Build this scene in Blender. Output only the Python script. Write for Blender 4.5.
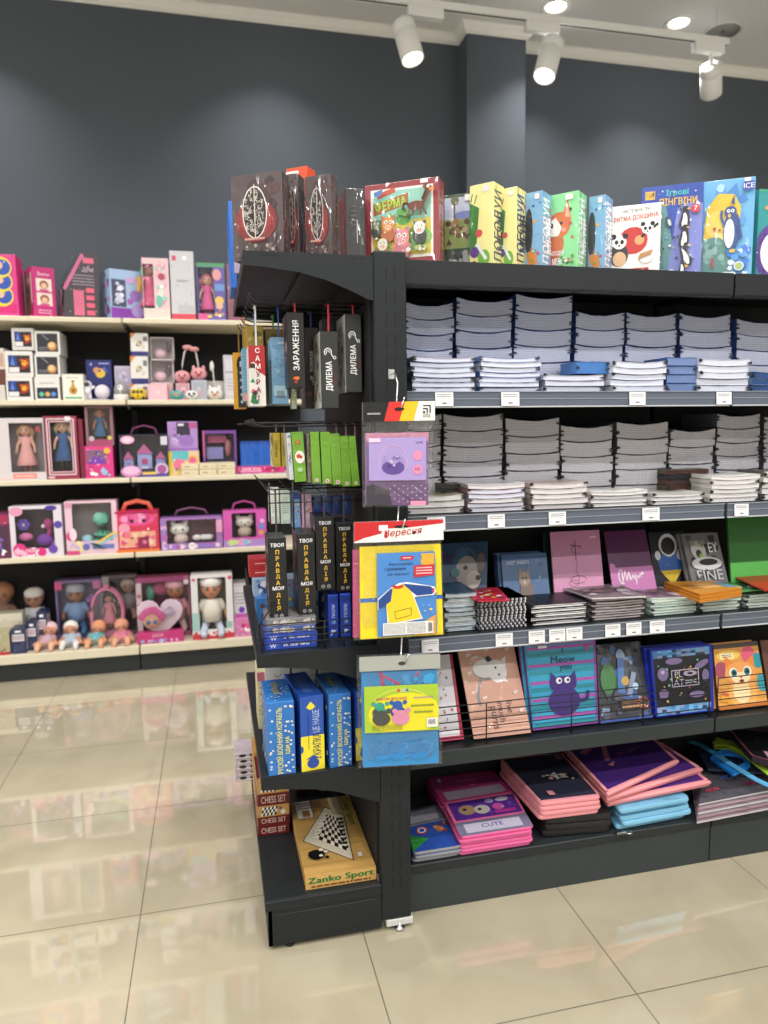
import bpy, bmesh, math, random
from mathutils import Vector, Matrix

for o in list(bpy.data.objects): bpy.data.objects.remove(o)
SC = bpy.context.scene
COL = SC.collection
V = Vector
# ------------------------------------------------------------------ camera
CAMH, FPX = 1.376, 720.0
YAW, PIT, ROL = math.radians(13.25), math.radians(6.875), math.radians(-0.7)
fw = V((math.sin(YAW)*math.cos(PIT), math.cos(YAW)*math.cos(PIT), -math.sin(PIT)))
r0 = V((math.cos(YAW), -math.sin(YAW), 0)); u0 = r0.cross(fw)
rt = r0*math.cos(ROL) + u0*math.sin(ROL); up = -r0*math.sin(ROL) + u0*math.cos(ROL)
cd = bpy.data.cameras.new('camera'); cam = bpy.data.objects.new('camera', cd); COL.objects.link(cam)
cam.matrix_world = Matrix(((rt.x, up.x, -fw.x, 0), (rt.y, up.y, -fw.y, 0), (rt.z, up.z, -fw.z, CAMH), (0, 0, 0, 1)))
cd.sensor_fit = 'HORIZONTAL'; cd.sensor_width = 24.0; cd.lens = 24.0*FPX/768
cd.clip_start = 0.02; cd.clip_end = 60
cd.dof.use_dof = True; cd.dof.focus_distance = 1.95; cd.dof.aperture_fstop = 2.2
SC.camera = cam

def ray(px, py): return rt*((px-384)/FPX) + up*((512-py)/FPX) + fw
def P(px, py, Y):                       # the point of the plane y = Y seen at a photo position
    d = ray(px, py); return V((0, 0, CAMH)) + d*(Y/d.y)
def PZ(px, py, z):                      # the point of the plane z = z
    d = ray(px, py); return V((0, 0, CAMH)) + d*((z-CAMH)/d.z)
def PX(px, py, x):
    d = ray(px, py); return V((0, 0, CAMH)) + d*(x/d.x)

# ------------------------------------------------------------------ light and exposure
w = bpy.data.worlds.new('world'); SC.world = w; w.use_nodes = True
w.node_tree.nodes['Background'].inputs[0].default_value = (0.8, 0.85, 0.9, 1)
w.node_tree.nodes['Background'].inputs[1].default_value = 0.05
SC.view_settings.view_transform = 'Standard'; SC.view_settings.look = 'None'
SC.view_settings.exposure = -0.42; SC.view_settings.gamma = 1.0
SC.view_settings.use_curve_mapping = False
LIGHT_COL = (1, .985, .965)
SPOT_W = 12.0
#            y       x of each lamp                                   watts  beam (degrees)
LAMP_ROWS = [(4.178, (-2.86, -1.22, 0.41, 2.055, 2.873, 4.51), 9, 96),
             (2.55, (-2.86, -1.22, 0.41, 2.05, 3.69), 21, 130),
             (0.95, (-2.86, -1.22, 0.41, 2.05, 3.69), 27, 165),
             (-0.7, (-2.86, -0.8, 0.9, 2.6, 4.3), 46, 180),
             (-2.4, (-2.0, 0.9, 3.6), 60, 180)]

# ------------------------------------------------------------------ materials
def lin(h):
    h = h.lstrip('#'); o = []
    for i in (0, 2, 4):
        c = int(h[i:i+2], 16)/255
        o.append(c/12.92 if c <= .04045 else ((c+.055)/1.055)**2.4)
    return tuple(o) + (1,)
MC = {}
def mat(h, kind='p'):
    """kind: p printed card, m matt, w card under shrink wrap, k powder coated steel, c cloth or skin, x chrome, e glowing"""
    key = (h, kind)
    if key in MC: return MC[key]
    m = bpy.data.materials.new('mat_%s_%s' % (h, kind)); m.use_nodes = True
    nt = m.node_tree; b = nt.nodes['Principled BSDF']
    b.inputs['Base Color'].default_value = lin(h)
    R = {'p': .38, 'm': .75, 'w': .4, 'k': .42, 'c': .85, 'x': .18, 'e': .5, 's': .55}[kind]
    b.inputs['Roughness'].default_value = R
    if kind == 'x': b.inputs['Metallic'].default_value = 1
    if kind == 'k': b.inputs['Specular IOR Level'].default_value = .3
    if kind == 'e':
        b.inputs['Emission Color'].default_value = lin(h); b.inputs['Emission Strength'].default_value = 14
    if kind in ('w', 'k', 'c'):
        n = nt.nodes.new('ShaderNodeTexNoise'); tc = nt.nodes.new('ShaderNodeTexCoord')
        bp = nt.nodes.new('ShaderNodeBump'); mp = nt.nodes.new('ShaderNodeMapping'); nt.links.new(tc.outputs['Object'], mp.inputs[0]); nt.links.new(mp.outputs[0], n.inputs['Vector'])
        nt.links.new(n.outputs['Fac'], bp.inputs['Height'])
        if kind == 'w': mp.inputs['Scale'].default_value = (1, 1, .35)
        if kind == 'w':
            b.inputs['Coat Weight'].default_value = 1; b.inputs['Coat Roughness'].default_value = .07
            n.inputs['Scale'].default_value = 11; n.inputs['Distortion'].default_value = 1.6
            bp.inputs['Strength'].default_value = .35; bp.inputs['Distance'].default_value = .07
            nt.links.new(bp.outputs[0], b.inputs['Coat Normal'])
        elif kind == 'k':
            n.inputs['Scale'].default_value = 900; bp.inputs['Strength'].default_value = .12; bp.inputs['Distance'].default_value = .0004
            nt.links.new(bp.outputs[0], b.inputs['Normal'])
        else:
            n.inputs['Scale'].default_value = 60; bp.inputs['Strength'].default_value = .3; bp.inputs['Distance'].default_value = .003
            nt.links.new(bp.outputs[0], b.inputs['Normal'])
    MC[key] = m; return m

def film(name='clear_film', tint='ffffff', base=.02, rough=.12, scale=35, bump=.004):
    if name in MC: return MC[name]
    m = bpy.data.materials.new(name); m.use_nodes = True; nt = m.node_tree
    nt.nodes.clear()
    out = nt.nodes.new('ShaderNodeOutputMaterial'); tr = nt.nodes.new('ShaderNodeBsdfTransparent')
    gl = nt.nodes.new('ShaderNodeBsdfGlossy'); mx = nt.nodes.new('ShaderNodeMixShader')
    lw = nt.nodes.new('ShaderNodeLayerWeight'); lw.inputs['Blend'].default_value = .5
    pw = nt.nodes.new('ShaderNodeMath'); pw.operation = 'POWER'; pw.inputs[1].default_value = 4; nt.links.new(lw.outputs['Facing'], pw.inputs[0])
    ad = nt.nodes.new('ShaderNodeMath'); ad.operation = 'ADD'; ad.inputs[1].default_value = base; ad.use_clamp = True
    n = nt.nodes.new('ShaderNodeTexNoise'); tc = nt.nodes.new('ShaderNodeTexCoord'); bp = nt.nodes.new('ShaderNodeBump')
    n.inputs['Scale'].default_value = scale; n.inputs['Distortion'].default_value = 1.5
    bp.inputs['Distance'].default_value = bump; bp.inputs['Strength'].default_value = .8
    nt.links.new(tc.outputs['Object'], n.inputs['Vector']); nt.links.new(n.outputs['Fac'], bp.inputs['Height'])
    nt.links.new(bp.outputs[0], gl.inputs['Normal']); nt.links.new(bp.outputs[0], lw.inputs['Normal'])
    tr.inputs[0].default_value = lin(tint); gl.inputs['Roughness'].default_value = rough
    nt.links.new(pw.outputs[0], ad.inputs[0]); nt.links.new(ad.outputs[0], mx.inputs[0])
    nt.links.new(tr.outputs[0], mx.inputs[1]); nt.links.new(gl.outputs[0], mx.inputs[2]); nt.links.new(mx.outputs[0], out.inputs[0])
    MC[name] = m; return m
FILM = film(base=.03); BAG = film('crumpled_bag_film', 'fdfdfd', .075, .16, 60, .014)

def paper(name, c1, c2, scale=330, coat=.6):
    """page edges: thin uneven horizontal lines"""
    if name in MC: return MC[name]
    m = bpy.data.materials.new(name); m.use_nodes = True; nt = m.node_tree; b = nt.nodes['Principled BSDF']
    tc = nt.nodes.new('ShaderNodeTexCoord'); wv = nt.nodes.new('ShaderNodeTexWave'); wv.bands_direction = 'Z'
    wv.inputs['Scale'].default_value = scale/6.28; wv.inputs['Distortion'].default_value = 1.2; wv.inputs['Detail'].default_value = 1
    wv.inputs['Detail Scale'].default_value = .6
    cr = nt.nodes.new('ShaderNodeValToRGB'); cr.color_ramp.elements[0].color = lin(c2); cr.color_ramp.elements[1].color = lin(c1)
    cr.color_ramp.elements[0].position = .0; cr.color_ramp.elements[1].position = .45
    nt.links.new(tc.outputs['Object'], wv.inputs['Vector']); nt.links.new(wv.outputs['Fac'], cr.inputs[0]); nt.links.new(cr.outputs[0], b.inputs['Base Color'])
    b.inputs['Roughness'].default_value = .6
    if coat:
        b.inputs['Coat Weight'].default_value = coat; b.inputs['Coat Roughness'].default_value = .12
        n = nt.nodes.new('ShaderNodeTexNoise'); n.inputs['Scale'].default_value = 30; n.inputs['Distortion'].default_value = 2
        bp = nt.nodes.new('ShaderNodeBump'); bp.inputs['Distance'].default_value = .08; bp.inputs['Strength'].default_value = .9
        nt.links.new(tc.outputs['Object'], n.inputs['Vector']); nt.links.new(n.outputs['Fac'], bp.inputs['Height']); nt.links.new(bp.outputs[0], b.inputs['Coat Normal'])
    MC[name] = m; return m

# ------------------------------------------------------------------ mesh builder
def M(c): return c if isinstance(c, bpy.types.Material) else (mat(*c) if isinstance(c, tuple) else mat(c))
_box = {}
class MB:
    def __init__(s): s.v = []; s.f = []; s.fm = []; s.sm = []; s.mats = []
    def mi(s, c):
        m = M(c)
        if m not in s.mats: s.mats.append(m)
        return s.mats.index(m)
    def add(s, vs, fs, c, smooth=False, xf=None):
        o = len(s.v); i = s.mi(c)
        s.v += [tuple(xf @ V(p)) if xf else tuple(p) for p in vs]
        for f in fs: s.f.append(tuple(o+k for k in f)); s.fm.append(i); s.sm.append(smooth)
    def quad(s, a, b, c_, d, c): s.add([a, b, c_, d], [(0, 1, 2, 3)], c)
    def box(s, x0, y0, z0, x1, y1, z1, c, xf=None, ch=.0015):
        X, Y, Z = (x0+x1)/2, (y0+y1)/2, (z0+z1)/2; a, b, d = abs(x1-x0)/2, abs(y1-y0)/2, abs(z1-z0)/2
        ch = min(ch, a*.45, b*.45, d*.45)
        if ch <= 0.0002:
            vs = [(X+i*a, Y+j*b, Z+k*d) for i in (-1, 1) for j in (-1, 1) for k in (-1, 1)]
            s.add(vs, [(0, 1, 3, 2), (4, 6, 7, 5), (0, 4, 5, 1), (2, 3, 7, 6), (0, 2, 6, 4), (1, 5, 7, 3)], c, False, xf); return
        vs = []; ix = {}
        for i in (-1, 1):
            for j in (-1, 1):
                for k in (-1, 1):
                    for ax in range(3):
                        ix[(i, j, k, ax)] = len(vs)
                        p = [i*(a-ch), j*(b-ch), k*(d-ch)]; p[ax] = (i*a, j*b, k*d)[ax]
                        vs.append((X+p[0], Y+p[1], Z+p[2]))
        fs = []
        order = [(-1, -1), (1, -1), (1, 1), (-1, 1)]
        def ky(ax, sg, p, q):
            o = [0, 0, 0]; o[ax] = sg; o[(ax+1) % 3] = p; o[(ax+2) % 3] = q; return tuple(o)
        for ax in range(3):
            for sg in (-1, 1):
                r = [ix[ky(ax, sg, p, q)+(ax,)] for p, q in order]
                fs.append(tuple(r if sg > 0 else r[::-1]))
            b1, b2 = (ax+1) % 3, (ax+2) % 3
            for p in (-1, 1):
                for q in (-1, 1):
                    r = [ix[ky(ax, -1, p, q)+(b1,)], ix[ky(ax, 1, p, q)+(b1,)], ix[ky(ax, 1, p, q)+(b2,)], ix[ky(ax, -1, p, q)+(b2,)]]
                    fs.append(tuple(r if p*q < 0 else r[::-1]))
        for i in (-1, 1):
            for j in (-1, 1):
                for k in (-1, 1):
                    r = [ix[(i, j, k, 0)], ix[(i, j, k, 1)], ix[(i, j, k, 2)]]
                    fs.append(tuple(r if i*j*k > 0 else r[::-1]))
        s.add(vs, fs, c, False, xf)
    def tube(s, pts, r, c, n=6, xf=None, taper=None):
        pts = [V(p) for p in pts]; vs = []; fs = []
        for i, p in enumerate(pts):
            t = (pts[min(i+1, len(pts)-1)] - pts[max(i-1, 0)]).normalized()
            a = t.cross(V((0, 0, 1)))
            if a.length < .1: a = t.cross(V((1, 0, 0)))
            a.normalize(); b = t.cross(a)
            rr = taper[i] if taper else r
            for k in range(n):
                an = 2*math.pi*k/n; vs.append(p + a*rr*math.cos(an) + b*rr*math.sin(an))
        for i in range(len(pts)-1):
            for k in range(n):
                k2 = (k+1) % n; fs.append((i*n+k, i*n+k2, (i+1)*n+k2, (i+1)*n+k))
        fs.append(tuple(range(n))[::-1]); fs.append(tuple((len(pts)-1)*n+k for k in range(n)))
        s.add(vs, fs, c, True, xf)
    def ball(s, c0, r, c, n=12, xf=None, cut=0):
        if not hasattr(r, '__len__'): r = (r, r, r)
        vs = []; fs = []; m = max(6, n//2+1)
        for i in range(m+1):
            th = math.pi*i/m
            for k in range(n):
                ph = 2*math.pi*k/n
                vs.append((c0[0]+r[0]*math.sin(th)*math.cos(ph), c0[1]+r[1]*math.sin(th)*math.sin(ph), c0[2]+r[2]*math.cos(th)))
        for i in range(m):
            for k in range(n):
                k2 = (k+1) % n; fs.append((i*n+k, (i+1)*n+k, (i+1)*n+k2, i*n+k2))
        s.add(vs, fs, c, True, xf)
    def lathe(s, prof, c, n=20, xf=None, cap=True, o=(0, 0)):
        vs = []; fs = []
        for r, z in prof:
            for k in range(n):
                a = 2*math.pi*k/n; vs.append((o[0]+r*math.cos(a), o[1]+r*math.sin(a), z))
        for i in range(len(prof)-1):
            for k in range(n):
                k2 = (k+1) % n; fs.append((i*n+k, i*n+k2, (i+1)*n+k2, (i+1)*n+k))
        if cap: fs.append(tuple(range(n))[::-1]); fs.append(tuple((len(prof)-1)*n+k for k in range(n)))
        s.add(vs, fs, c, True, xf)
    def prism(s, poly, y0, y1, c, xf=None):       # polygon in the xz plane given thickness along y
        n = len(poly)
        vs = [(x, y0, z) for x, z in poly] + [(x, y1, z) for x, z in poly]
        fs = [tuple(range(n)), tuple(range(n, 2*n))[::-1]] + [(i, i+n, (i+1) % n+n, (i+1) % n) for i in range(n)]
        s.add(vs, fs, c, False, xf)
    def plate(s, q, t, c, ec=None):               # q = bl, br, tr, tl corners of the front; t = thickness behind it
        q = [V(p) for p in q]; n = (q[1]-q[0]).cross(q[3]-q[0]).normalized()
        b = [p - n*t for p in q]
        s.add(q+b, [(0, 1, 2, 3)], c); s.add(q+b, [(7, 6, 5, 4), (0, 4, 5, 1), (1, 5, 6, 2), (2, 6, 7, 3), (3, 7, 4, 0)], ec or c)
        return n
    def build(s, name, parent=None, loc=None, rot=None):
        me = bpy.data.meshes.new(name); me.from_pydata(s.v, [], s.f)
        for m in s.mats: me.materials.append(m)
        me.polygons.foreach_set('material_index', s.fm); me.polygons.foreach_set('use_smooth', s.sm); me.update()
        o = bpy.data.objects.new(name, me); COL.objects.link(o)
        if parent: o.parent = parent
        if loc is not None: o.location = loc
        if rot is not None: o.rotation_euler = rot
        return o

# ------------------------------------------------------------------ lettering and printed art
TC = {}
def glyphs(s, bold):
    bold = bold > .02; k = (s, bold)
    if k in TC: return TC[k]
    cu = bpy.data.curves.new('t', 'FONT'); cu.body = s; cu.resolution_u = 3; cu.space_character = 1.06 if bold else 1
    o = bpy.data.objects.new('t', cu); COL.objects.link(o)
    dg = bpy.context.evaluated_depsgraph_get(); e = o.evaluated_get(dg); me = e.to_mesh()
    vs = [(v.co.x, v.co.y) for v in me.vertices]; fs = [tuple(p.vertices) for p in me.polygons]
    e.to_mesh_clear(); bpy.data.objects.remove(o); bpy.data.curves.remove(cu)
    if not vs: vs = [(0, 0), (1, 0), (1, 1)]; fs = []
    xs = [v[0] for v in vs]; ys = [v[1] for v in vs]
    TC[k] = (vs, fs, min(xs), max(xs), min(ys), max(ys)); return TC[k]

class Face:
    """A printed face: bilinear patch over four corners (bl, br, tr, tl), drawn in 0..1 by 0..1."""
    def __init__(s, mb, bl, br, tr, tl, kind='p', lift=.0003):
        s.mb = mb; s.q = [V(p) for p in (bl, br, tr, tl)]; s.kind = kind
        s.n = (s.q[1]-s.q[0]).cross(s.q[3]-s.q[0]).normalized(); s.l = lift; s.W = (s.q[1]-s.q[0]).length; s.H = (s.q[3]-s.q[0]).length
    def pt(s, x, y):
        x = min(max(x, 0), 1); y = min(max(y, 0), 1)
        return (s.q[0]*(1-x)+s.q[1]*x)*(1-y) + (s.q[3]*(1-x)+s.q[2]*x)*y + s.n*s.l
    def c(s, c): return c if isinstance(c, (bpy.types.Material, tuple)) else (c, s.kind)
    def up(s): s.l += .00012
    def poly(s, pts, c): s.mb.add([s.pt(*p) for p in pts], [tuple(range(len(pts)))], s.c(c)); s.up(); return s
    def rect(s, x0, y0, x1, y1, c): return s.poly([(x0, y0), (x1, y0), (x1, y1), (x0, y1)], c)
    def ell(s, cx, cy, rx, ry, c, rot=0, n=14):
        a = math.radians(rot); pts = []
        for i in range(n):
            t = 2*math.pi*i/n; u, v = rx*s.W*math.cos(t), ry*s.H*math.sin(t)
            pts.append((cx+(u*math.cos(a)-v*math.sin(a))/s.W, cy+(u*math.sin(a)+v*math.cos(a))/s.H))
        return s.poly(pts, c)
    def circ(s, cx, cy, r, c, n=14): return s.ell(cx, cy, r, r*s.W/s.H, c, 0, n)
    def line(s, pts, wd, c):
        wd = wd*s.W/2
        for (x0, y0), (x1, y1) in zip(pts, pts[1:]):
            dx, dy = (x1-x0)*s.W, (y1-y0)*s.H; L = math.hypot(dx, dy) or 1; nx, ny = -dy/L*wd/s.W, dx/L*wd/s.H
            s.mb.add([s.pt(x0+nx, y0+ny), s.pt(x0-nx, y0-ny), s.pt(x1-nx, y1-ny), s.pt(x1+nx, y1+ny)], [(0, 1, 2, 3)], s.c(c))
        s.up(); return s
    def frame(s, x0, y0, x1, y1, wd, c): return s.line([(x0, y0), (x1, y0), (x1, y1), (x0, y1), (x0, y0)], wd, c)
    def arc(s, cx, cy, rx, ry, a0, a1, wd, c, n=10):
        return s.line([(cx+rx*math.cos(math.radians(a0+(a1-a0)*i/n)), cy+ry*math.sin(math.radians(a0+(a1-a0)*i/n))) for i in range(n+1)], wd, c)
    def txt(s, t, cx, cy, h, c, rot=0, wmax=None, bold=.02, shear=0, stretch=False):
        vs, fs, x0, x1, y0, y1 = glyphs(t, bold)
        k = h*s.H/max(y1-y0, .5)
        if wmax:
            lim = wmax*(s.W if rot % 180 == 0 or abs(rot) < 40 else s.H)
            kx = (lim/(x1-x0) if stretch else min(k, lim/(x1-x0))) if (x1-x0) else k
            kx = max(kx, 0.0001)
        else: kx = k
        a = math.radians(rot); mx, my = (x0+x1)/2, (y0+y1)/2
        b_ = bold*.55 if bold > .02 else bold*.35
        for ox, oy in ((-b_, 0), (b_, 0), (0, b_), (0, -b_)) if bold else ((0, 0),):
            out = []
            for x, y in vs:
                u, v = (x-mx+shear*(y-my)+ox)*kx, (y-my+oy*.6)*k
                out.append(s.pt(cx+(u*math.cos(a)-v*math.sin(a))/s.W, cy+(u*math.sin(a)+v*math.cos(a))/s.H))
            s.mb.add(out, fs, s.c(c)); s.l += .00003
        s.up(); return s
    def blobs(s, x0, y0, x1, y1, cols, n, smin, smax, seed=0, ar=1):
        R = random.Random(seed)
        for i in range(n):
            r = R.uniform(smin, smax); rx, ry = r, r*s.W/s.H*ar
            rx = min(rx, (x1-x0)/2); ry = min(ry, (y1-y0)/2)
            cx = R.uniform(x0+rx, x1-rx); cy = R.uniform(y0+ry, y1-ry); k = R.choice((3, 4, 5, 7, 9)); a0 = R.uniform(0, 6)
            s.mb.add([s.pt(cx+rx*math.cos(a0+2*math.pi*j/k)*R.uniform(.7, 1), cy+ry*math.sin(a0+2*math.pi*j/k)*R.uniform(.7, 1)) for j in range(k)], [tuple(range(k))], s.c(R.choice(cols)))
            s.up()
        return s
    def lines(s, x0, y0, x1, y1, n, c, seed=0, fill=.45):
        """small print too fine to read: rows of short dashes"""
        R = random.Random(seed); dy = (y1-y0)/n
        for i in range(n):
            y = y1-(i+.5)*dy; x = x0
            while x < x1-.01:
                L = min(R.uniform(.04, .16)*(x1-x0), x1-x)
                s.mb.add([s.pt(x, y-dy*fill/2), s.pt(x+L, y-dy*fill/2), s.pt(x+L, y+dy*fill/2), s.pt(x, y+dy*fill/2)], [(0, 1, 2, 3)], s.c(c)); x += L+.02*(x1-x0)
        s.up(); return s
    def speck(s, seed=1, n=16, cols=('ffffff', '2a2430', 'f4d8e4', '6a5068')):
        return s.blobs(.04, .04, .96, .96, list(cols), n, .008, .03, seed)
    def bars(s, x0, y0, x1, y1, c='202020', seed=1):
        R = random.Random(seed); x = x0
        while x < x1:
            wv = (x1-x0)*R.uniform(.015, .05); s.mb.add([s.pt(x, y0), s.pt(min(x+wv, x1), y0), s.pt(min(x+wv, x1), y1), s.pt(x, y1)], [(0, 1, 2, 3)], s.c(c)); x += wv*2
        s.up(); return s

# ------------------------------------------------------------------ tagging
def tag(o, label=None, cat=None, group=None, kind=None):
    if label: o['label'] = label
    if cat: o['category'] = cat
    if group: o['group'] = group
    if kind: o['kind'] = kind
    return o
def thing(name, label, cat, loc=(0, 0, 0), rotz=0, group=None):
    o = bpy.data.objects.new(name, None); COL.objects.link(o); o.empty_display_size = .05
    o.location = loc; o.rotation_euler = (0, 0, rotz); return tag(o, label, cat, group)
def clone(root, loc, rotz, label, group=None):
    r = root.copy(); COL.objects.link(r); r.location = loc; r.rotation_euler = (0, 0, rotz); r['label'] = label
    if group: r['group'] = group
    for ch in root.children:
        c = ch.copy(); COL.objects.link(c); c.parent = r
        for g in ch.children:
            d = g.copy(); COL.objects.link(d); d.parent = c
    return r
def struct(o): o['kind'] = 'structure'; return o

def faces_of(mb, w, d, h, kind='p'):
    """the four visible sides and the top of a carton standing on z=0 with its front on y=0"""
    a = w/2
    return {'front': Face(mb, (-a, 0, 0), (a, 0, 0), (a, 0, h), (-a, 0, h), kind),
            'left': Face(mb, (-a, d, 0), (-a, 0, 0), (-a, 0, h), (-a, d, h), kind),
            'right': Face(mb, (a, 0, 0), (a, d, 0), (a, d, h), (a, 0, h), kind),
            'back': Face(mb, (a, d, 0), (-a, d, 0), (-a, d, h), (a, d, h), kind),
            'top': Face(mb, (-a, 0, h), (a, 0, h), (a, d, h), (-a, d, h), kind)}
def carton(name, label, cat, pos, w, d, h, body, art=None, rotz=0, group=None, kind='p', tilt=0):
    mb = MB(); mb.box(-w/2, 0, 0, w/2, d, h, (body, kind), ch=.001)
    F = faces_of(mb, w, d, h, kind)
    if art: art(F)
    o = mb.build(name, None, pos, (tilt, 0, rotz)); return tag(o, label, cat, group)
def fit(pl, pr, Y, near='r'):
    """two top corners of a front seen in the photo; the nearer one stands at depth Y. -> left point, right point"""
    if near == 'r': b = P(pr[0], pr[1], Y); a = PZ(pl[0], pl[1], b.z)
    else: a = P(pl[0], pl[1], Y); b = PZ(pr[0], pr[1], a.z)
    return a, b
def fcarton(name, label, cat, pl, pr, Y, z0, d, body, art=None, near='r', group=None, kind='p', dy=None):
    a, b = fit(pl, pr, Y, near); v = b-a
    if dy is not None:       # keep the turn within reason
        pass
    m = (a+b)/2
    return carton(name, label, cat, (m.x, m.y, z0), math.hypot(v.x, v.y), d, m.z-z0, body, art, math.atan2(v.y, v.x), group, kind)
# ------------------------------------------------------------------ the room
def floor_mat():
    m = bpy.data.materials.new('polished_tiles'); m.use_nodes = True; nt = m.node_tree; b = nt.nodes['Principled BSDF']
    g = nt.nodes.new('ShaderNodeNewGeometry'); mp = nt.nodes.new('ShaderNodeMapping'); nt.links.new(g.outputs['Position'], mp.inputs[0])
    mp.inputs['Location'].default_value = (.253/.6, -2.012/.6, 0); mp.inputs['Scale'].default_value = (1/.6, 1/.6, 1)
    sx = nt.nodes.new('ShaderNodeSeparateXYZ'); nt.links.new(mp.outputs[0], sx.inputs[0]); ds = []
    for k in (0, 1):
        f = nt.nodes.new('ShaderNodeMath'); f.operation = 'FRACT'; nt.links.new(sx.outputs[k], f.inputs[0])
        a = nt.nodes.new('ShaderNodeMath'); a.operation = 'SUBTRACT'; a.inputs[1].default_value = .5; nt.links.new(f.outputs[0], a.inputs[0])
        c = nt.nodes.new('ShaderNodeMath'); c.operation = 'ABSOLUTE'; nt.links.new(a.outputs[0], c.inputs[0]); ds.append(c)
    mx = nt.nodes.new('ShaderNodeMath'); mx.operation = 'MAXIMUM'; nt.links.new(ds[0].outputs[0], mx.inputs[0]); nt.links.new(ds[1].outputs[0], mx.inputs[1])
    gr = nt.nodes.new('ShaderNodeMath'); gr.operation = 'GREATER_THAN'; gr.inputs[1].default_value = .4972; nt.links.new(mx.outputs[0], gr.inputs[0])
    n1 = nt.nodes.new('ShaderNodeTexNoise'); n1.inputs['Scale'].default_value = 3.5; n1.inputs['Detail'].default_value = 8; nt.links.new(g.outputs['Position'], n1.inputs['Vector'])
    n1.inputs['Distortion'].default_value = .8
    cr = nt.nodes.new('ShaderNodeValToRGB'); cr.color_ramp.elements[0].color = lin('a79e86'); cr.color_ramp.elements[1].color = lin('b6ad96')
    cr.color_ramp.elements[0].position = .3; cr.color_ramp.elements[1].position = .7; nt.links.new(n1.outputs['Fac'], cr.inputs[0])
    mc = nt.nodes.new('ShaderNodeMix'); mc.data_type = 'RGBA'; nt.links.new(gr.outputs[0], mc.inputs[0]); nt.links.new(cr.outputs[0], mc.inputs[6]); mc.inputs[7].default_value = lin('6b6456')
    nt.links.new(mc.outputs[2], b.inputs['Base Color'])
    rr = nt.nodes.new('ShaderNodeMapRange'); rr.inputs[3].default_value = .045; rr.inputs[4].default_value = .6; nt.links.new(gr.outputs[0], rr.inputs[0]); nt.links.new(rr.outputs[0], b.inputs['Roughness'])
    b.inputs['Specular IOR Level'].default_value = .6; b.inputs['Coat Weight'].default_value = 1; b.inputs['Coat Roughness'].default_value = .025; b.inputs['Coat IOR'].default_value = 1.6
    return m
def paint(name, h, rough=.85, var=.06, sc=1.2):
    m = bpy.data.materials.new(name); m.use_nodes = True; nt = m.node_tree; b = nt.nodes['Principled BSDF']; b.inputs['Roughness'].default_value = rough
    n = nt.nodes.new('ShaderNodeTexNoise'); n.inputs['Scale'].default_value = sc; n.inputs['Detail'].default_value = 4
    g = nt.nodes.new('ShaderNodeNewGeometry'); nt.links.new(g.outputs['Position'], n.inputs['Vector'])
    c = lin(h); cr = nt.nodes.new('ShaderNodeValToRGB'); cr.color_ramp.elements[0].color = tuple(x*(1-var) for x in c[:3])+(1,); cr.color_ramp.elements[1].color = tuple(min(1, x*(1+var)) for x in c[:3])+(1,)
    nt.links.new(n.outputs['Fac'], cr.inputs[0]); nt.links.new(cr.outputs[0], b.inputs['Base Color']); return m
WALL = paint('graphite_wall_paint', '545b64'); CEIL = paint('ceiling_paint', 'e6e6e6'); TRIM = paint('white_trim_paint', 'f6f5f2', .5, .01); LIGHTW = paint('pale_wall_paint', 'dcdbd9')
X0, X1, YF, YB, ZC = -4.2, 7.2, -4.0, 4.62, 3.80
m = MB(); m.box(X0-.1, YF-.1, -.1, X1+.1, YB+.1, 0, floor_mat(), ch=0); struct(m.build('floor'))
m = MB(); m.box(X0-.1, YF-.1, ZC, X1+.1, YB+.1, ZC+.1, CEIL, ch=0); struct(m.build('ceiling'))
m = MB(); m.box(X0-.1, YB, 0, X1+.1, YB+.1, ZC, WALL, ch=0); m.box(1.61, 4.47, 0, 2.0, YB+.05, ZC, WALL, ch=.002); struct(m.build('wall_back'))
m = MB(); m.box(X0-.1, YF, 0, X0, YB, ZC, LIGHTW, ch=0); struct(m.build('wall_left'))
m = MB(); m.box(X1, YF, 0, X1+.1, YB, ZC, LIGHTW, ch=0); struct(m.build('wall_right'))
m = MB(); m.box(X0-.1, YF-.1, 0, X1+.1, YF, ZC, LIGHTW, ch=0); struct(m.build('wall_front'))
# cornice along the back wall, wrapping the column (a stepped moulding swept along the wall line)
def sweep(mb, path, prof, c):
    vs = []; fs = []; n = len(prof)
    for i, p in enumerate(path):
        a = V(path[max(i-1, 0)]); b_ = V(p); d_ = V(path[min(i+1, len(path)-1)])
        n1 = (b_-a); n2 = (d_-b_)
        k1 = V((n1.y, -n1.x)).normalized() if n1.length else None; k2 = V((n2.y, -n2.x)).normalized() if n2.length else None
        k = (k1 or k2)+(k2 or k1); k.normalize(); q = k.dot(k1 or k2); k = k/q
        for (o_, z) in prof: vs.append((b_.x+k.x*o_, b_.y+k.y*o_, z))
    for i in range(len(path)-1):
        for j in range(n-1): fs.append((i*n+j, (i+1)*n+j, (i+1)*n+j+1, i*n+j+1))
    mb.add(vs, fs, c)
m = MB(); prof = [(0, 3.748), (.010, 3.748), (.012, 3.756), (.022, 3.76), (.032, 3.775), (.036, 3.79), (.05, 3.80)]
sweep(m, [(X0, YB), (1.61, YB), (1.61, 4.47), (2.0, 4.47), (2.0, YB), (X1, YB)], prof, TRIM); struct(m.build('trim_1'))

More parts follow.
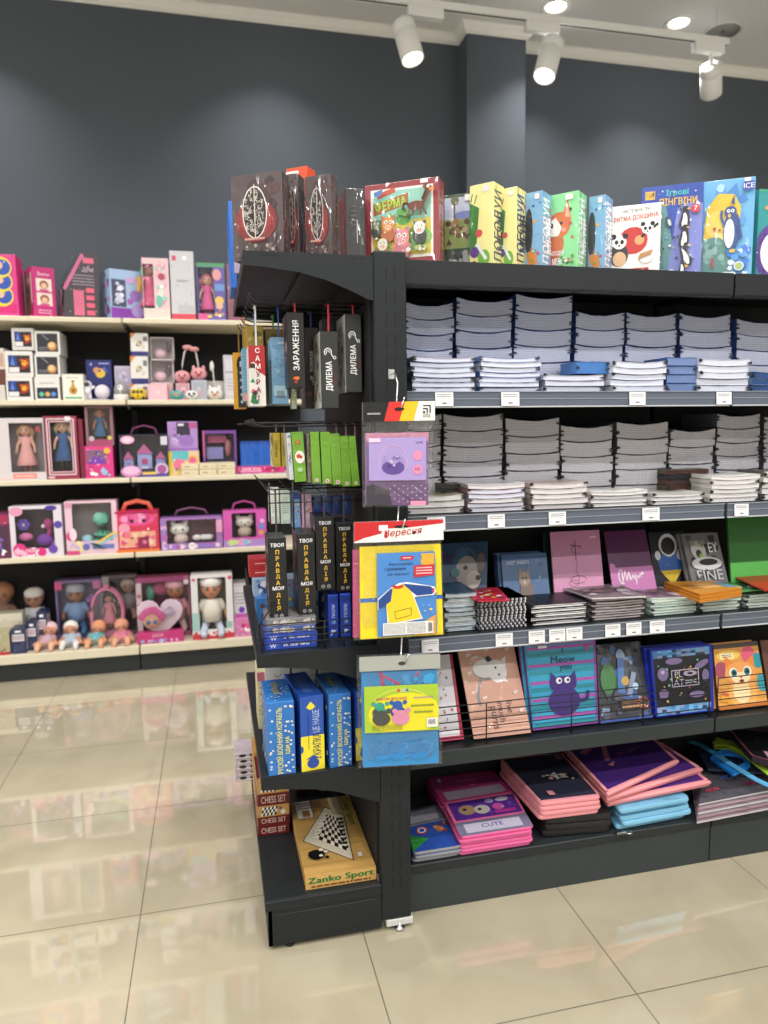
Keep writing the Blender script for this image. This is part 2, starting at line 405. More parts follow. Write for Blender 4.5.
# recessed downlights: housing ring, glowing lens and the lamp's own light
def downlight(x, y, watts, beam, label, group=None):
    t = thing('recessed_downlight', label, 'ceiling light', (x, y, ZC), 0, group)
    m = MB(); m.lathe([(.062, -.001), (.085, -.001), (.088, -.006), (.08, -.012), (.062, -.008), (.058, -.001)], ('eeeeec', 'm'), 28, cap=False); m.build('trim_ring', t)
    m = MB(); m.lathe([(.001, -.004), (.058, -.004), (.058, -.002), (.001, -.002)], ('fff6e6', 'e'), 28); m.build('lens', t)
    L = bpy.data.lights.new('downlight_lamp', 'AREA'); L.shape = 'DISK'; L.size = .12; L.energy = watts; L.color = LIGHT_COL; L.spread = math.radians(beam)
    lo = bpy.data.objects.new('downlight_lamp', L); COL.objects.link(lo); lo.parent = t; lo.location = (0, 0, -.014)
for y, xs, wt_, bm_ in LAMP_ROWS:
    for x in xs:
        if (y, x) == (4.178, 2.055): downlight(x, y, wt_, bm_, 'round recessed ceiling downlight above the middle track spotlight', 'recessed downlights')
        elif (y, x) == (4.178, 2.873): downlight(x, y, wt_, bm_, 'round recessed ceiling downlight beside the dark round ceiling speaker', 'recessed downlights')
        else: downlight(x, y, wt_, bm_, 'recessed ceiling downlight out of the photo, %s row, %s from the left' % ({4.178: 'back wall', 2.55: 'gondola', .95: 'middle', -.7: 'fourth', -2.4: 'rearmost'}[y], ['first', 'second', 'third', 'fourth', 'fifth', 'sixth'][xs.index(x)]), 'recessed downlights further off')
t = thing('ceiling_speaker', 'flat grey round ceiling speaker right of the recessed downlight', 'speaker', (3.2, 4.2, ZC))
m = MB(); m.lathe([(.10, 0), (.115, 0), (.113, -.012), (.1, -.012)], ('dcdad6', 'm'), 32, cap=False); m.build('rim', t)
m = MB(); m.lathe([(.001, -.008), (.1, -.008), (.1, 0), (.001, 0)], ('8d8d8d', 'm'), 32); m.ball((0, 0, -.008), (.012, .012, .003), ('4a4a4a', 'm')); m.build('grille', t)

# suspended track with three spotlights
TZ = 3.60
a = PZ(380, 2, TZ); b_ = PZ(727, 46, TZ); TY = (a.y+b_.y)/2; TX = b_.x
t = thing('lighting_track', 'white suspended lighting track carrying three spotlights', 'track', (TX-1.6, TY, TZ))
m = MB(); m.box(-1.9, -.02, 0, 1.6, .02, .036, ('fbfbfa', 'm')); m.box(-1.895, -.006, -.0006, 1.595, .006, .002, ('2a2a2c', 'm'), ch=0); m.build('rail', t)
for x in (-1.7, -.05, 1.52):
    m = MB(); m.tube([(x, 0, .033), (x, 0, ZC-TZ)], .0012, ('c8c8c8', 'x')); m.lathe([(.001, 0), (.012, 0), (.012, .01), (.001, .012)], ('dddddd', 'm'), 10, Matrix.Translation((x, 0, .033))); m.build('suspension_cable', t)
def spotlight(pa, ph0, ph1, lit, label, dy=0):
    """adapter centre, top and lens end of the lamp body in the photo"""
    p = PZ(pa[0], pa[1], TZ-.02); t = thing('track_spotlight', label, 'spotlight', (p.x, TY, TZ), 0, 'track spotlights'); L0 = V(t.location)
    a_ = P(ph0[0], ph0[1], TY)-L0; e_ = P(ph1[0], ph1[1], TY+dy)-L0
    m = MB(); m.box(-.10, -.024, -.055, .10, .024, -.001, ('fbfbfa', 'm'), ch=.003); m.build('adapter', t)
    m = MB(); m.tube([(a_.x, 0, -.05), (a_.x, 0, -.07), tuple(a_.lerp(e_, .12))], .011, ('f6f6f4', 'm'), 10); m.build('swivel_stem', t)
    d_ = (e_-a_); Ln = d_.length; q = d_.normalized().to_track_quat('-Z', 'Y').to_matrix().to_4x4(); xf = Matrix.Translation(a_) @ q; k = Ln/.2; R_ = .062
    m = MB(); m.lathe([(.0, .0), (R_-.004, 0), (R_, -.004), (R_, -.05*k), (R_-.0015, -.051*k), (R_-.0015, -.055*k), (R_, -.056*k), (R_, -.197*k), (R_-.003, -.2*k), (R_-.008, -.195*k), (R_-.01, -.18*k)], ('fafaf9', 'm'), 32, xf, cap=False); m.build('lamp_body', t)
    m = MB(); m.lathe([(.001, -.19*k), (R_-.009, -.19*k), (R_-.009, -.184*k), (.001, -.184*k)], ('fff4e0', 'e'), 32, xf); m.build('lens', t)
    L = bpy.data.lights.new('spot_lamp', 'SPOT'); L.energy = lit; L.spot_size = math.radians(50); L.spot_blend = .7; L.shadow_soft_size = .04; L.color = LIGHT_COL
    lo = bpy.data.objects.new('spot_lamp', L); COL.objects.link(lo); lo.parent = t; lo.matrix_local = xf @ Matrix.Translation((0, 0, -.22*k))
spotlight((424, 14), (403, 24), (413, 60), SPOT_W, 'leftmost white track spotlight, its lit lens tilted right', -.05)
spotlight((539, 30), (553, 42), (544, 77), SPOT_W, 'middle white track spotlight hanging below the column top', -.05)
spotlight((703, 51), (711, 66), (711, 95), SPOT_W, 'rightmost white track spotlight near the track end, turned away', .11)

# ------------------------------------------------------------------ wall shelving with toys
STEEL = ('3b4043', 'k'); BLACK = ('141517', 'm'); CREAM = ('e2d8bf', 's')
WZ = [.15, .685, 1.105, 1.53, 1.965]; WY = 4.18
def wall_bay(x0, x1, label):
    t = thing('wall_shelving_bay', label, 'shelving', (x0, WY, 0), 0, 'wall shelving bays')
    w_ = x1-x0
    m = MB(); m.box(.003, .02, 0, w_-.003, .42, .10, ('2e3133', 'k')); m.build('kick_plate', t)
    m = MB(); m.box(0.002, .405, .1, w_-.002, .425, 2.0, BLACK); m.build('back_panel', t)
    m = MB(); m.box(-.015, .385, 0, .015, .43, 2.02, ('202325', 'k')); m.build('upright', t)
    for i, z in enumerate(WZ):
        m = MB(); m.box(.004, 0, z-(.05 if i == 0 else .026), w_-.004, .402, z, CREAM, ch=.003)
        m.box(.004, .012, z-(.052 if i == 0 else .05), .02, .4, z-.024, ('26292b', 'k')); m.build('shelf', t)
wall_bay(-1.45, -.45, 'cream and black wall shelving bay at the left edge, holding boxed dolls')
wall_bay(-.45, .55, 'cream and black wall shelving bay behind the end unit, holding toys')

def fig(parent, x, y, z, h, skin='d9a988', hair='6b4028', dress='d58ba5', style='stand', legs=None, name='doll', hat=None):
    """small doll: one body mesh with face, hair and clothing as its children; z is the soles"""
    r = h*.11; hc = z+h-r*1.1
    if style == 'baby': r = h*.17; hc = z+h-r
    m = MB(); m.ball((x, y, hc), (r, r*.95, r*1.08), (skin, 'c'), 14)
    m.tube([(x, y, hc-r*.8), (x, y, hc-r*1.25)], r*.35, (skin, 'c'), 8)
    sh = hc-r*1.3; hip = z+h*(.42 if style != 'baby' else .3)
    m.tube([(x, y, sh), (x, y, (sh+hip)/2), (x, y, hip)], r, (skin, 'c'), 10, taper=[r*.75, r*.7, r*.85] if style == 'baby' else [r*.5, r*.46, r*.6])
    for s_ in (-1, 1):
        m.tube([(x+s_*r*.7, y, sh-r*.1), (x+s_*r*1.35, y-r*.2, (sh+hip)/2), (x+s_*r*1.5, y-r*.6, hip+h*.02)], r*.25, (skin, 'c'), 7, taper=[r*.28, r*.24, r*.2])
        if style == 'baby': m.tube([(x+s_*r*.4, y, hip), (x+s_*r*.9, y-r*.9, z+r*.5), (x+s_*r*.8, y-r*1.6, z+r*.35)], r*.3, (legs or skin, 'c'), 8, taper=[r*.42, r*.36, r*.28])
        else: m.tube([(x+s_*r*.38, y, hip), (x+s_*r*.4, y, (hip+z)/2), (x+s_*r*.42, y, z+r*.15)], r*.3, (legs or skin, 'c'), 8, taper=[r*.4, r*.3, r*.22])
        m.ball((x+s_*r*.36, y-r*.9, hc+r*.02), (r*.17, r*.07, r*.2), ('23201f', 'p'), 8); m.ball((x+s_*r*.38, y-r*.96, hc+r*.07), (r*.05, r*.03, r*.05), ('ffffff', 'p'), 6)
        m.ball((x+s_*r*.97, y, hc-r*.05), (r*.12, r*.15, r*.2), (skin, 'c'), 6)
    m.ball((x, y-r*.95, hc-r*.22), (r*.1, r*.1, r*.09), (skin, 'c'), 6); m.ball((x, y-r*.86, hc-r*.5), (r*.2, r*.06, r*.07), ('b04a50', 'p'), 8)
    b = m.build(name, parent)
    m = MB(); m.ball((x, y+r*.16, hc+r*.18), (r*1.12, r*1.05, r*1.05), (hair, 'c'), 14)
    if style != 'baby':
        for s_ in (-1, 1): m.tube([(x+s_*r*.8, y, hc+r*.5), (x+s_*r*1.15, y+r*.1, hc-r*.5), (x+s_*r*1.05, y, hc-r*1.8)], r*.3, (hair, 'c'), 8, taper=[r*.35, r*.4, r*.15])
    m.build('hair', b)
    if hat:
        m = MB(); m.ball((x, y+r*.05, hc+r*.55), (r*1.15, r*1.1, r*.75), (hat, 'c'), 12); m.build('hat', b)
    m = MB()
    if style == 'baby':
        m.tube([(x, y, sh+r*.1), (x, y-.1*r, (sh+hip)/2), (x, y-.1*r, hip-r*.2)], r, (dress, 'c'), 12, taper=[r*.85, r*1.05, r*1.0])
        for s_ in (-1, 1): m.tube([(x+s_*r*.7, y, sh), (x+s_*r*1.25, y-r*.25, (sh+hip)/2)], r*.36, (dress, 'c'), 8)
    else:
        m.lathe([(r*.3, sh+r*.15), (r*.88, sh), (r*.78, (sh+hip)/2), (r*1.2, hip-r*.2), (r*1.75, z+h*.22), (r*1.65, z+h*.21)][::-1], (dress, 'c'), 16, Matrix.Translation((x, y, 0)) @ Matrix.Scale(.85, 4, (0, 1, 0)) @ Matrix.Diagonal((1, 1, 1, 1)), False, (0, 0))
        for s_ in (-1, 1): m.ball((x+s_*r*.85, y, sh-r*.2), (r*.4, r*.4, r*.45), (dress, 'c'), 8)
    m.build('dress' if style != 'baby' else 'romper', b)
    return b

def wbox(px0, px1, pyt, lvl, name, label, cat, body, art=None, d=.14, Y=None, z0=None, pyb=None, group=None, rotz=0):
    Y = Y or WY+.03; xm = (px0+px1)/2; zb = WZ[lvl] if z0 is None else z0
    a = P(px0, pyt, Y); b = P(px1, pyt, Y); zt = P(xm, pyt, Y).z
    def art2(F):
        if art: art(F)
        if lvl != 3: F['front'].speck(int(px1)); F['left'].speck(int(px0), 10); F['right'].speck(int(px0)+1, 10)
    return carton(name, label, cat, ((a.x+b.x)/2, Y, zb), (b.x-a.x)*.995, d, zt-zb, body, art2, rotz, group)
def tbox(pxs, px0, px1, pyt, lvl, name, label, cat, body, art=None, Y=None, group=None, ang=26):
    """box turned so that its left side shows between pxs and px0, its front between px0 and px1"""
    Y = Y or WY+.05; a_ = math.radians(ang); c0 = P(px0, pyt, Y); fw_ = P(px1, pyt, Y).x-c0.x; sw = c0.x-P(pxs, pyt, Y).x
    w_ = fw_/math.cos(a_)*1.02; d = min(.26, sw/math.sin(a_)); c = c0.xy+V((math.cos(a_), math.sin(a_)))*w_/2
    def art2(F):
        if art: art(F)
        F['front'].speck(int(px1)); F['left'].speck(int(px0), 12)
    return carton(name, label, cat, (c.x, c.y, WZ[lvl]), w_, d, c0.z-WZ[lvl], body, art2, a_, group)
def window_box(px0, px1, pyt, lvl, name, label, cat, body, inner, fill, win=(.12, .14, .88, .9), art=None, d=.13, Y=None, z0=None, group=None, side=None, handle=None):
    """carton with a cut-out front, clear pane and whatever stands inside it"""
    Y = Y or WY+.03; xm = (px0+px1)/2; zb = WZ[lvl] if z0 is None else z0
    a = P(px0, pyt, Y); b = P(px1, pyt, Y); h = P(xm, pyt, Y).z-zb; w_ = (b.x-a.x)*.995
    t = thing(name, label, cat, ((a.x+b.x)/2, Y, zb), 0, group)
    x0, y0, x1, y1 = win; m = MB(); tk = .003; A = w_/2
    m.box(-A, d*.72-tk, 0, A, d, h, inner); m.box(-A, 0, 0, -A+tk, d, h, side or body); m.box(A-tk, 0, 0, A, d, h, side or body)
    m.box(-A, 0, 0, A, d, tk, body); m.box(-A, 0, h-tk, A, d, h, side or body)
    gx0, gx1, gz0, gz1 = -A+x0*w_, -A+x1*w_, y0*h, y1*h
    m.box(-A, -.0005, 0, gx0, tk, h, body); m.box(gx1, -.0005, 0, A, tk, h, body); m.box(gx0, -.0005, 0, gx1, tk, gz0, body); m.box(gx0, -.0005, gz1, gx1, tk, h, body)
    F = faces_of(m, w_, d, h)
    F['front'].q = [p+V((0, -.0006, 0)) for p in F['front'].q]
    if art: art(F)
    m.build('carton', t)
    m = MB(); m.box(gx0, .0035, gz0, gx1, .0042, gz1, FILM, ch=0); m.build('window', t)
    if handle:
        m = MB(); hw = w_*.28; m.tube([(-hw, d/2, h-.004), (-hw*.8, d/2, h+.035), (0, d/2, h+.05), (hw*.8, d/2, h+.035), (hw, d/2, h-.004)], .006, (handle, 'm'), 8); m.build('handle', t)
    if fill: fill(t, w_, d*.76, h)
    return t

PINK = ['e85a9c', 'f4a3c6', 'fbe0ec', 'c93a86', 'ffffff', '8d5bb5']; PURP = ['8a63b8', 'b79ad8', 'e9dff5', 'd96fae', '5b3d92', 'ffffff']
MIX = ['e85a9c', '5aa6d8', 'f2d34a', 'ffffff', '7cc46a', '8a63b8', 'f08a3c']; DARK = ['2a2228', '5a1820', '8c8078', '3a3a40', 'b8a890', '6b2a2a']
def A_busy(cols, n=26, seed=0, smin=.05, smax=.16, faces=('front', 'left', 'top')):
    def f(F):
        for i, k in enumerate(faces): F[k].blobs(.02, .02, .98, .98, cols, n if k == 'front' else n//2, smin, smax, seed+i)
    return f

# --- top wall shelf
def art(F):
    f = F['front']
    f.rect(.05, .06, .95, .2, 'd81e78')
    for i in range(3): f.circ(.55, .33+i*.23, .33, 'f0d83c').circ(.6, .33+i*.23, .24, '2f55b8').circ(.5, .36+i*.23, .12, 'f0c0a0').rect(.3, .25+i*.23, .5, .29+i*.23, '7b3c9c')
wbox(-20, 15, 254, 4, 'doll_box', 'hot pink box with round yellow and blue doll pictures, left end of the top shelf', 'toy box', 'e23a8e', art, group='toys on the top wall shelf')
def art(F):
    f = F['front']; f.txt('Вики', .5, .87, .07, 'fbd3e4', wmax=.8)
    for z in (.38, .66): f.rect(.16, z-.13, .84, z+.12, 'f6e2d8').circ(.5, z, .2, '9a5a30').circ(.5, z-.02, .13, 'efc3a4').rect(.3, z-.13, .7, z-.09, 'd9558e')
    f.lines(.2, .08, .8, .18, 2, 'f6b8d2')
    F['left'].rect(.06, .12, .82, .92, '8a6a58').blobs(.1, .1, .8, .9, ['8a6a58', 'c9a48c', '5f4436'], 12, .08, .2, 3).rect(.82, .3, .95, .9, 'f6d6e4').lines(.1, .02, .8, .09, 1, 'ffffff')
tbox(17, 31, 51.5, 266, 4, 'doll_box', 'pink box printed with two girl portraits, top wall shelf', 'toy box', 'c92a7c', art, group='toys on the top wall shelf')
# grey and pink house-shaped pack
Yh = WY+.04; pts = [(64, 315), (99, 315), (99, 250), (85, 249), (64, 281)]; q = [P(x, y, Yh) for x, y in pts]; bx = q[0].x; bz = WZ[4]
m = MB(); poly = [(p.x-bx, max(0, p.z-bz)) for p in q]; poly[0] = (poly[0][0], 0); poly[1] = (poly[1][0], 0)
m.prism(poly, 0, .2, '403b42'); hh = q[2].z-bz; ww = q[1].x-bx
f = Face(m, (0, -.0002, 0), (ww, -.0002, 0), (ww, -.0002, hh), (0, -.0002, hh))
f.line([(.05, .42), (.62, .95)], .1, 'd86a98'); f.rect(.62, .82, .93, .9, 'e86a8a').txt('ДІМ', .74, .72, .07, 'cfc0d0').rect(.3, .05, .6, .42, 'd86a8c').lines(.3, .48, .92, .66, 4, '9a8a98')
for i in range(4): f.rect(.66, .06+i*.11, .9, .13+i*.11, 'e8607e')
f.speck(4, 40, ('c86a90', '9a8a98', '6a3a50', 'f0c0d0'))
f2 = Face(m, (-.0002, .2, 0), (-.0002, 0, 0), (-.0002, 0, hh*.52), (-.0002, .2, hh*.52)); f2.blobs(0, 0, 1, 1, ['c95a88', 'e8a0b8', '55404e', 'f0d0dc', '8a3a5c'], 40, .08, .2, 5)
f3 = Face(m, (0, .2, hh*.53), (0, 0, hh*.53), (ww*.6, 0, hh), (ww*.6, .2, hh)); f3.blobs(0, 0, 1, 1, ['6a4a5c', 'a85a7c', '3a343c', 'c88aa0'], 20, .1, .2, 6)
tag(m.build('doll_house_pack', None, (bx, Yh, bz), (0, 0, math.radians(16))), 'dark grey and pink house-shaped toy pack with slanted roof, top wall shelf', 'toy box', 'toys on the top wall shelf')
def art(F):
    f = F['front']; f.rect(0, 0, 1, .24, '8a3fae').rect(.04, .26, .48, .8, '4a4f6c').blobs(.06, .28, .46, .78, ['d0d6ee', '30344c', '8a90b4', 'f0f0ff'], 14, .06, .12, 8).circ(.78, .5, .18, '9d7fc8').circ(.82, .2, .2, 'b4a0e0').rect(.84, .6, .98, .9, 'f0cf60').ell(.68, .8, .2, .06, 'd0a8d8').circ(.6, .38, .1, 'b06cc0')
    F['left'].blobs(0, 0, 1, 1, ['6a4a9a', '9a7fd0', '3a3050', 'd070b0'], 14, .1, .2, 8)
tbox(98.5, 109, 139, 268, 4, 'toy_box', 'pale blue and purple toy box with a figure panel, top wall shelf', 'toy box', 'a8c4e6', art, group='toys on the top wall shelf')
pass
def fill(t, w_, d, h): fig(t, -.25*w_, d*.5, .01, h*.92, 'a8705a', '5fb8a4', 'd75a86', hat='c94a7a')
def art(F):
    F['front'].blobs(.42, .03, 1, .97, ['f3d4d8', 'e9a8b8', '9fd8c8', 'ffffff', 'f0c0c8'], 34, .06, .15, 4).circ(.72, .7, .13, 'b84a68').circ(.7, .45, .13, 'e4e8da').ell(.6, .3, .12, .1, '79c4b0').rect(.02, .0, 1, .18, 'e6d8d0')
window_box(141, 168, 258, 4, 'doll_box', 'pale pink box with a mint haired doll in its window, top wall shelf', 'toy box', 'f0cdd3', 'd8a8b0', fill, (.02, .18, .42, .9), art, group='toys on the top wall shelf')
def art(F):
    f = F['front']; f.rect(0, 0, 1, .09, 'd84a5c').txt('ЛЯЛЬКА', .5, .57, .035, '606068', wmax=.5, bold=.01).lines(.3, .1, .95, .22, 5, 'b0b0b8').rect(.1, .86, .26, .93, 'd8506a').circ(.62, .9, .09, 'ffffff'); F['left'].rect(.3, 0, 1, .12, 'c84458').blobs(.1, .6, .9, .98, ['c9c6cc', 'a8a4ac'], 5, .1, .2)
wbox(169, 193, 251, 4, 'tall_box', 'tall plain white box with a red base band, top wall shelf', 'toy box', 'd6d4da', art, d=.12, group='toys on the top wall shelf')
def fill(t, w_, d, h): fig(t, -.14*w_, d*.5, .01, h*.8, 'dfae92', 'c95a7a', 'e05c9c', legs='e86aa8')
def art(F):
    f = F['front']; f.rect(0, .93, 1, 1, '58a070').ell(.72, .8, .16, .1, 'e8a0a8').rect(.62, .52, .98, .64, '6f9ad8').circ(.78, .35, .16, 'f0c860').circ(.78, .26, .13, 'f0b898').blobs(.55, .02, 1, .2, MIX, 8, .05, .1, 6).rect(0, 0, .35, .12, 'd85a9a').rect(.35, .05, .5, .1, 'f2d34a')
window_box(196, 224, 263, 4, 'doll_box', 'blue violet window box holding a doll with pink boots, top wall shelf', 'toy box', '6a5fae', '54506a', fill, (.04, .12, .6, .92), art, group='toys on the top wall shelf')
def art(F): F['front'].blobs(0, 0, 1, 1, ['d84a7c', 'f2c860', '8a5aa8', 'e8a0a8'], 14, .12, .25, 9).rect(.3, .88, .9, .98, 'f0d0d8')
wbox(226, 243, 264, 4, 'toy_box', 'multicoloured toy box at the right end of the top wall shelf', 'toy box', '8e5a6e', art, group='toys on the top wall shelf')

# --- fourth wall shelf: white gift boxes and night lamps
def fire(F):
    f = F['front']; f.rect(.12, .16, .9, .84, '2c2022').poly([(.12, .5), (.12, .84), (.4, .84), (.45, .4)], '27408c').blobs(.5, .2, .9, .8, ['e06018', 'f8b030', 'a82c10', 'f07820'], 12, .06, .16, 3).rect(.14, .18, .5, .38, 'e8e6ea').poly([(.2, .45), (.28, .8), (.36, .45)], '5f86d8')
def brain(F):
    f = F['front']; f.rect(.08, .12, .92, .9, '2b2a33').circ(.68, .36, .19, 'c98a4a').circ(.66, .4, .13, 'e8c890').line([(.3, .85), (.55, .62)], .05, '7c7c88').lines(.14, .18, .5, .34, 2, '8c8c98')
def bottles(F):
    f = F['front']; f.rect(.08, .08, .92, .55, '20263a').circ(.26, .27, .1, '5fc0a0').circ(.5, .27, .1, 'd8b060').circ(.74, .27, .1, '5a8fe0').lines(.2, .68, .8, .8, 1, 'c0b8b8')
zz = WZ[3]; Yw = WY+.05
def stackbox(px0, px1, tops, bot, arts, labels, Y, d=.11, name='gift_box', cat='boxed gadget', group='white gift boxes stacked on the fourth wall shelf', body='e9e7e3', lvl=3):
    z = WZ[lvl]
    for pyt, ar, lb in zip(tops, arts, labels):
        zt = P((px0+px1)/2, pyt, Y).z
        a = P(px0, pyt, Y); b = P(px1, pyt, Y)
        carton(name, lb, cat, ((a.x+b.x)/2, Y, z), b.x-a.x, d, zt-z-.0006, body, ar, 0, group); z = zt
stackbox(4, 32, [377, 351], 400, [fire, fire], ['white box with a flame picture, lower one of the left front column', 'white box with a flame picture, upper one of the left front column'], Yw)
z3 = P(20, 349, Yw+.02).z
stackbox(34, 59, [377, 354.5, 331], 400, [bottles, brain, brain], ['white box with three little bottles pictured, at the column foot', 'dark fronted white box with a glowing ball, middle of its column', 'dark fronted white box with a glowing ball, top of its column'], Yw, d=.2)
zb = P(20, 350, Yw).z; a = P(11, 328, Yw+.005); b = P(33, 328, Yw+.005)
carton('gift_box', 'white lidded box with a flame picture, topmost at the left, crowning the front column', 'boxed gadget', ((a.x+b.x)/2, Yw+.005, zb), b.x-a.x, .1, a.z-zb, 'dcdad6', fire, 0, 'white gift boxes stacked on the fourth wall shelf')
def art(F): F['front'].rect(.3, .3, 1, .6, '6a3c30').rect(.3, .65, .95, .9, 'c9a090')
wbox(-16, 3.5, 348, 3, 'gift_box', 'white and brown box cut by the photo edge, fourth wall shelf', 'boxed gadget', 'd8d0c8', art, group='white gift boxes stacked on the fourth wall shelf', Y=Yw)
def art(F):
    f = F['front']; f.rect(.06, .04, .94, .96, 'f3f1e6').rect(.1, .06, .9, .13, '5aa878').ell(.5, .38, .2, .16, 'c99a40').poly([(.42, .5), (.58, .5), (.54, .7), (.46, .7)], 'c99a40').rect(.43, .7, .57, .76, '8c6a30').lines(.2, .82, .8, .9, 1, 'b8b8a8').circ(.5, .37, .08, '8c5a20')
wbox(61.5, 83, 374, 3, 'gift_box', 'white and green box with a golden bottle picture, fourth wall shelf', 'boxed gadget', 'e6e4d6', art, Y=Yw-.01)
def art(F):
    f = F['front']; f.circ(.55, .68, .2, 'e8c040').circ(.4, .75, .13, 'd89a60').blobs(.1, .6, .9, .95, ['2f3f9a', '5a6ad0'], 5, .05, .09, 3).lines(.5, .88, .92, .95, 1, 'b0b8f0').rect(.2, .1, .9, .4, '1b2158').circ(.6, .28, .14, '4a5ad0').txt('*', .2, .9, .06, 'ffffff')
wbox(85.5, 111, 360, 3, 'lamp_box', 'navy blue box with a yellow moon picture, fourth wall shelf', 'boxed gadget', '232a6e', art, Y=Yw+.08, d=.09)
t = thing('astronaut_night_lamp', 'white astronaut night lamp leaning on a glowing moon ball, before the navy box', 'night lamp', P(96, 399, WY+.07).xy.to_3d()+V((0, 0, WZ[3])))
m = MB(); m.lathe([(.001, 0), (.045, 0), (.045, .008), (.001, .008)], ('b8b4c0', 'm'), 18, Matrix.Scale(1.5, 4, (1, 0, 0))); m.build('base', t)
m = MB(); m.ball((.035, 0, .046), .04, ('eae2ec', 'm'), 18); m.build('moon_globe', t)
m = MB(); m.ball((-.04, 0, .085), (.024, .022, .022), ('efeaf2', 'm')); m.tube([(-.04, 0, .07), (-.04, 0, .03)], .018, ('efeaf2', 'm'), 10); m.ball((-.04, -.018, .087), (.015, .01, .013), ('3a3a48', 'p'))
for s_ in (-1, 1): m.tube([(-.04+s_*.014, 0, .062), (-.04+s_*.036, -.005, .075)], .008, ('efeaf2', 'm'), 8); m.tube([(-.04+s_*.009, 0, .035), (-.04+s_*.012, -.005, .009)], .01, ('efeaf2', 'm'), 8)
m.build('astronaut', t)
def art(F): F['front'].rect(.08, .08, .92, .92, 'b4aac4').blobs(.1, .5, .9, .9, ['cfc6dc', '9a90b0'], 6, .1, .2, 2)
wbox(114, 131, 366, 3, 'lamp_box', 'pale lilac box behind the dome lamp, fourth wall shelf', 'boxed gadget', 'c3b9cf', art, Y=Yw+.06, d=.08)
p = P(121.5, 400, WY+.05)
t = thing('dome_lamp', 'small white dome lamp with a dark tree motif, before the lilac box', 'night lamp', (p.x, p.y, WZ[3]))
m = MB(); m.lathe([(.038, 0), (.04, .004), (.04, .03), (.036, .032)], ('e8e6e4', 'm'), 20); m.build('base', t)
m = MB(); m.lathe([(.037, .03), (.037, .06), (.03, .085), (.016, .1), (.001, .104)], ('9c9aa0', 'p'), 20); m.build('dome', t)
m = MB(); f = Face(m, (-.02, -.0385, .034), (.02, -.0385, .034), (.02, -.036, .085), (-.02, -.036, .085)); f.ell(.5, .65, .35, .3, 'f0eef0').rect(.45, .05, .55, .5, 'f0eef0').circ(.4, .7, .1, '4a4a50'); m.build('tree_motif', t)
def kbox(F): F['front'].poly([(0, .75), (.3, 1), (0, 1)], 'e08a3a').rect(0, 0, 1, .2, '2f2f78').circ(.5, .55, .2, 'd8c8a0').blobs(.2, .3, .9, .8, ['8a8478', 'e0c870', 'c8c4c0'], 8, .06, .12, 2).rect(.72, .65, .95, .85, '7a7a80')
stackbox(130, 147.5, [384, 356, 333], 400, [kbox]*3, ['white, navy and orange gadget box, bottom of its three-high column', 'white, navy and orange gadget box, middle of its three-high column', 'white, navy and orange gadget box, top of its three-high column'], Yw+.03, d=.1, group='white, navy and orange gadget boxes')
p = P(138.5, 400, WY+.035)
t = thing('toy_bus_lamp', 'small yellow bus-shaped gadget, fourth wall shelf', 'toy', (p.x, p.y, WZ[3]))
m = MB(); m.box(-.04, -.02, .004, .04, .03, .06, ('e8c31e', 'p'), ch=.012); m.build('body', t)
m = MB(); f = Face(m, (-.034, -.0205, .01), (.034, -.0205, .01), (.034, -.0205, .056), (-.034, -.0205, .056)); [f.rect(.08+i*.3, .55, .3+i*.3, .9, '3a3a40') for i in range(3)]; f.circ(.5, .25, .08, '6a5a10'); m.build('windows', t)
m = MB(); m.tube([(-.028, -.018, .0), (-.028, -.018, .018)], .008, ('2c2c2c', 'm')); m.tube([(.028, -.018, .0), (.028, -.018, .018)], .008, ('2c2c2c', 'm')); m.build('wheels', t)
def clearbox(px0, px1, pyt, pyb, z0, Y, label, item, col='e9c4cc'):
    a = P(px0, pyt, Y); b = P(px1, pyt, Y); h = a.z-z0; w_ = b.x-a.x; t = thing('clear_gadget_box', label, 'boxed gadget', ((a.x+b.x)/2, Y, z0), 0, 'clear boxes with pink gadgets'); A = w_/2
    m = MB(); m.box(-A, .095, 0, A, .1, h, ('b8acb0', 'p')); m.box(-A, 0, 0, A, .1, .004, ('d8d0d4', 'p')); m.box(-A, 0, h-.004, A, .1, h, ('d0c8cc', 'p'))
    for s_ in (-1, 1): m.box(s_*A-(.004 if s_ > 0 else 0), 0, 0, s_*A+(0 if s_ > 0 else .004), .006, h, ('dcd6d8', 'p'))
    m.build('carton', t); m = MB(); m.box(-A+.002, .0005, .002, A-.002, .0012, h-.002, FILM, ch=0); m.build('window', t)
    m = MB(); m.ball((-.1*w_, .05, h*.3), (w_*.28, .03, h*.22), (col, 'm')); m.ball((.25*w_, .06, h*.6), (w_*.12, .02, h*.25), ('6a5a60', 'm')); m.build('gadget', t)
    return t
zc = P(160, 383, Yw+.05).z
m = MB()
wbox(149.5, 173, 383, 3, 'gadget_box', 'plain rose box under the two clear gadget boxes', 'boxed gadget', 'd9b6bc', None, Y=Yw+.05, d=.1)
zc2 = P(160, 359.5, Yw+.05).z
clearbox(150, 173, 359.5, 383, zc, Yw+.05, 'clear fronted box with a pink gadget, lower of two', 1)
clearbox(150, 173, 337, 359.5, zc2, Yw+.05, 'clear fronted box with a pink gadget, upper of two', 1)
def art(F): F['front'].rect(.08, .1, .92, .9, 'efc2cb').circ(.5, .5, .1, 'f5d8dc')
wbox(147.5, 167, 384, 3, 'gadget_box', 'plain pink low box at the shelf edge beside the yellow bus', 'boxed gadget', 'eebcc6', art, Y=WY+.03, d=.08)
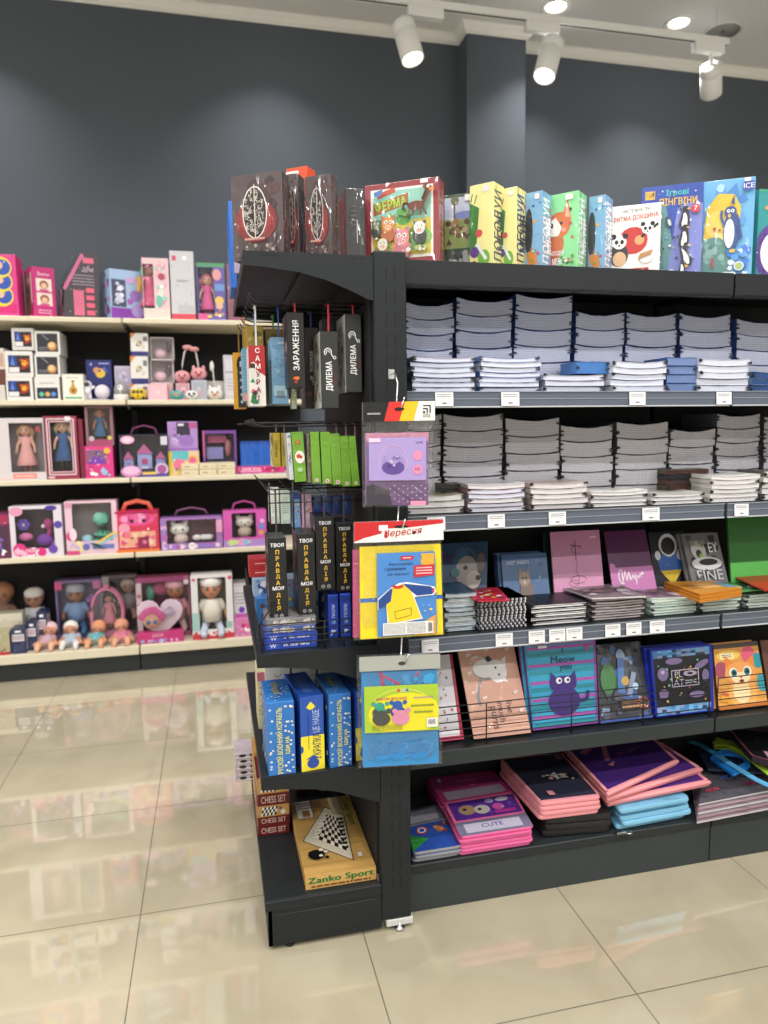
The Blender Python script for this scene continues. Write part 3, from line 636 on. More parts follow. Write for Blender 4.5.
def stalk_lamp(px, pyt, pyb, label, col, ball, bend, face=None, ears=True, z0=None, Y=WY+.08, box=None):
    p = P(px, pyb, Y); zb = WZ[3] if z0 is None else z0; zt = P(px, pyt, Y).z; H_ = zt-zb
    t = thing('desk_lamp', label, 'desk lamp', (p.x, Y, zb), 0, 'small animal desk lamps')
    r = .045; m = MB(); m.ball((0, 0, r*.8), (r, r*.8, r*.8), (col, 'm'), 16)
    if ears:
        for s_ in (-1, 1): m.ball((s_*r*.6, 0, r*1.5), (r*.22, r*.15, r*.35), (col, 'm'), 8)
    m.build('base', t)
    m = MB()
    for s_ in (-1, 1): m.ball((s_*.015, -.036, .042), (.005, .004, .006), ('2c2426', 'p'), 8)
    m.ball((0, -.037, .028), (.012, .006, .009), (face or 'b85a68', 'p'), 8); m.build('face', t)
    m = MB(); m.tube([(0, 0, r*1.5), (bend*.1, 0, H_*.5), (bend*.5, -.005, H_*.8), (bend, -.01, H_*.95)], .0045, ('dcd4d2', 'm'), 8); m.build('gooseneck', t)
    m = MB(); m.ball((bend, -.012, H_-.014), (.028, .02, .014) if abs(bend) > .01 else (.012, .012, .03), (ball, 'm'), 12); m.build('lamp_head', t)
zlow = P(183, 384, WY+.08).z
def art(F): F['front'].rect(.08, .1, .92, .9, 'cf9aa8').blobs(.1, .1, .9, .9, ['e8c0c8', 'b87a88'], 6, .1, .2, 2)
wbox(175.5, 189.5, 383, 3, 'gadget_box', 'rose box under the pink desk lamp with the side bent neck', 'boxed gadget', 'd8a8b4', art, Y=WY+.04, d=.1)
stalk_lamp(182.5, 345, 383, 'pink desk lamp with a bent neck on a rose box', 'e5a1a8', 'e0a0a4', .035, z0=P(182, 383, WY+.05).z, ears=False)
def art(F): F['front'].rect(.1, .1, .9, .9, 'a8b0bc').blobs(.1, .1, .9, .9, ['c0c8d0', '8a90a0', 'd8a0a8'], 8, .1, .2, 2)
wbox(191, 206.5, 380, 3, 'gadget_box', 'grey blue box under the pink pig desk lamp', 'boxed gadget', 'b8bcc8', art, Y=WY+.04, d=.1)
stalk_lamp(199, 347, 380, 'pink pig desk lamp with an upright neck on a grey box', 'e8a6ac', 'dd9a9c', -.02, face='c8404e', z0=P(198, 380, WY+.05).z)
stalk_lamp(215, 364, 400, 'white desk lamp with an orange tuft at the right of the gadgets', 'ece8e4', 'ece8e4', -.01, face='e08a4a', Y=WY+.06)
wbox(204, 226, 381, 3, 'gadget_box', 'pale box behind the white desk lamp', 'boxed gadget', 'c9c2bc', A_busy(['d8d2cc', 'b0a8a4'], 6, 2), Y=Yw+.07, d=.06)
def art(F): F['front'].rect(.1, .1, .9, .9, 'd8d4dc').rect(.1, .6, .9, .64, 'a8a4ac').lines(.2, .2, .8, .5, 4, 'b8b4bc')
wbox(223, 238, 355, 3, 'gadget_box', 'tall pale grey box at the right end of the fourth wall shelf', 'boxed gadget', 'ccc8d0', art, Y=Yw+.04, d=.1)
for px, col, lb, fc in ((177, '35b3b8', 'small round turquoise gadget on the shelf edge', 'e09040'), (192, 'efecea', 'small round white cow-spotted gadget on the shelf edge', '2a2a2c')):
    p = P(px, 400, WY+.03); t = thing('round_gadget', lb, 'toy', (p.x, p.y, WZ[3]), 0, 'little round gadgets on the fourth wall shelf')
    m = MB(); m.ball((0, 0, .026), (.036, .025, .026), (col, 'm'), 16); m.build('body', t)
    m = MB(); m.ball((-.012, -.022, .03), (.008, .005, .009), (fc, 'p'), 8); m.ball((.012, -.022, .032), (.008, .005, .009), (fc, 'p'), 8); m.ball((0, -.024, .02), (.007, .004, .005), (fc, 'p'), 8); m.build('face', t)

# --- third wall shelf: dolls
def fill(t, w_, d, h): fig(t, .05*w_, d*.55, .018, h*.86, 'd9a890', 'b88d68', 'dfa3a0', legs='a87a68')
def art(F):
    f = F['front']; f.rect(.3, .03, .78, .11, 'e88a80').lines(.34, .05, .74, .09, 1, 'fbe0d8').rect(0, .005, .3, .04, 'f0c8c4').circ(.86, .82, .06, 'a84a58')
window_box(-6, 44, 418, 2, 'doll_box', 'white window box with a blond doll in a ruffled pink dress', 'toy box', 'd9d2d4', '8c8288', fill, (.27, .13, .96, .92), art, group='toys on the third wall shelf')
def fill(t, w_, d, h): fig(t, .02*w_, d*.5, .04, h*.82, 'e0b096', 'd8bc84', '36588c', legs='4a3a3a')
def art(F):
    f = F['front']; f.frame(.1, .075, .9, .955, .035, 'eadfe2').frame(.17, .115, .83, .915, .03, 'd8c8cc').rect(.06, .02, .25, .045, 'f0d8e0').rect(.65, .93, .82, .99, 'f5f0f0')
window_box(42.5, 76, 416, 2, 'doll_box', 'burgundy window box with a blond doll in a blue denim dress', 'toy box', '9a3550', '181418', fill, (.19, .13, .81, .9), art, group='toys on the third wall shelf')
wbox(77.5, 82, 419, 2, 'doll_box', 'narrow burgundy box edge right beside the denim doll box', 'toy box', '7a2038', None, d=.12, group='toys on the third wall shelf')
def art(F):
    f = F['front']; f.blobs(.02, .02, .98, .98, ['e85a9c', 'f59ac4', 'd8307c'], 22, .05, .12, 3).rect(.18, .45, .8, .88, '86607c').poly([(.2, .45), (.4, .7), (.5, .62), (.62, .72), (.78, .45)], '7a3fb0').circ(.5, .78, .05, '3a4aa0').circ(.82, .85, .1, 'f0b83c').blobs(.05, .03, .95, .35, ['f7c3d9', '9ac4e8', 'e03a86', 'ffffff'], 14, .06, .12, 5)
zt = P(96, 446, WY+.04).z
wbox(80, 112.5, 446, 2, 'toy_box', 'bright pink box picturing a purple skirt, third wall shelf', 'toy box', 'e0418e', art, group='toys on the third wall shelf', Y=WY+.04, d=.14)
def fill(t, w_, d, h): fig(t, 0, d*.5, .008, h*.9, 'b98068', '8c5a38', '3f6488')
window_box(84, 112, 406, 2, 'doll_box', 'tall box with a long haired doll, standing on the bright pink box', 'toy box', '9a7078', '5a3a44', fill, (.1, .05, .9, .95), lambda F: F['front'].rect(.05, .02, .95, .16, 'a84870').circ(.2, .18, .1, 'c8b8c0').circ(.85, .2, .08, 'd8c860'), z0=zt+.001, Y=WY+.05, group='toys on the third wall shelf', d=.1)
def castle(t, w_, d, h):
    m = MB()
    for x, hh, r in ((-.34, .6, .1), (0, .78, .15), (.34, .6, .1)):
        m.box((x-r)*w_, d*.3, .004, (x+r)*w_, d*.7, h*hh*.7, '9aa4dc'); m.prism([((x-r*1.15)*w_, h*hh*.7), ((x+r*1.15)*w_, h*hh*.7), (x*w_, h*hh)], d*.25, d*.75, 'b85a98')
        m.box((x-r*.4)*w_, d*.28, h*.3, (x+r*.4)*w_, d*.29, h*hh*.55, 'b23468'); m.box((x-r*.5)*w_, d*.28, h*.08, (x+r*.5)*w_, d*.29, h*.24, 'dfe4f4')
    m.build('toy_castle', t)
def art(F):
    f = F['front']; f.ell(.17, .88, .15, .1, 'e9a8cc').ell(.17, .88, .1, .06, 'f6d8e8').ell(.22, .14, .22, .14, 'd08ac4').ell(.22, .16, .17, .1, 'efc0e0').circ(.86, .18, .14, 'd8c8ec').circ(.86, .18, .1, 'b05c9c').rect(.4, 0, 1, .08, '5a4a9a').rect(.45, .06, .75, .12, 'e8c860').rect(.86, .75, 1, .95, 'd8d4e0')
window_box(118.5, 167, 434.5, 2, 'castle_playset', 'lilac toy castle playset in a dark carry box, third wall shelf', 'playset', '3a3548', '24212c', castle, (.03, .2, .97, .97), art, d=.14, group='toys on the third wall shelf', handle='8a4a78')
def art(F): F['front'].rect(0, 0, 1, .1, '9a70c0').rect(.3, .45, .75, .97, '3a3048').ell(.62, .35, .26, .2, 'a076c4').blobs(.02, .1, .5, .6, ['c9a8dc', 'a080c8', 'e0c8ec'], 10, .08, .16, 3).rect(.72, .78, .98, .96, 'c05a94').rect(.35, .85, .55, .93, 'e8e8f4')
zt = P(184, 451, WY+.05).z
def art2(F):
    F['front'].rect(0, 0, .12, 1, 'e8cc3c').rect(.12, .62, .65, 1, '5fc0c8').ell(.35, .45, .2, .25, 'f07a9c').circ(.78, .6, .17, 'e8a83c').circ(.78, .6, .11, 'd85a9c').blobs(.1, .05, .6, .4, MIX, 8, .06, .1, 3)
wbox(168, 199, 451, 2, 'toy_box', 'yellow, turquoise and pink toy box, third wall shelf', 'toy box', 'e8c8a0', art2, Y=WY+.05, group='toys on the third wall shelf')
wbox(167, 197, 421.5, 2, 'toy_box', 'lilac and black toy box standing on the yellow and turquoise one', 'toy box', 'b48fce', art, Y=WY+.06, z0=zt, group='toys on the third wall shelf', d=.1)
def room(t, w_, d, h):
    m = MB(); m.box(-.4*w_, d*.4, .35*h, .1*w_, d*.7, .62*h, '8a88c0'); m.box(-.35*w_, d*.4, .72*h, .2*w_, d*.6, .9*h, 'a84a74'); m.ball((.25*w_, d*.5, .6*h), (.1*w_, .02, .2*h), 'a86a70'); m.box(-.4*w_, d*.3, .1*h, .4*w_, d*.5, .28*h, 'd8d8e4'); m.build('play_furniture', t)
window_box(202, 236, 430.5, 2, 'playset_box', 'purple window box with doll furniture, third wall shelf', 'playset', '7a4a9c', '4a3050', room, (.07, .1, .93, .93), lambda F: F['front'].rect(0, 0, 1, .08, 'c87ab4').rect(.0, .4, .06, 1, 'c05a8c'), Y=WY+.08, d=.12, group='toys on the third wall shelf')
Ys = WY+.02
for r_ in range(2):
    for c_ in range(3):
        a = P(181+c_*18.3, 471.5-r_*6.3, Ys); b = P(198.7+c_*18.3, 471.5-r_*6.3, Ys); zb = WZ[2]+r_*.036
        carton('small_cream_box', 'small cream box at the shelf edge, %s of the %s row of three' % (['left one', 'middle one', 'right one'][c_], ['lower', 'upper'][r_]), 'small box', ((a.x+b.x)/2, Ys, zb), b.x-a.x, .05, .0355, 'eadfc2', lambda F: F['front'].frame(.04, .08, .96, .92, .02, 'c9a050').rect(.15, .35, .5, .55, 'b8a070').rect(.6, .4, .85, .5, 'c8b890'), 0, 'small cream boxes on the third wall shelf')
def art(F): F['front'].circ(.7, .15, .03, 'dce8ff').rect(0, 0, 1, .08, '3a68b8').rect(0, .9, 1, 1, '1f4ca0')
zt1 = WZ[2]+.05; zt2 = zt1+.035
wbox(236, 285, 473, 2, 'flat_box', 'pale blue flat box, lowest of three at the right of the third wall shelf', 'toy box', '7fa8cc', lambda F: F['front'].rect(.05, .2, .9, .8, '9ec0dc'), Y=WY+.05, group='flat boxes right of the small cream boxes')
zt1 = P(260, 473, WY+.05).z; zt2 = P(260, 466, WY+.05).z
wbox(236, 285, 466, 2, 'flat_box', 'hot pink flat box between two blue boxes, third wall shelf', 'toy box', 'd8408c', lambda F: F['front'].rect(.05, .2, .5, .8, 'f0a0c4').rect(.6, .3, .9, .7, 'c02858'), Y=WY+.05, z0=zt1, group='flat boxes right of the small cream boxes')
carton('toy_box', 'plain deep blue glossy box on top of the pink flat box', 'toy box', (P(263, 441, WY+.06).x, WY+.06, zt2), .26, .12, P(263, 441, WY+.06).z-zt2, '1f5fbf', art, 0, 'flat boxes right of the small cream boxes', 'w')
# --- second wall shelf
G2 = 'toy boxes on the second wall shelf'
def horse(t, w_, d, h):
    m = MB(); x, z = .12*w_, .3*h
    m.ball((x, d*.5, z), (w_*.17, .03, h*.13), ('7a3fa0', 'm')); m.tube([(x+w_*.08, d*.5, z+h*.05), (x+w_*.1, d*.5, z+h*.25)], w_*.05, ('a83a7a', 'm')); m.ball((x+w_*.08, d*.5, z+h*.32), (w_*.1, .025, h*.11), ('a83a7a', 'm'))
    m.ball((x-w_*.02, d*.45, z+h*.28), (w_*.04, .02, h*.04), ('f0e4ee', 'm')); m.build('toy_horse', t)
    m = MB()
    for k in range(6): a = k*1.047; m.ball((-.28*w_+.05*w_*math.cos(a)*1.6, d*.5, .62*h+.07*h*math.sin(a)), (w_*.055, .015, h*.055), ('6a4fb0', 'm'), 8)
    m.ball((-.28*w_, d*.45, .62*h), (w_*.03, .015, h*.03), ('e8e0ee', 'm'), 8); m.ball((-.25*w_, d*.5, .38*h), (w_*.14, .02, h*.08), ('d070a8', 'm')); m.ball((.33*w_, d*.5, .2*h), (w_*.1, .02, h*.1), ('9a5fc0', 'm')); m.build('accessories', t)
def art(F):
    f = F['front']; f.ell(.13, .9, .13, .09, 'e59cc0').circ(.92, .62, .08, '5a48a8').ell(.8, .95, .12, .05, '5a3a9c').ell(.16, .15, .13, .13, 'e23a8a').blobs(.02, .0, .7, .22, ['e85aa0', 'f6c0d8', 'ffffff', 'd0307c'], 16, .05, .1, 2).circ(.58, .1, .09, 'e0308a').circ(.8, .14, .09, '7048b0').txt('ЛЮБИ', .4, .13, .06, 'ffffff', wmax=.3)
window_box(8, 61, 506, 1, 'toy_set_box', 'white window box with a purple toy horse and flower pieces', 'playset', 'e6dee8', '3a2438', horse, (.1, .16, .84, .94), art, group=G2)
def art(F): F['front'].rect(.0, .75, 1, .95, 'a83058').rect(.2, .1, .9, .7, '4a3048').blobs(.1, .05, .9, .5, PURP, 10, .1, .2, 2)
wbox(-14, 8, 513, 1, 'toy_set_box', 'dark plum toy box cut by the left photo edge, second wall shelf', 'toy box', '6a2a50', art, group=G2)
def unic(t, w_, d, h):
    m = MB(); m.tube([(.1*w_, d*.5, h*.15), (.2*w_, d*.5, h*.35), (.14*w_, d*.5, h*.6), (.28*w_, d*.5, h*.72)], .03, ('63b49a', 'm'), 10, taper=[.07, .055, .045, .02]); m.ball((.13*w_, d*.4, .66*h), (w_*.12, .03, h*.11), ('7fc8ae', 'm')); m.ball((-.12*w_, d*.5, .25*h), (w_*.12, .03, h*.1), ('9fd0e0', 'm')); m.build('toy_unicorn', t)
def art(F):
    f = F['front']; f.circ(.1, .35, .1, 'e04a88').ell(.14, .38, .07, .12, 'f6dce6').blobs(.02, .02, .5, .28, ['e8a0c0', 'f6d4e0', 'f0e0a0', 'b0d8ec', 'd0b0e0'], 18, .05, .1, 3).line([(.6, .2), (.85, .35), (.98, .4)], .05, 'f0d070').line([(.62, .16), (.88, .3), (.99, .34)], .04, '9ad0e8').circ(.38, .14, .07, '6a6ac0').rect(.5, .1, .92, .18, '6f7ac0').ell(.08, .93, .08, .05, 'd898b8').rect(.0, .0, .25, .08, 'd05088')
window_box(63.5, 116, 501, 1, 'toy_set_box', 'pale pink box with oval window and a green toy unicorn', 'playset', 'e9c7d6', '80787a', unic, (.14, .25, .9, .96), art, group=G2)
def art(F):
    f = F['front']; f.ell(.5, .8, .42, .16, 'e8589c').blobs(.1, .7, .9, .96, ['ea6aa4', 'f59cc4', 'd83a80'], 12, .08, .14, 5).circ(.38, .76, .05, '4a2038').circ(.66, .76, .05, '4a2038').circ(.2, .58, .13, 'f0a0b8').rect(.08, .12, .92, .5, 'f0b090').blobs(.06, .1, .94, .56, ['f07a8c', 'f6b8a0', 'f8d8c0', 'e0508c'], 16, .06, .12, 6).rect(.5, .1, .76, .36, '9c2a58').circ(.66, .24, .05, 'e0809c').rect(0, 0, 1, .07, 'e8843c').rect(0, .95, 1, 1, 'b81c54')
t = wbox(114.5, 158, 511, 1, 'carry_house_box', 'red pink carry box shaped like a dressing house with an orange handle', 'playset', 'dc3a5c', art, d=.11, group=None)
m = MB(); m.tube([(-.08, .05, .24), (-.06, .05, .285), (0, .05, .3), (.06, .05, .285), (.08, .05, .24)], .013, ('e8705c', 'm'), 8)
zt = P(136, 511, WY+.03).z-WZ[1]; m.v = [(x, y, z-.24+zt-.008) for x, y, z in m.v]; m.build('handle', t)
def catt(t, w_, d, h):
    m = MB(); x = -.2*w_; m.ball((x, d*.5, .62*h), (.16*w_, .035, .2*h), ('efece6', 'm')); m.ball((x+.02*w_, d*.5, .3*h), (.12*w_, .03, .2*h), ('e0c8c4', 'm'))
    for s_ in (-1, 1): m.ball((x+s_*.1*w_, d*.5, .82*h), (.045*w_, .015, .09*h), ('f0ece8', 'm'), 8); m.ball((x+s_*.055*w_, d*.5-.033, .62*h), (.016*w_, .004, .03*h), ('3a3a48', 'p'), 8)
    for k in (.08, .2, .28): m.ball((k*w_, d*.5, .32*h), (.08*w_, .03, .1*h), ('eeeae6', 'm'), 10)
    m.build('plush_cat', t)
def art(F):
    f = F['front']; f.blobs(0, 0, .12, .95, ['b090dc', 'f0c0dc', 'e0d0f0', 'c070c0'], 14, .03, .06, 2).blobs(.1, .0, .98, .2, ['b080d8', 'e0b8e8', 'f6d8ec', 'c860b0'], 20, .03, .07, 3).circ(.5, .11, .06, 'f6f0f4').circ(.48, .12, .01, '3a3048').circ(.52, .12, .01, '3a3048').rect(.6, .06, .88, .14, '9a80d8').rect(.9, .5, 1, .9, 'e8a8cc')
window_box(159.5, 222, 517.5, 1, 'plush_cat_box', 'wide lilac window box with a white plush cat lying inside', 'plush toy', 'a87ac0', '6a4050', catt, (.1, .2, .9, .93), art, group=G2, handle='7a4a6c')
def bear(t, w_, d, h):
    m = MB(); m.ball((0, d*.5, .66*h), (.22*w_, .035, .16*h), ('e8e2da', 'm')); m.ball((0, d*.5, .38*h), (.17*w_, .03, .18*h), ('c8b8a8', 'm'))
    for s_ in (-1, 1): m.ball((s_*.15*w_, d*.5, .81*h), (.06*w_, .015, .07*h), ('eae4de', 'm'), 8); m.ball((s_*.08*w_, d*.5-.034, .67*h), (.02*w_, .004, .022*h), ('3a3438', 'p'), 8)
    m.ball((0, d*.5-.036, .6*h), (.03*w_, .005, .018*h), ('5a4a4c', 'p'), 8); m.build('plush_bear', t)
def art(F):
    f = F['front']; f.rect(0, 0, 1, .2, 'b48fd8').blobs(.05, .02, .7, .24, ['8fc0e8', 'd0e090', 'e8a0d0', 'a080d8'], 10, .06, .12, 2).circ(.88, .55, .07, '7a90d8').circ(.87, .38, .06, 'e0a860').circ(.9, .7, .05, 'e8c0e0')
window_box(222.5, 266, 510.5, 1, 'plush_bear_box', 'magenta window box with a pale plush bear standing inside', 'plush toy', 'd65fb4', '4a4044', bear, (.2, .26, .76, .93), art, group=G2, handle='c0509c')

# --- lowest wall shelf
G1 = 'dolls on the lowest wall shelf'
def bag_over(parent, w_, d, h, name='clear_bag', x=0, lean=0):
    """crumpled clear bag around something w by d by h"""
    R = random.Random(int(w_*9999)); m = MB(); n, k_ = 14, 6; vs = []; fs = []
    for i in range(k_+1):
        t_ = i/k_; sc = math.sin(math.pi*min(.98, .12+.83*t_))**.45
        for k in range(n):
            a = 2*math.pi*k/n; q = 1+R.uniform(-.09, .09)
            vs.append((x+w_/2*sc*math.cos(a)*q, d/2+d/2*sc*math.sin(a)*q, h*t_))
    for i in range(k_):
        for k in range(n): k2 = (k+1) % n; fs.append((i*n+k, i*n+k2, (i+1)*n+k2, (i+1)*n+k))
    fs.append(tuple(k_*n+k for k in range(n))); m.add(vs, fs, BAG, False); return m.build(name, parent)
def bagdoll(px, pyt, pyb, wpx, label, skin, dress, hat, Y, z0=.15, legs=None, group='bagged dolls', lying=False):
    p = P(px, pyb, Y); h = P(px, pyt, Y).z-z0; w_ = P(px+wpx/2, pyt, Y).x-P(px-wpx/2, pyt, Y).x; z0 += .004
    t = thing('bagged_baby_doll', label, 'doll', (p.x, Y, z0), 0, group)
    fig(t, 0, .06, .004, h*.94, skin, skin, dress, 'baby', legs, hat=hat); bag_over(t, w_, .12, h); return t
bagdoll(2, 584, 628, 24, 'bare brown doll in a bag above the navy boxes, cut by the photo edge', 'b07a58', '8a6a5a', None, WY+.27)
bagdoll(34, 590, 632, 28, 'bagged doll with a white hooded hat above the navy boxes', 'b8805c', 'd8dce0', 'e8e4e4', WY+.25, legs='8890a0')
def navy(F):
    f = F['front']; f.rect(.1, .5, .9, .78, 'e0dce4').lines(.15, .55, .85, .74, 3, '8a3040').rect(.15, .1, .85, .35, '3a4468').rect(.3, .85, .7, .93, 'f4f4f4'); F['right'].rect(.1, .1, .9, .9, 'c8c0cc').lines(.2, .2, .8, .8, 6, 'a84058')
for i, (a_, b__, tp, Yq, zz_, lb) in enumerate([(10, 25, 629, WY+.03, .15, 'navy and white small box, leftmost whole one of the cluster'), (26, 36, 622, WY+.07, .15, 'navy and white small box in the middle of the cluster'), (36, 46, 612, WY+.13, .15, 'navy and white small box at the back right of the cluster')]):
    wbox(a_, b__, tp, 0, 'navy_toy_box', lb, 'toy box', '2b3358', navy, d=.1, Y=Yq, z0=zz_, group='navy and white small boxes')
wbox(-16, 9, 633, 0, 'toy_box', 'beige patterned box cut by the left photo edge, lowest wall shelf', 'toy box', 'b4ac8c', lambda F: F['front'].blobs(.1, .1, .9, .9, ['d8d0b0', '6a6850', '8a3a3a'], 14, .06, .1, 2).rect(.3, 0, 1, .12, 'b81838'), group=None)
wbox(-16, 22, 614, 0, 'cream_box', 'plain cream lidded box behind the navy boxes', 'small box', 'cfc8b4', lambda F: F['front'].rect(0, .8, 1, 1, 'dcd6c4'), Y=WY+.15, d=.08)
def fill(t, w_, d, h): fig(t, -.1*w_, d*.55, .02, h*.84, 'a87458', '8fa4c4', '7f9cc8', 'baby', '4a78a8', hat='b4b8c8')
def art(F): F['front'].rect(0, .85, .15, .98, 'd85a90').rect(.82, .84, .98, .97, 'c87aa8').blobs(.6, .55, .98, .82, ['8a6aa8', 'b090c8', 'a04878'], 8, .05, .08, 2).rect(0, .0, 1, .06, '5a5a8c')
window_box(54, 101, 580, 0, 'doll_box', 'violet window box with a baby doll in a light blue romper and hat', 'toy box', '7a6a9c', '5a5474', fill, (.05, .08, .95, .95), art, Y=WY+.25, group=G1)
def fill(t, w_, d, h): fig(t, .2*w_, d*.55, .25*h, h*.65, 'b8907c', 'c8bcb0', '8a8088', 'baby')
window_box(101, 137, 575, 0, 'doll_box', 'dim grey window box behind the pink arched doll carrier', 'toy box', '6a6068', '4a4448', fill, (.06, .06, .94, .94), lambda F: F['front'].rect(0, .84, .2, .98, 'b8b0b4'), Y=WY+.265, group=G1)
# pink arched carrier
p = P(109, 636, WY+.20); p.y = WY+.172; w_ = .175; h = P(109, 588, WY+.20).z-.15
t = thing('doll_carrier', 'pink edged clear arched carrier with a dark haired doll', 'doll', (p.x, p.y, .15), 0, None)
m = MB()
for yy in (0, .055): m.tube([(-w_/2, yy, .0)] + [(w_/2*math.cos(math.pi-a*math.pi/10), yy, h*.55+h*.45*math.sin(a*math.pi/10)) for a in range(11)] + [(w_/2, yy, 0)], .006, ('e08ab0', 'm'), 8)
m.box(-w_/2, 0, 0, w_/2, .055, .05, ('e094b4', 'm')); m.ball((0, .035, h+.008), (.018, .015, .014), ('e08ab0', 'm')); m.build('frame', t)
m = MB(); q = [(-w_/2, 0)] + [(w_/2*math.cos(math.pi-a*math.pi/10), h*.55+h*.45*math.sin(a*math.pi/10)) for a in range(11)] + [(w_/2, 0)]; m.prism(q, -.001, 0, BAG); m.build('clear_panel', t)
fig(t, .01, .035, .05, h*.72, 'c89080', '2c2024', 'd8849c')
def lying(px0, px1, pyt, pyb, label, skin, dress, hat, Y, legs, flip=1):
    """bagged baby doll lying on its back, head away from the shelf edge, legs towards it"""
    z0 = WZ[0]; a = P(px0, pyb, Y); b = P(px1, pyb, Y); w_ = b.x-a.x; h = P(px0, pyt, Y+.08).z-z0; t = thing('bagged_baby_doll', label, 'doll', ((a.x+b.x)/2, Y, z0), 0, G1); r = .036; h = max(h, .1)
    m = MB(); hc = (flip*w_*.06, .085, h*.5+.03); m.ball(hc, (r*1.05, r, r), (skin, 'c'), 16)
    m.tube([(hc[0], .09, h*.5), (0, .06, h*.38), (-flip*w_*.02, .02, h*.25)], .03, (skin, 'c'), 10, taper=[.02, .032, .03])
    for s_ in (-1, 1):
        m.tube([(s_*.03, .06, h*.45), (s_*w_*.28, .03, h*.36), (s_*w_*.36, -.005, h*.3)], .012, (skin, 'c'), 8, taper=[.016, .014, .012]); m.ball((s_*w_*.37, -.01, h*.29), (.014, .012, .012), (skin, 'c'), 8)
        m.tube([(s_*.018, .02, h*.25), (s_*.035, -.02, h*.3), (s_*.035, -.045, h*.16)], .015, (legs, 'c'), 8, taper=[.02, .018, .014]); m.ball((s_*.036, -.052, h*.17), (.014, .012, .02), (legs, 'c'), 8)
        m.ball((hc[0]+s_*r*.4, hc[1]-r*.9, hc[2]+r*.05), (r*.13, r*.06, r*.14), ('2c2422', 'p'), 8)
    m.ball((hc[0], hc[1]-r*.98, hc[2]-r*.2), (r*.1, r*.08, r*.08), (skin, 'c'), 6); m.ball((hc[0], hc[1]-r*.9, hc[2]-r*.5), (r*.2, r*.06, r*.07), ('b85a58', 'p'), 8)
    b = m.build('doll', t)
    m = MB(); m.ball((hc[0], hc[1]+r*.25, hc[2]+r*.25), (r*1.15, r*1.05, r*1.05), (hat or skin, 'c'), 14); m.build('hat' if hat else 'hair', b)
    m = MB(); m.tube([(hc[0]*.8, .07, h*.42), (0, .04, h*.36), (0, .005, h*.26)], .04, (dress, 'c'), 12, taper=[.024, .036, .034])
    for s_ in (-1, 1): m.tube([(s_*.03, .06, h*.45), (s_*w_*.24, .035, h*.38)], .02, (dress, 'c'), 8)
    m.build('romper', b); m = MB(); R = random.Random(px0); n = 16; vs = []; fs = []
    for i in range(6):
        for k in range(n):
            an = 2*math.pi*k/n; q = (1+R.uniform(-.1, .1))*(1, 1.02, .95, .8, .5, .15)[i]; vs.append((w_*.46*math.cos(an)*q, .03+.075*math.sin(an)*q, h*1.02*i/5+(.0 if i < 1 else R.uniform(-.004, .004))))
    for i in range(5):
        for k in range(n): fs.append((i*n+k, i*n+(k+1) % n, (i+1)*n+(k+1) % n, (i+1)*n+k))
    m.add(vs, fs, BAG); m.build('clear_bag', t)
lying(33, 60, 626, 656, 'bagged baby doll in a white and pink wrap left end of the shelf edge', 'e0a080', 'd4b0c0', 'e8c8d0', WY+.065, 'e8b898')
lying(57, 85, 625, 655, 'bagged baby doll in pale blue with a white hat on the shelf edge', 'dc9c78', 'b8c8dc', 'ece8e4', WY+.065, 'e8e4e4', -1)
lying(83, 109, 627, 653, 'bagged baby doll in a turquoise top on the shelf edge', 'e09c74', '6cc4cc', None, WY+.065, 'e4ac84')
lying(108, 137, 626, 651, 'bagged baby doll in bright pink left of the heart-shaped pack', 'e0a080', 'ee86a8', None, WY+.065, 'e8b090', -1)
def fill(t, w_, d, h):
    fig(t, .22*w_, d*.55, .02, h*.85, 'c88c6c', '8a5a40', 'e0a0b0', 'baby', 'd8b8b8', hat='e8b0bc')
    m = MB(); m.ball((-.05*w_, d*.6, .78*h), (.05, .02, .04), ('b04878', 'm')); m.ball((-.25*w_, d*.6, .7*h), (.025, .02, .05), ('58a090', 'm')); m.build('accessories', t)
def art(F): F['front'].rect(0, .0, .1, 1, 'd8c4d0').circ(.05, .7, .04, 'b07868').circ(.05, .55, .04, 'b07868').circ(.94, .9, .05, 'f2e8ee').rect(0, .92, .9, 1, 'a04878')
window_box(135, 189, 577, 0, 'doll_box', 'pink trimmed window box with a bonneted baby doll behind the heart pack', 'toy box', 'c06a94', '5a3048', fill, (.1, .06, .98, .92), art, Y=WY+.15, group=G1)
# heart shaped pack
Yh = WY+.03; p = P(161, 649, Yh); t = thing('heart_pack', 'clear heart-shaped pack with a doll head in bright pink hair', 'doll', (p.x, p.y, .15)); w_ = P(185, 620, Yh).x-P(138, 620, Yh).x; h = P(161, 598, Yh).z-.15
pts = []
for k in range(28):
    a = 2*math.pi*k/28; x = 16*math.sin(a)**3; y = 13*math.cos(a)-5*math.cos(2*a)-2*math.cos(3*a)-math.cos(4*a); pts.append((x/34*w_*1.05, max(.01, h*.55+y/30*h*.95)))
m = MB(); m.prism(pts[::-1], .045, .05, ('e6d2e4', 'p')); m.build('backing_card', t)
m = MB(); m.prism([(x*.97, z) for x, z in pts][::-1], .0, .003, BAG); m.build('clear_shell', t)
m = MB(); m.box(-w_/2, -.002, 0, w_/2, .06, h*.24, ('c8387c', 'p')); f = Face(m, (-w_/2, -.0025, 0), (w_/2, -.0025, 0), (w_/2, -.0025, h*.24), (-w_/2, -.0025, h*.24)); f.blobs(.05, .0, .95, .45, ['f0b0d0', '8ab0e0', 'f0e0ec', 'b060c0'], 14, .03, .06, 2).txt('ДОЛЛ', .45, .7, .3, 'f4d0e0', wmax=.4); m.build('base_card', t)
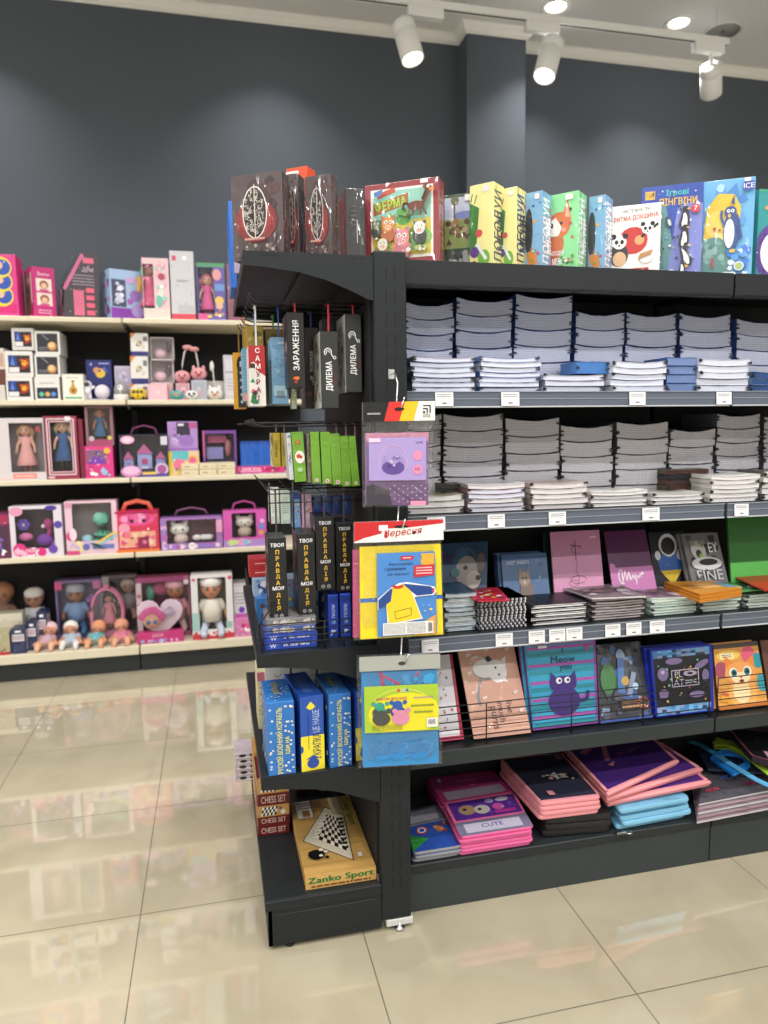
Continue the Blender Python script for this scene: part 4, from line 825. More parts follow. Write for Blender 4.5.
m = MB(); m.ball((-w_*.17, .02, h*.48), (w_*.19, .02, h*.17), ('dba384', 'c'), 16); m.ball((-w_*.24, -.001, h*.47), (.012, .004, .014), ('4a6a9c', 'p'), 8); m.ball((-w_*.1, -.001, h*.47), (.012, .004, .014), ('4a6a9c', 'p'), 8); m.ball((-w_*.17, 0, h*.38), (.01, .004, .005), ('b03a50', 'p'), 8); b = m.build('doll_head', t)
m = MB(); R = random.Random(4)
for k in range(16): a = math.pi*k/15; m.ball((-w_*.17+w_*.2*math.cos(a), .022, h*.56+h*.13*math.sin(a)+R.uniform(-.005, .008)), (.024, .016, .022), ('e0409a', 'c'), 8)
m.build('hair', b)
m = MB(); m.ball((w_*.2, .025, h*.68), (w_*.14, .014, h*.1), ('d4c4e4', 'm')); m.ball((w_*.22, .015, h*.76), (.012, .006, .008), ('e0c070', 'm'), 8); m.build('accessories', t)
def fill(t, w_, d, h): fig(t, -.02*w_, d*.5, .03*h, h*.9, 'd09272', 'a86844', 'ded8cc', 'baby', 'c0c8d8', hat='efe8e2')
def art(F): F['front'].rect(0, .0, 1, .08, 'd0404c').blobs(0, .04, 1, .14, ['d84858', 'f4ecec'], 12, .04, .07, 2).rect(0, .14, .18, .42, 'a8ccc8').circ(.07, .93, .04, 'd8607c').circ(.94, .94, .05, 'd84a68').rect(.82, .16, .96, .26, '9cc0bc')
window_box(190, 232, 574.5, 0, 'doll_box', 'white window box with a baby doll in a cream vest and white bow', 'toy box', 'e9e6e8', '6a5a58', fill, (.16, .15, .84, .95), art, group=G1)
wbox(233, 246, 584, 0, 'toy_box', 'grey topped small toy box right of the white baby doll box', 'toy box', 'c8c4cc', lambda F: F['front'].rect(0, .45, 1, .95, 'dcd8de').lines(.1, .6, .9, .85, 4, '9a96a0').rect(.1, .1, .95, .42, 'c858b0').circ(.6, .5, .25, '7040b8'), Y=WY+.06, group=None)
wbox(234, 262, 618, 0, 'toy_box', 'small pink toy box at the foot of the grey topped one', 'toy box', 'd880b4', lambda F: F['front'].blobs(.05, .05, .95, .95, PINK, 10, .08, .16, 2), Y=WY+.03, d=.03, group=None)
# ------------------------------------------------------------------ the centre gondola
ORD = ['lowest', 'second', 'third', 'fourth', 'fifth', 'sixth', 'seventh', 'eighth', 'ninth', 'tenth', 'eleventh', 'twelfth']
def build_o(mb, name, o, parent=None):
    o = V(o); mb.v = [tuple(V(p)-o) for p in mb.v]; return mb.build(name, parent, o)
SH = [.145, .47, .80, 1.135, 1.463, 1.795]
DK = ('1d2225', 'k'); DK2 = ('111315', 'k'); RAIL = ('565e6d', 's'); EX0, EX1, EY0, EY1 = .088, .40, 1.775, 2.60
ESH = [.14, .483, .808, 1.135, 1.463, 1.788]
# end unit
U = thing('end_shelving_unit', 'dark grey metal end shelving unit with slotted corner post facing left', 'shelving', (EX0, EY0, 0)); o0 = V((EX0, EY0, 0))
def upart(m, n, par=None): m.v = [tuple(V(p)-o0) for p in m.v]; return m.build(n, par or U)
for y0_ in (EY0, EY1-.03):
    m = MB(); m.box(.398, y0_, .03, .482, y0_+.03, 1.80, DK, ch=.003)
    z = .12
    while z < 1.77:
        for x in (.430, .452):
            m.add([(x-.0022, EY0-.0005, z), (x+.0022, EY0-.0005, z), (x+.0022, EY0-.0005, z+.036), (x-.0022, EY0-.0005, z+.036)], [(0, 1, 2, 3)], ('050505', 'm')) if y0_ == EY0 else None
        z += .0535
    upart(m, 'post')
m = MB(); m.box(.411, EY0-.003, .0, .486, EY0+.035, .03, ('c9c9c4', 'm'), ch=.002); m.v = [(x, y, z*.6+.012) for x, y, z in m.v]; upart(m, 'post_foot')
m = MB(); m.lathe([(.014, 0), (.014, .006), (.006, .008), (.006, .02)], ('c8ccd0', 'x'), 14, Matrix.Translation((.448, EY0+.0, 0))); upart(m, 'levelling_foot')
for y in (EY0+.004, EY1-.04):
    m = MB(); m.lathe([(.016, 0), (.017, .008), (.007, .012), (.007, .03)], ('17181a', 'm'), 14, Matrix.Translation((EX0+.06, y+.012, 0)) @ Matrix.Scale(.8, 4)); upart(m, 'levelling_foot')
m = MB(); m.box(.392, EY0+.03, .15, .40, EY1-.03, 1.7872, ('0c0d0e', 'm')); upart(m, 'back_panel')
m = MB()
for y in (EY0, EY1-.012): m.box(EX0+.004, y, .012, .398, y+.012, .115, DK); m.box(EX0+.022, y-.0012 if y == EY0 else y, .028, .385, y+.002, .100, DK, ch=.002)
m.box(EX0+.004, EY0, .012, EX0+.016, EY1, .115, DK); upart(m, 'base_panel')
def holes(m, x, y0, y1, z, step=.0167, wd=.0035, hor=False):
    y = y0
    while y < y1:
        m.add([(x, y, z), (x+.010, y, z), (x+.010, y+wd, z), (x, y+wd, z)], [(0, 1, 2, 3)], ('0a0b0c', 'm')); y += step
def end_shelf(i, lip=.03, name='shelf'):
    z = ESH[i]; m = MB(); m.box(EX0, EY0+.004, z-.004, .3915, EY1, z-.0005, DK, ch=.001); m.box(EX0-.002, EY0+.002, z-lip, EX0+.004, EY1, z-.0004, DK, ch=.001)
    if i in (0, 1, 2): holes(m, EX0+.012, EY0+.05, EY1-.02, z-.0002); m.box(EX0+.006, EY0+.008, z-.0075, .39, EY1-.008, z-.005, ('141618', 'k'), ch=0)  # near-black plate beneath: shade under the shelf put into the colour
    if i == 5: m.box(EX0+.006, EY0+.008, z-.0075, .39, EY1-.008, z-.005, ('141618', 'k'), ch=0)  # top shelf underside darkened by the same painted-shade plate
    m.box(.24, EY0+.01, z-.02, .262, EY1-.01, z-.004, DK2); return m
m = end_shelf(0, .026); m.box(EX0-.002, EY0-.003, ESH[0]-.026, .398, EY0+.003, ESH[0]-.0006, DK, ch=.001); upart(m, 'base_shelf')
for i in (1, 2, 5):
    s_ = upart(end_shelf(i), 'shelf')
    z = ESH[i]
    for y in (EY0, EY1-.004):
        m = MB(); m.prism([(EX0-.002, z-.0008), (EX0-.002, z-.034), (EX0+.05, z-.037), (.22, z-.047), (.28, z-.062), (.34, z-.085), (.385, z-.105), (.398, z-.108), (.398, z-.0008)][::-1], y, y+.004, DK)
        if y == EY0:
            m.add([(EX0-.002, y-.0004, z-.015), (.40, y-.0004, z-.015), (.40, y-.0004, z-.0165), (EX0-.002, y-.0004, z-.0165)], [(3, 2, 1, 0)], ('1c1f21', 'm'))
            for x0_, x1_ in ((.13, .145), (.15, .17), (.345, .357), (.365, .378)): m.add([(x0_, y-.0006, z-.012), (x1_, y-.0006, z-.012), (x1_, y-.0006, z-.006), (x0_, y-.0006, z-.006)], [(0, 1, 2, 3)], ('0b0c0d', 'm'))
        upart(m, 'bracket', s_)
WIRE = ('101113', 's')
# retaining fence round shelf 3 of the end unit and hanging wire rack
m = MB()
for k, z in enumerate((.83, .846, .863, .88)):
    m.tube([(EX0+.006, EY1-.05, z), (EX0+.006, EY0+.012, z), (.385, EY0+.012, z)], .0016, WIRE, 6)
for x in (.10, .26, .31, .345, .385): m.tube([(x, EY0+.012, .808), (x, EY0+.012, .88)], .0018, WIRE, 6)
m.tube([(EX0+.006, EY0+.012, .88), (EX0+.05, EY0+.06, .923), (EX0+.05, EY0+.5, .923)], .002, WIRE, 6)
upart(m, 'wire_fence')
m = MB()
for z in (1.205, 1.182): m.tube([(.13, EY0+.07, z), (.38, EY0+.07, z)], .0018, WIRE, 6)
for x in (.135, .195): m.tube([(x, EY0+.07, 1.235), (x, EY0+.07, 1.11)], .0026, WIRE, 6)
for z in (1.205,):
    for x in (.135, .195, .27, .33, .38): m.tube([(x, EY0+.09, z), (x, EY0+.5, z+.004)], .0016, WIRE, 6)
upart(m, 'wire_rack')
# wire shelf under the hanging games
m = MB()
for k in range(7): m.tube([(.10+k*.045, EY0+.10, 1.388), (.10+k*.045, EY1-.05, 1.388)], .0015, WIRE, 5)
for k in range(6): m.tube([(.085, EY0+.10+k*.13, 1.385), (.397, EY0+.10+k*.13, 1.385)], .0022, WIRE, 5)
m.tube([(.085, EY0+.10, 1.385), (.085, EY1-.05, 1.385)], .0022, WIRE, 5); upart(m, 'wire_tray')
HOOKS = set()
def hook(y, z, x0=.10):
    k = (round(y, 2), round(z, 3))
    if k in HOOKS: return
    HOOKS.add(k); m = MB(); m.tube([(.40, y, z), (x0+.03, y, z), (x0+.008, y, z+.006), (x0, y, z+.02)], .0022, WIRE, 6); m.box(.395, y-.012, z-.012, .40, y+.012, z+.012, WIRE)
    upart(m, 'peg_hook')
for y in (1.86, 1.92, 1.99, 2.06, 2.14, 2.22, 2.31, 2.41, 2.5): hook(y, 1.685); 
for y in (1.87, 1.90, 1.935, 1.965, 2.0, 2.04, 2.09, 2.15, 2.22, 2.3): hook(y, 1.376, .10)
for y in (1.92, 2.02, 2.12, 2.24): hook(y, 1.21, .12)

# gondola bays facing the camera
GY0, GY1 = 1.83, 2.20
def bay(x0, x1, label):
    t = thing('gondola_bay', label, 'shelving', (x0, GY0, 0), 0, 'gondola bays'); w_ = x1-x0
    def part(m, n, par=None): return m.build(n, par or t)
    m = MB(); m.box(0, 0, .0, w_, .015, .118, ('353b3d', 'k'), ch=.001); m.box(0, .735, 0, w_, .75, .118, DK); m.box(0, .015, .0, .01, .735, .118, DK); m.box(w_-.01, .015, 0, w_, .735, .118, DK); part(m, 'kick_plate')
    m = MB(); m.box(0, -.004, .117, w_, .37, SH[0]-.0006, ('262b2e', 'k'), ch=.002); x = .02
    while x < w_-.02: m.add([(x, -.001, SH[0]-.0002), (x+.006, -.001, SH[0]-.0002), (x+.006, .004, SH[0]-.0002), (x, .004, SH[0]-.0002)], [(0, 1, 2, 3)], ('101214', 'm')); x += .0167
    part(m, 'base_shelf')
    m = MB(); m.box(0, .37, .118, w_, .38, 1.80, ('141517', 'm')); part(m, 'back_panel')
    m = MB(); m.box(w_-.014, .37, .1, w_-.001, .395, 1.80, DK2); part(m, 'upright')
    for i in (1, 2, 3, 4, 5):
        z = SH[i]; m = MB(); hl = {1: .045, 5: .062}.get(i, .042)
        m.box(0.001, .004, z-.03, w_-.001, .37, z-.002, DK if i != 4 else DK, ch=.001)
        m.box(.001, 0, z-hl, w_-.001, .005, z-.0006, ('2e3436', 'k') if i != 5 else ('1f2326', 'k'), ch=.001)
        if i == 5: m.box(.001, .002, z-hl-.004, w_-.001, .03, z-hl+.001, ('191b1d', 'k'))
        s_ = part(m, 'shelf')
        if i in (2, 3, 4):
            m = MB(); m.box(.003, -.006, z-.042, w_-.003, .0, z-.001, RAIL, ch=.0015); m.box(.003, -.0072, z-.0215, w_-.003, -.005, z-.0195, ('8a909c', 's'), ch=0); m.box(.003, -.0085, z-.044, w_-.003, -.004, z-.040, ('b3b7bc', 's'), ch=.001); m.box(.003, -.0085, z-.003, w_-.003, -.004, z-.0006, ('858b96', 's'), ch=.001); part(m, 'price_rail', s_)
        m = MB()
        for x in (.004, w_-.008): m.v and None; m.prism([(x, 0)] * 0 or [(x, z-.03), (x+.003, z-.03), (x+.003, z-.04), (x, z-.04)], .01, .36, DK2)
        part(m, 'bracket', s_)
    m = MB(); z = SH[1]
    for k in range(5): m.tube([(.012, .012, z+.03+k*.023), (w_-.012, .012, z+.03+k*.023)] , .0016, WIRE, 6)
    for x in (.012, .235, .5, .735, w_-.012): m.tube([(x, .012, z), (x, .012, z+.122)], .002, WIRE, 6)
    part(m, 'wire_fence')
    for z, i in ((SH[1], 1), (SH[2], 2), (SH[3], 3), (SH[4], 4), (SH[5], 5)):
        m = MB(); m.box(.001, .385, z-.03, w_-.001, .75, z, DK2); part(m, 'rear_shelf')
    return t
bay(.490, 1.466, 'dark grey gondola bay with notebooks and folders right of the corner post')
bay(1.470, 2.446, 'dark grey gondola bay cut by the right photo edge')

# price tags in the rails
def price_tag(px, py, shelf_i, wpx, label):
    z = SH[shelf_i]; a = P(px-wpx/2, py, GY0-.008); b = P(px+wpx/2, py, GY0-.008); w_ = b.x-a.x
    m = MB(); m.box(-w_/2, -.001, -.018, w_/2, 0, .018, 'e3e3e6', ch=0)
    f = Face(m, (-w_/2, -.001, -.018), (w_/2, -.001, -.018), (w_/2, -.001, .018), (-w_/2, -.001, .018)); f.lines(.1, .62, .9, .9, 2, '8a8a90', int(px)).rect(.38, .16, .62, .26, '6a6a70').line([(.08, .55), (.92, .55)], .01, '9a9aa0')
    o = m.build('price_tag', None, ((a.x+b.x)/2, GY0-.0095, z-.0215), (math.radians(-4), 0, 0)); tag(o, label, 'price tag', 'white price tags in the shelf rails')
for a_ in ((444, 400, 4, 18, 'white price tag on the upper notebook rail, beside the corner post'), (510, 399, 4, 18, 'white price tag on the upper notebook rail, second from the post'), (637, 399, 4, 16, 'white price tag on the upper notebook rail, third from the post'), (723.5, 399, 4, 15, 'white price tag on the upper notebook rail, next to the bay joint'),
           (436, 521, 3, 18, 'white price tag on the lower notebook rail, half behind the red header pack'), (496, 520, 3, 17, 'white price tag on the lower notebook rail, second from the post'), (557, 518, 3, 17, 'white price tag on the lower notebook rail, above the pink notebook'), (650.5, 515, 3, 17, 'white price tag on the lower notebook rail, above the astronaut notebook'), (741, 511, 3, 14, 'white price tag on the lower notebook rail, above the green folder'),
           (430, 642, 2, 17, 'white price tag with the rail end, right below the yellow apron pack'), (504, 635, 2, 17, 'white price tag under the spiral notebook stack'), (536.5, 633, 2, 16, 'white price tag under the black notebooks, left one'), (557, 632, 2, 16, 'white price tag left half of the touching pair under the black notebooks'), (574, 631, 2, 16, 'white price tag right half of the touching pair under the grey stack'), (612.5, 628, 2, 15, 'white price tag under the grey notebook stack, left of two close ones'), (633.5, 627, 2, 15, 'white price tag under the grey notebook stack, right of two close ones'), (657, 625, 2, 15, 'white price tag under the pale mint notebook stack')):
    price_tag(*a_)

# --- notebook packs
WRAP = paper('wrapped_page_edges', 'c2c7dc', 'aab0c8', 300, 1.0); WRAP2 = paper('wrapped_page_edges_warm', 'bfbdc4', 'a6a4ae', 300, 1.0); PAGE = paper('page_edges', 'd8dbec', 'b4b8cc', 500, .3); PAGE2 = paper('page_edges_warm', 'dcd9dc', 'b6b1b2', 500, .3); MINT = paper('page_edges_mint', 'dce8e0', 'a9b8b0', 600, .3); GREYP = paper('page_edges_grey', 'c9c0c0', '5c5658', 800, .3)
def pack(name, label, pos, w_, d, h, s0, s1, pg, cov, tuft, group, seed, coverart=None, cat='notebooks', tufts=True):
    """a wad of notebooks sagging in the middle: page block, cover sheets, dark twisted wrap corners"""
    R = random.Random(seed); m = MB(); n = 10
    xs = [(-.5+i/n)*w_ for i in range(n+1)]; e = [R.uniform(-.0012, .0006) for _ in xs]
    lo = [-s0*(1-(2*x/w_)**2) for x in xs]; hi = [h-s1*(1-(2*x/w_)**2)+q for x, q in zip(xs, e)]
    def slab(z0, z1, y0, y1, c, ends=None):
        k = n+1; vs = [(x, y0, a) for x, a in zip(xs, z0)]+[(x, y0, a) for x, a in zip(xs, z1)]+[(x, y1, a) for x, a in zip(xs, z0)]+[(x, y1, a) for x, a in zip(xs, z1)]
        fr = [(i, i+1, k+i+1, k+i) for i in range(n)]; bk = [(2*k+i+1, 2*k+i, 3*k+i, 3*k+i+1) for i in range(n)]; tp = [(k+i, k+i+1, 3*k+i+1, 3*k+i) for i in range(n)]; bt = [(i+1, i, 2*k+i, 2*k+i+1) for i in range(n)]
        m.add(vs, fr+bk+tp+bt, c, False); m.add(vs, [(0, k, 3*k, 2*k), (n, 2*k+n, 3*k+n, k+n)], ends or c)
    t = .0007
    slab([a+t for a in lo], [a-t for a in hi], .0015, d-.0015, pg, cov)
    slab(lo, [a+t for a in lo], 0, d, cov); slab([a-t for a in hi], hi, 0, d, cov)
    if tufts:
        for s_ in (-1, 1):
            for q in range(2):
                x = s_*(w_/2-.002); z = h*R.uniform(.2, .9); r = R.uniform(.003, .006)
                m.add([(x-s_*.009, -.001, z), (x+s_*.003, -.004, z+r), (x+s_*.004, -.005, z-r*.6), (x+s_*.001, .008, z)], [(0, 1, 2), (0, 2, 3), (0, 3, 1), (1, 3, 2)], tuft)
    if coverart: coverart(m, w_, d, h, s1)
    o = m.build(name, None, pos, (0, 0, math.radians(R.uniform(-.5, .5)))); return tag(o, label, cat, group)
def rear(px0, px1, pyt, sh, n, Y, pg, cov, tuft, where, seed, d=.185, sag=.010):
    z = SH[sh]; a = P(px0, pyt, Y); b = P(px1, pyt, Y); h = (a.z+b.z)/2-z; hh = h/n; R = random.Random(seed)
    for i in range(n):
        s0 = sag*min(1, i*.28)*.9; s1 = sag*min(1, (i+1)*.28)*(1.25 if i == n-1 else .9)
        pack('wrapped_notebook_pack', '%s wrapped notebook pack of the back stack %s' % (ORD[i], where), ((a.x+b.x)/2+R.uniform(-.003, .003), Y+R.uniform(-.004, .004), z+i*hh), (b.x-a.x)*R.uniform(.955, .97), d, hh-.0016, s0, s1, pg, cov, tuft, 'wrapped notebook packs', seed*31+i)
def front(px0, px1, pyt, sh, n, Y, pgs, covs, tuft, where, seed, d=.12, sag=.004, group=None, z0=None, name='notebook', cat='notebook', what='notebook'):
    z = z0 or SH[sh]; a = P(px0, pyt, Y); b = P(px1, pyt, Y); h = (a.z+b.z)/2-z; hh = h/n; R = random.Random(seed)
    for i in range(n):
        s0 = sag*min(1, i*.3); s1 = sag*min(1, (i+1)*.3)
        pack(name, '%s %s in %s' % (ORD[i] if i < n-1 or n == 1 else 'topmost', what, where), ((a.x+b.x)/2+R.uniform(-.003, .003), Y+R.uniform(-.004, .003), z+i*hh), (b.x-a.x)*R.uniform(.945, .97), d, hh-.0012, s0, s1, pgs[i % len(pgs)], covs[i % len(covs)], tuft, group or 'notebooks in '+where, seed*17+i, None, cat, tufts=(i % 2 == 0))
BL, BK = '2d4a86', '17181b'
for k, (x0, x1, yt, n) in enumerate([(404, 454.5, 301, 6), (455.5, 513, 297, 6), (514.5, 573, 294, 6), (575, 625, 311, 5), (626.5, 678, 312, 5), (680, 733, 313, 5), (736, 796, 319, 5)]):
    rear(x0, x1, yt, 4, n, 2.0, WRAP, ('3f5c9a', 'p'), ('1a2238', 'p'), ['by the corner post, upper shelf', 'behind the second white stack, upper shelf', 'that is tallest on the upper shelf', 'behind the light blue bundle', 'left of the blue spines, upper shelf', 'by the bay joint, upper shelf', 'at the photo edge, upper shelf'][k], 3+k)
front(411, 476, 356, 4, 7, 1.86, [PAGE], ['9aa4c0', 'c8ccd8', '4f6496'], ('16181f', 'p'), 'the white front stack next to the post, upper shelf', 11)
front(479, 541, 356, 4, 7, 1.86, [PAGE], ['4f78b8', 'b8c4dc', 'c8ccd8'], ('1a2a50', 'p'), 'the white front stack second from the post, upper shelf', 12)
front(543, 605, 374, 4, 3, 1.86, [PAGE], ['c8ccd8', 'b0b4c4'], ('16181f', 'p'), 'the low white front stack, upper shelf', 13)
zt = P(592, 374, 1.87).z
front(577, 610, 361, 4, 1, 1.88, [mat('3f72b4', 'p')], ['3f72b4'], ('1a2a50', 'p'), 'one blue bundle on the low white front stack', 14, z0=zt+.002, d=.1, sag=.0, what='blue and grey notebook')
front(611, 667, 360, 4, 5, 1.86, [PAGE], ['c8ccd8', 'dfe2ea'], ('16181f', 'p'), 'the white front stack left of the blue spines, upper shelf', 15, sag=.006)
front(667, 698, 357, 4, 4, 1.87, [paper('blue_spines', '7890c0', '27457e', 900)], ['2f5296'], ('1a2a50', 'p'), 'the blue spined front stack, upper shelf', 16, sag=0, what='blue notebook')
front(698.5, 751, 358, 4, 5, 1.86, [PAGE], ['c8ccd8', 'dfe2ea'], ('16181f', 'p'), 'the white front stack over the bay joint, upper shelf', 17)
front(752, 790, 371, 4, 3, 1.88, [mat('274a7c', 'p')], ['2d5590', '8aa8c8'], ('101c30', 'p'), 'the dark blue front stack at the photo edge, upper shelf', 18, what='dark blue notebook')
for k, (x0, x1, yt, n) in enumerate([(404, 441, 413, 6), (443, 504, 413, 6), (505, 560, 417, 5), (561, 614, 424, 5), (616, 669, 421, 5), (670, 716, 428, 4), (718, 762, 413, 6), (765, 812, 416, 6)]):
    rear(x0, x1, yt, 3, n, 2.0, WRAP2, ('5a5c66', 'p'), (BK, 'p'), ['hidden by the lilac pack', 'right of the lilac pack', 'second right of the lilac pack', 'with the dark front knot', 'left of the brown notebooks', 'above the brown notebooks', 'right of the brown notebooks', 'at the photo edge, lower shelf'][k], 31+k, sag=.008)
front(407, 465, 494, 3, 3, 1.87, [PAGE2], ['8a8674', 'c8c4bc'], (BK, 'p'), 'the low front stack by the post, lower shelf', 21)
front(441, 466, 483, 3, 2, 1.93, [mat('2c2a22', 'p')], ['3a3628'], (BK, 'p'), 'the dark pair peeping over the low front stack, lower shelf', 22, what='dark olive notebook', z0=P(450, 494, 1.93).z)
front(467.5, 526, 483, 3, 6, 1.86, [PAGE, PAGE, PAGE2], ['c0b0b4', 'a88088', 'c8c8d0'], (BK, 'p'), 'the front stack with one pinkish layer, lower shelf', 23)
front(530, 588, 482, 3, 5, 1.86, [PAGE2], ['b8a8a4', 'd0ccc8'], (BK, 'p'), 'the front stack under the dark knot, lower shelf', 24)
front(591, 649, 490, 3, 4, 1.86, [PAGE2], ['c0bcb8', 'e0dedc'], (BK, 'p'), 'the low front stack under the back stack by the brown notebooks', 25)
front(651, 703, 492, 3, 3, 1.86, [PAGE2], ['c0bcb8', 'e8e6e4'], (BK, 'p'), 'the lowest front stack before the brown notebooks', 26)
front(667, 711, 469, 3, 6, 1.95, [mat('3a2a28', 'p'), mat('1c1e26', 'p'), mat('442620', 'p')], ['5a3c34', '22242c', '4e4a38'], (BK, 'p'), 'the brown and black covered stack, lower shelf', 27, what='dark brown notebook', sag=.0, d=.1)
front(710, 760, 474, 3, 6, 1.86, [PAGE2], ['c0bcb8', 'e0dedc'], (BK, 'p'), 'the tall white front stack above the green folder', 28)
front(763, 800, 470, 3, 5, 1.87, [PAGE2], ['6a6460', 'c8c4c0'], (BK, 'p'), 'the front stack cut by the photo edge, lower shelf', 29)

# --- leaning covers
def card(name, label, cat, q, Yb, Yt, zb, col, art, th=.006, edge=None, group=None, kind='p', n=1, back=None):
    """q: bl, br, tr, tl in the photo; stands on zb at depth Yb, its head resting back at Yt"""
    bl, br, tr, tl = q
    A = P(bl[0], bl[1], Yb); B = P(br[0], br[1], Yb); A.z = B.z = zb+.001+th*.3; T = P(tl[0], tl[1], Yt); S = P(tr[0], tr[1], Yt); T.z = S.z = (T.z+S.z)/2
    for k in range(n):
        off = V((0, k*(th+.004), 0)) + V((random.Random(k+3).uniform(-.01, 0)*k, 0, 0)); m = MB(); qq = [A+off, B+off, S+off, T+off]
        m.plate(qq, th, (col, kind) if isinstance(col, str) else col, (edge, 'p') if edge else None)
        if art and k == 0: art(Face(m, *qq, kind=kind))
        o = build_o(m, name, A+off); tag(o, label if k == 0 else back % ORD[k], cat, group)
G3 = 'notebooks and sketchbooks leaning on the third shelf'
def dog(f):
    f.blobs(.0, .0, 1, 1, ['1f4a6c', '2a6080', '3a2f5c', '16405a'], 20, .1, .2, 3).ell(.55, .62, .24, .2, '9a9490').ell(.7, .5, .16, .12, 'b4aca4').circ(.8, .52, .06, '2a2a2e').circ(.52, .66, .05, '2a2c30').ell(.85, .72, .09, .13, '6a5c58').arc(.52, .74, .22, .17, 20, 170, .05, '3a5a70').circ(.3, .6, .1, '2a6a70').blobs(.05, .15, .5, .4, ['5a9098', 'c8dce0', '387078'], 10, .03, .06, 4)
card('picture_notebook', 'dark blue notebook with a dog in headphones on its cover', 'notebook', [(440, 612), (486, 610), (488, 541), (441, 544)], 1.97, 2.06, .80, '23476a', dog, group=G3)
def cat(f):
    f.blobs(.05, .05, .95, .95, ['4a6a96', '3f5c88', '5878a0'], 16, .05, .1, 3).txt('SWEET FRIENDS', .34, .86, .06, 'c8d4e8', wmax=.5).ell(.5, .38, .15, .2, '7a6a60').ell(.46, .58, .13, .12, '9a8878').poly([(.32, .62), (.36, .78), (.44, .68)], '8a7868').poly([(.5, .68), (.56, .8), (.59, .63)], '8a7868').circ(.42, .6, .02, '20242c').circ(.5, .6, .02, '20242c').ell(.46, .53, .03, .025, 'c8b0a8').ell(.45, .2, .34, .05, 'd0b8bc').ell(.85, .2, .07, .1, '9a6a78').circ(.8, .6, .03, '7aa0c8')
card('picture_notebook', 'slate blue notebook with a kitten on its cover, front one of its row', 'notebook', [(506, 606), (552, 600), (546, 552), (501, 556)], 1.96, 2.03, .80, '4b6b9a', cat, th=.01, group=G3, n=4, back='blue notebook behind the kitten notebook, %s of the row')
def pinkn(f): f.rect(0, 0, 1, .46, 'dd9cc3').line([(.48, .88), (.48, .62)], .02, '6a3a58').line([(.38, .82), (.6, .8)], .02, '6a3a58').arc(.5, .76, .1, .05, 0, 300, .01, '6a3a58').line([(.5, .6), (.46, .5), (.52, .4), (.48, .32)], .012, '7a4868').arc(.5, .38, .16, .05, 0, 320, .012, '7a4868').arc(.4, .34, .1, .04, 40, 340, .01, '7a4868').rect(.78, .9, .92, .92, 'e8c8dc')
card('pink_notebook', 'plain pink notebook with a thin line drawing, third shelf', 'notebook', [(556, 606), (606, 601), (599, 530), (550, 532)], 1.97, 2.05, .80, 'c98bb0', pinkn, group=G3)
card('dark_notebook', 'dark green edged notebooks left of the plain pink one', 'notebook', [(546, 607), (556, 606), (550, 531), (543, 536)], 2.0, 2.08, .80, '12302e', None, group=G3)
def purp(f):
    f.rect(0, 0, 1, .52, 'c679b6').poly([(.0, .5), (.02, .58), (.12, .57), (.15, .5)], 'c679b6')
    # handwritten white word
    D = .26
    f.arc(.25, .14+D, .07, .09, 60, 300, .025, 'f0e6f0').line([(.27, .21+D), (.25, .06+D), (.34, .22+D), (.35, .08+D), (.42, .2+D), (.43, .09+D)], .022, 'f0e6f0').line([(.43, .17+D), (.46, .09+D), (.5, .16+D), (.53, .1+D), (.56, .17+D), (.56, .03+D), (.6, .15+D), (.64, .11+D), (.68, .17+D), (.7, .12+D)], .018, 'f0e6f0').circ(.73, .17+D, .03, 'f0e6f0')
card('purple_notebook', 'plum and orchid notebook with a white handwritten word', 'notebook', [(616, 600), (661, 588), (645, 530), (604, 531)], 1.95, 2.05, .80, '5a2a56', purp, group=G3)
def astro(f):
    f.ell(.5, .8, .26, .17, 'c9ccd4').ell(.5, .79, .2, .13, '101420').poly([(.16, .6), (.34, .68), (.5, .62), (.68, .68), (.86, .6), (.84, .44), (.2, .44)], '2b5aa8').poly([(.2, .44), (.84, .44), (.54, .22)], 'd9b62c').ell(.18, .66, .08, .07, 'c8ccd4').ell(.8, .66, .08, .08, 'c8ccd4').blobs(0, 0, 1, 1, ['f0f0f8', '6a7aa8'], 14, .008, .018, 3)
card('astronaut_notebook', 'black notebook with an astronaut hugging a blue and yellow heart', 'notebook', [(658, 602), (690, 598), (684, 530), (648, 533)], 1.99, 2.06, .80, '0e1220', astro, group=G3)
def street(f):
    f.blobs(0, .0, 1, 1, ['8a8a8c', '4a4a4e', '6c6c70', 'a8a8aa', '303034'], 24, .08, .18, 3).ell(.35, .75, .2, .14, 'b8b8ba').ell(.35, .7, .08, .06, '2c2c30').circ(.22, .86, .07, '8a8a8c').circ(.5, .86, .07, '8a8a8c').blobs(.3, .5, .62, .9, ['8ab83c', '6a9828'], 9, .03, .07, 4).ell(.5, .55, .42, .1, 'd0d0d4').ell(.55, .57, .26, .05, '26262a').txt('EY', .76, .78, .14, 'e8e8ec', 0, .25).txt('FINE', .52, .38, .15, 'c4c4c8', wmax=.7, bold=.02).blobs(.1, .2, .95, .5, ['5a5a5e', 'b0b0b4', '38383c'], 14, .02, .05, 9).rect(.15, .04, .9, .09, 'a8c848')
card('street_art_notebook', 'grey graffiti style notebook with lime splashes, third shelf', 'notebook', [(697, 596), (733, 590), (717, 532), (681, 535)], 1.95, 2.03, .80, '6f6f73', street, group=G3, th=.009, n=2, back='dark notebook behind the graffiti notebook, %s of the row')
card('green_folder', 'large plain green folder standing right of the graffiti notebook', 'folder', [(733, 588), (800, 578), (790, 508), (727, 516)], 1.95, 2.02, .80, '2f6f2e', lambda f: f.rect(0, 0, 1, .42, '5ab552'), group=None, th=.008)

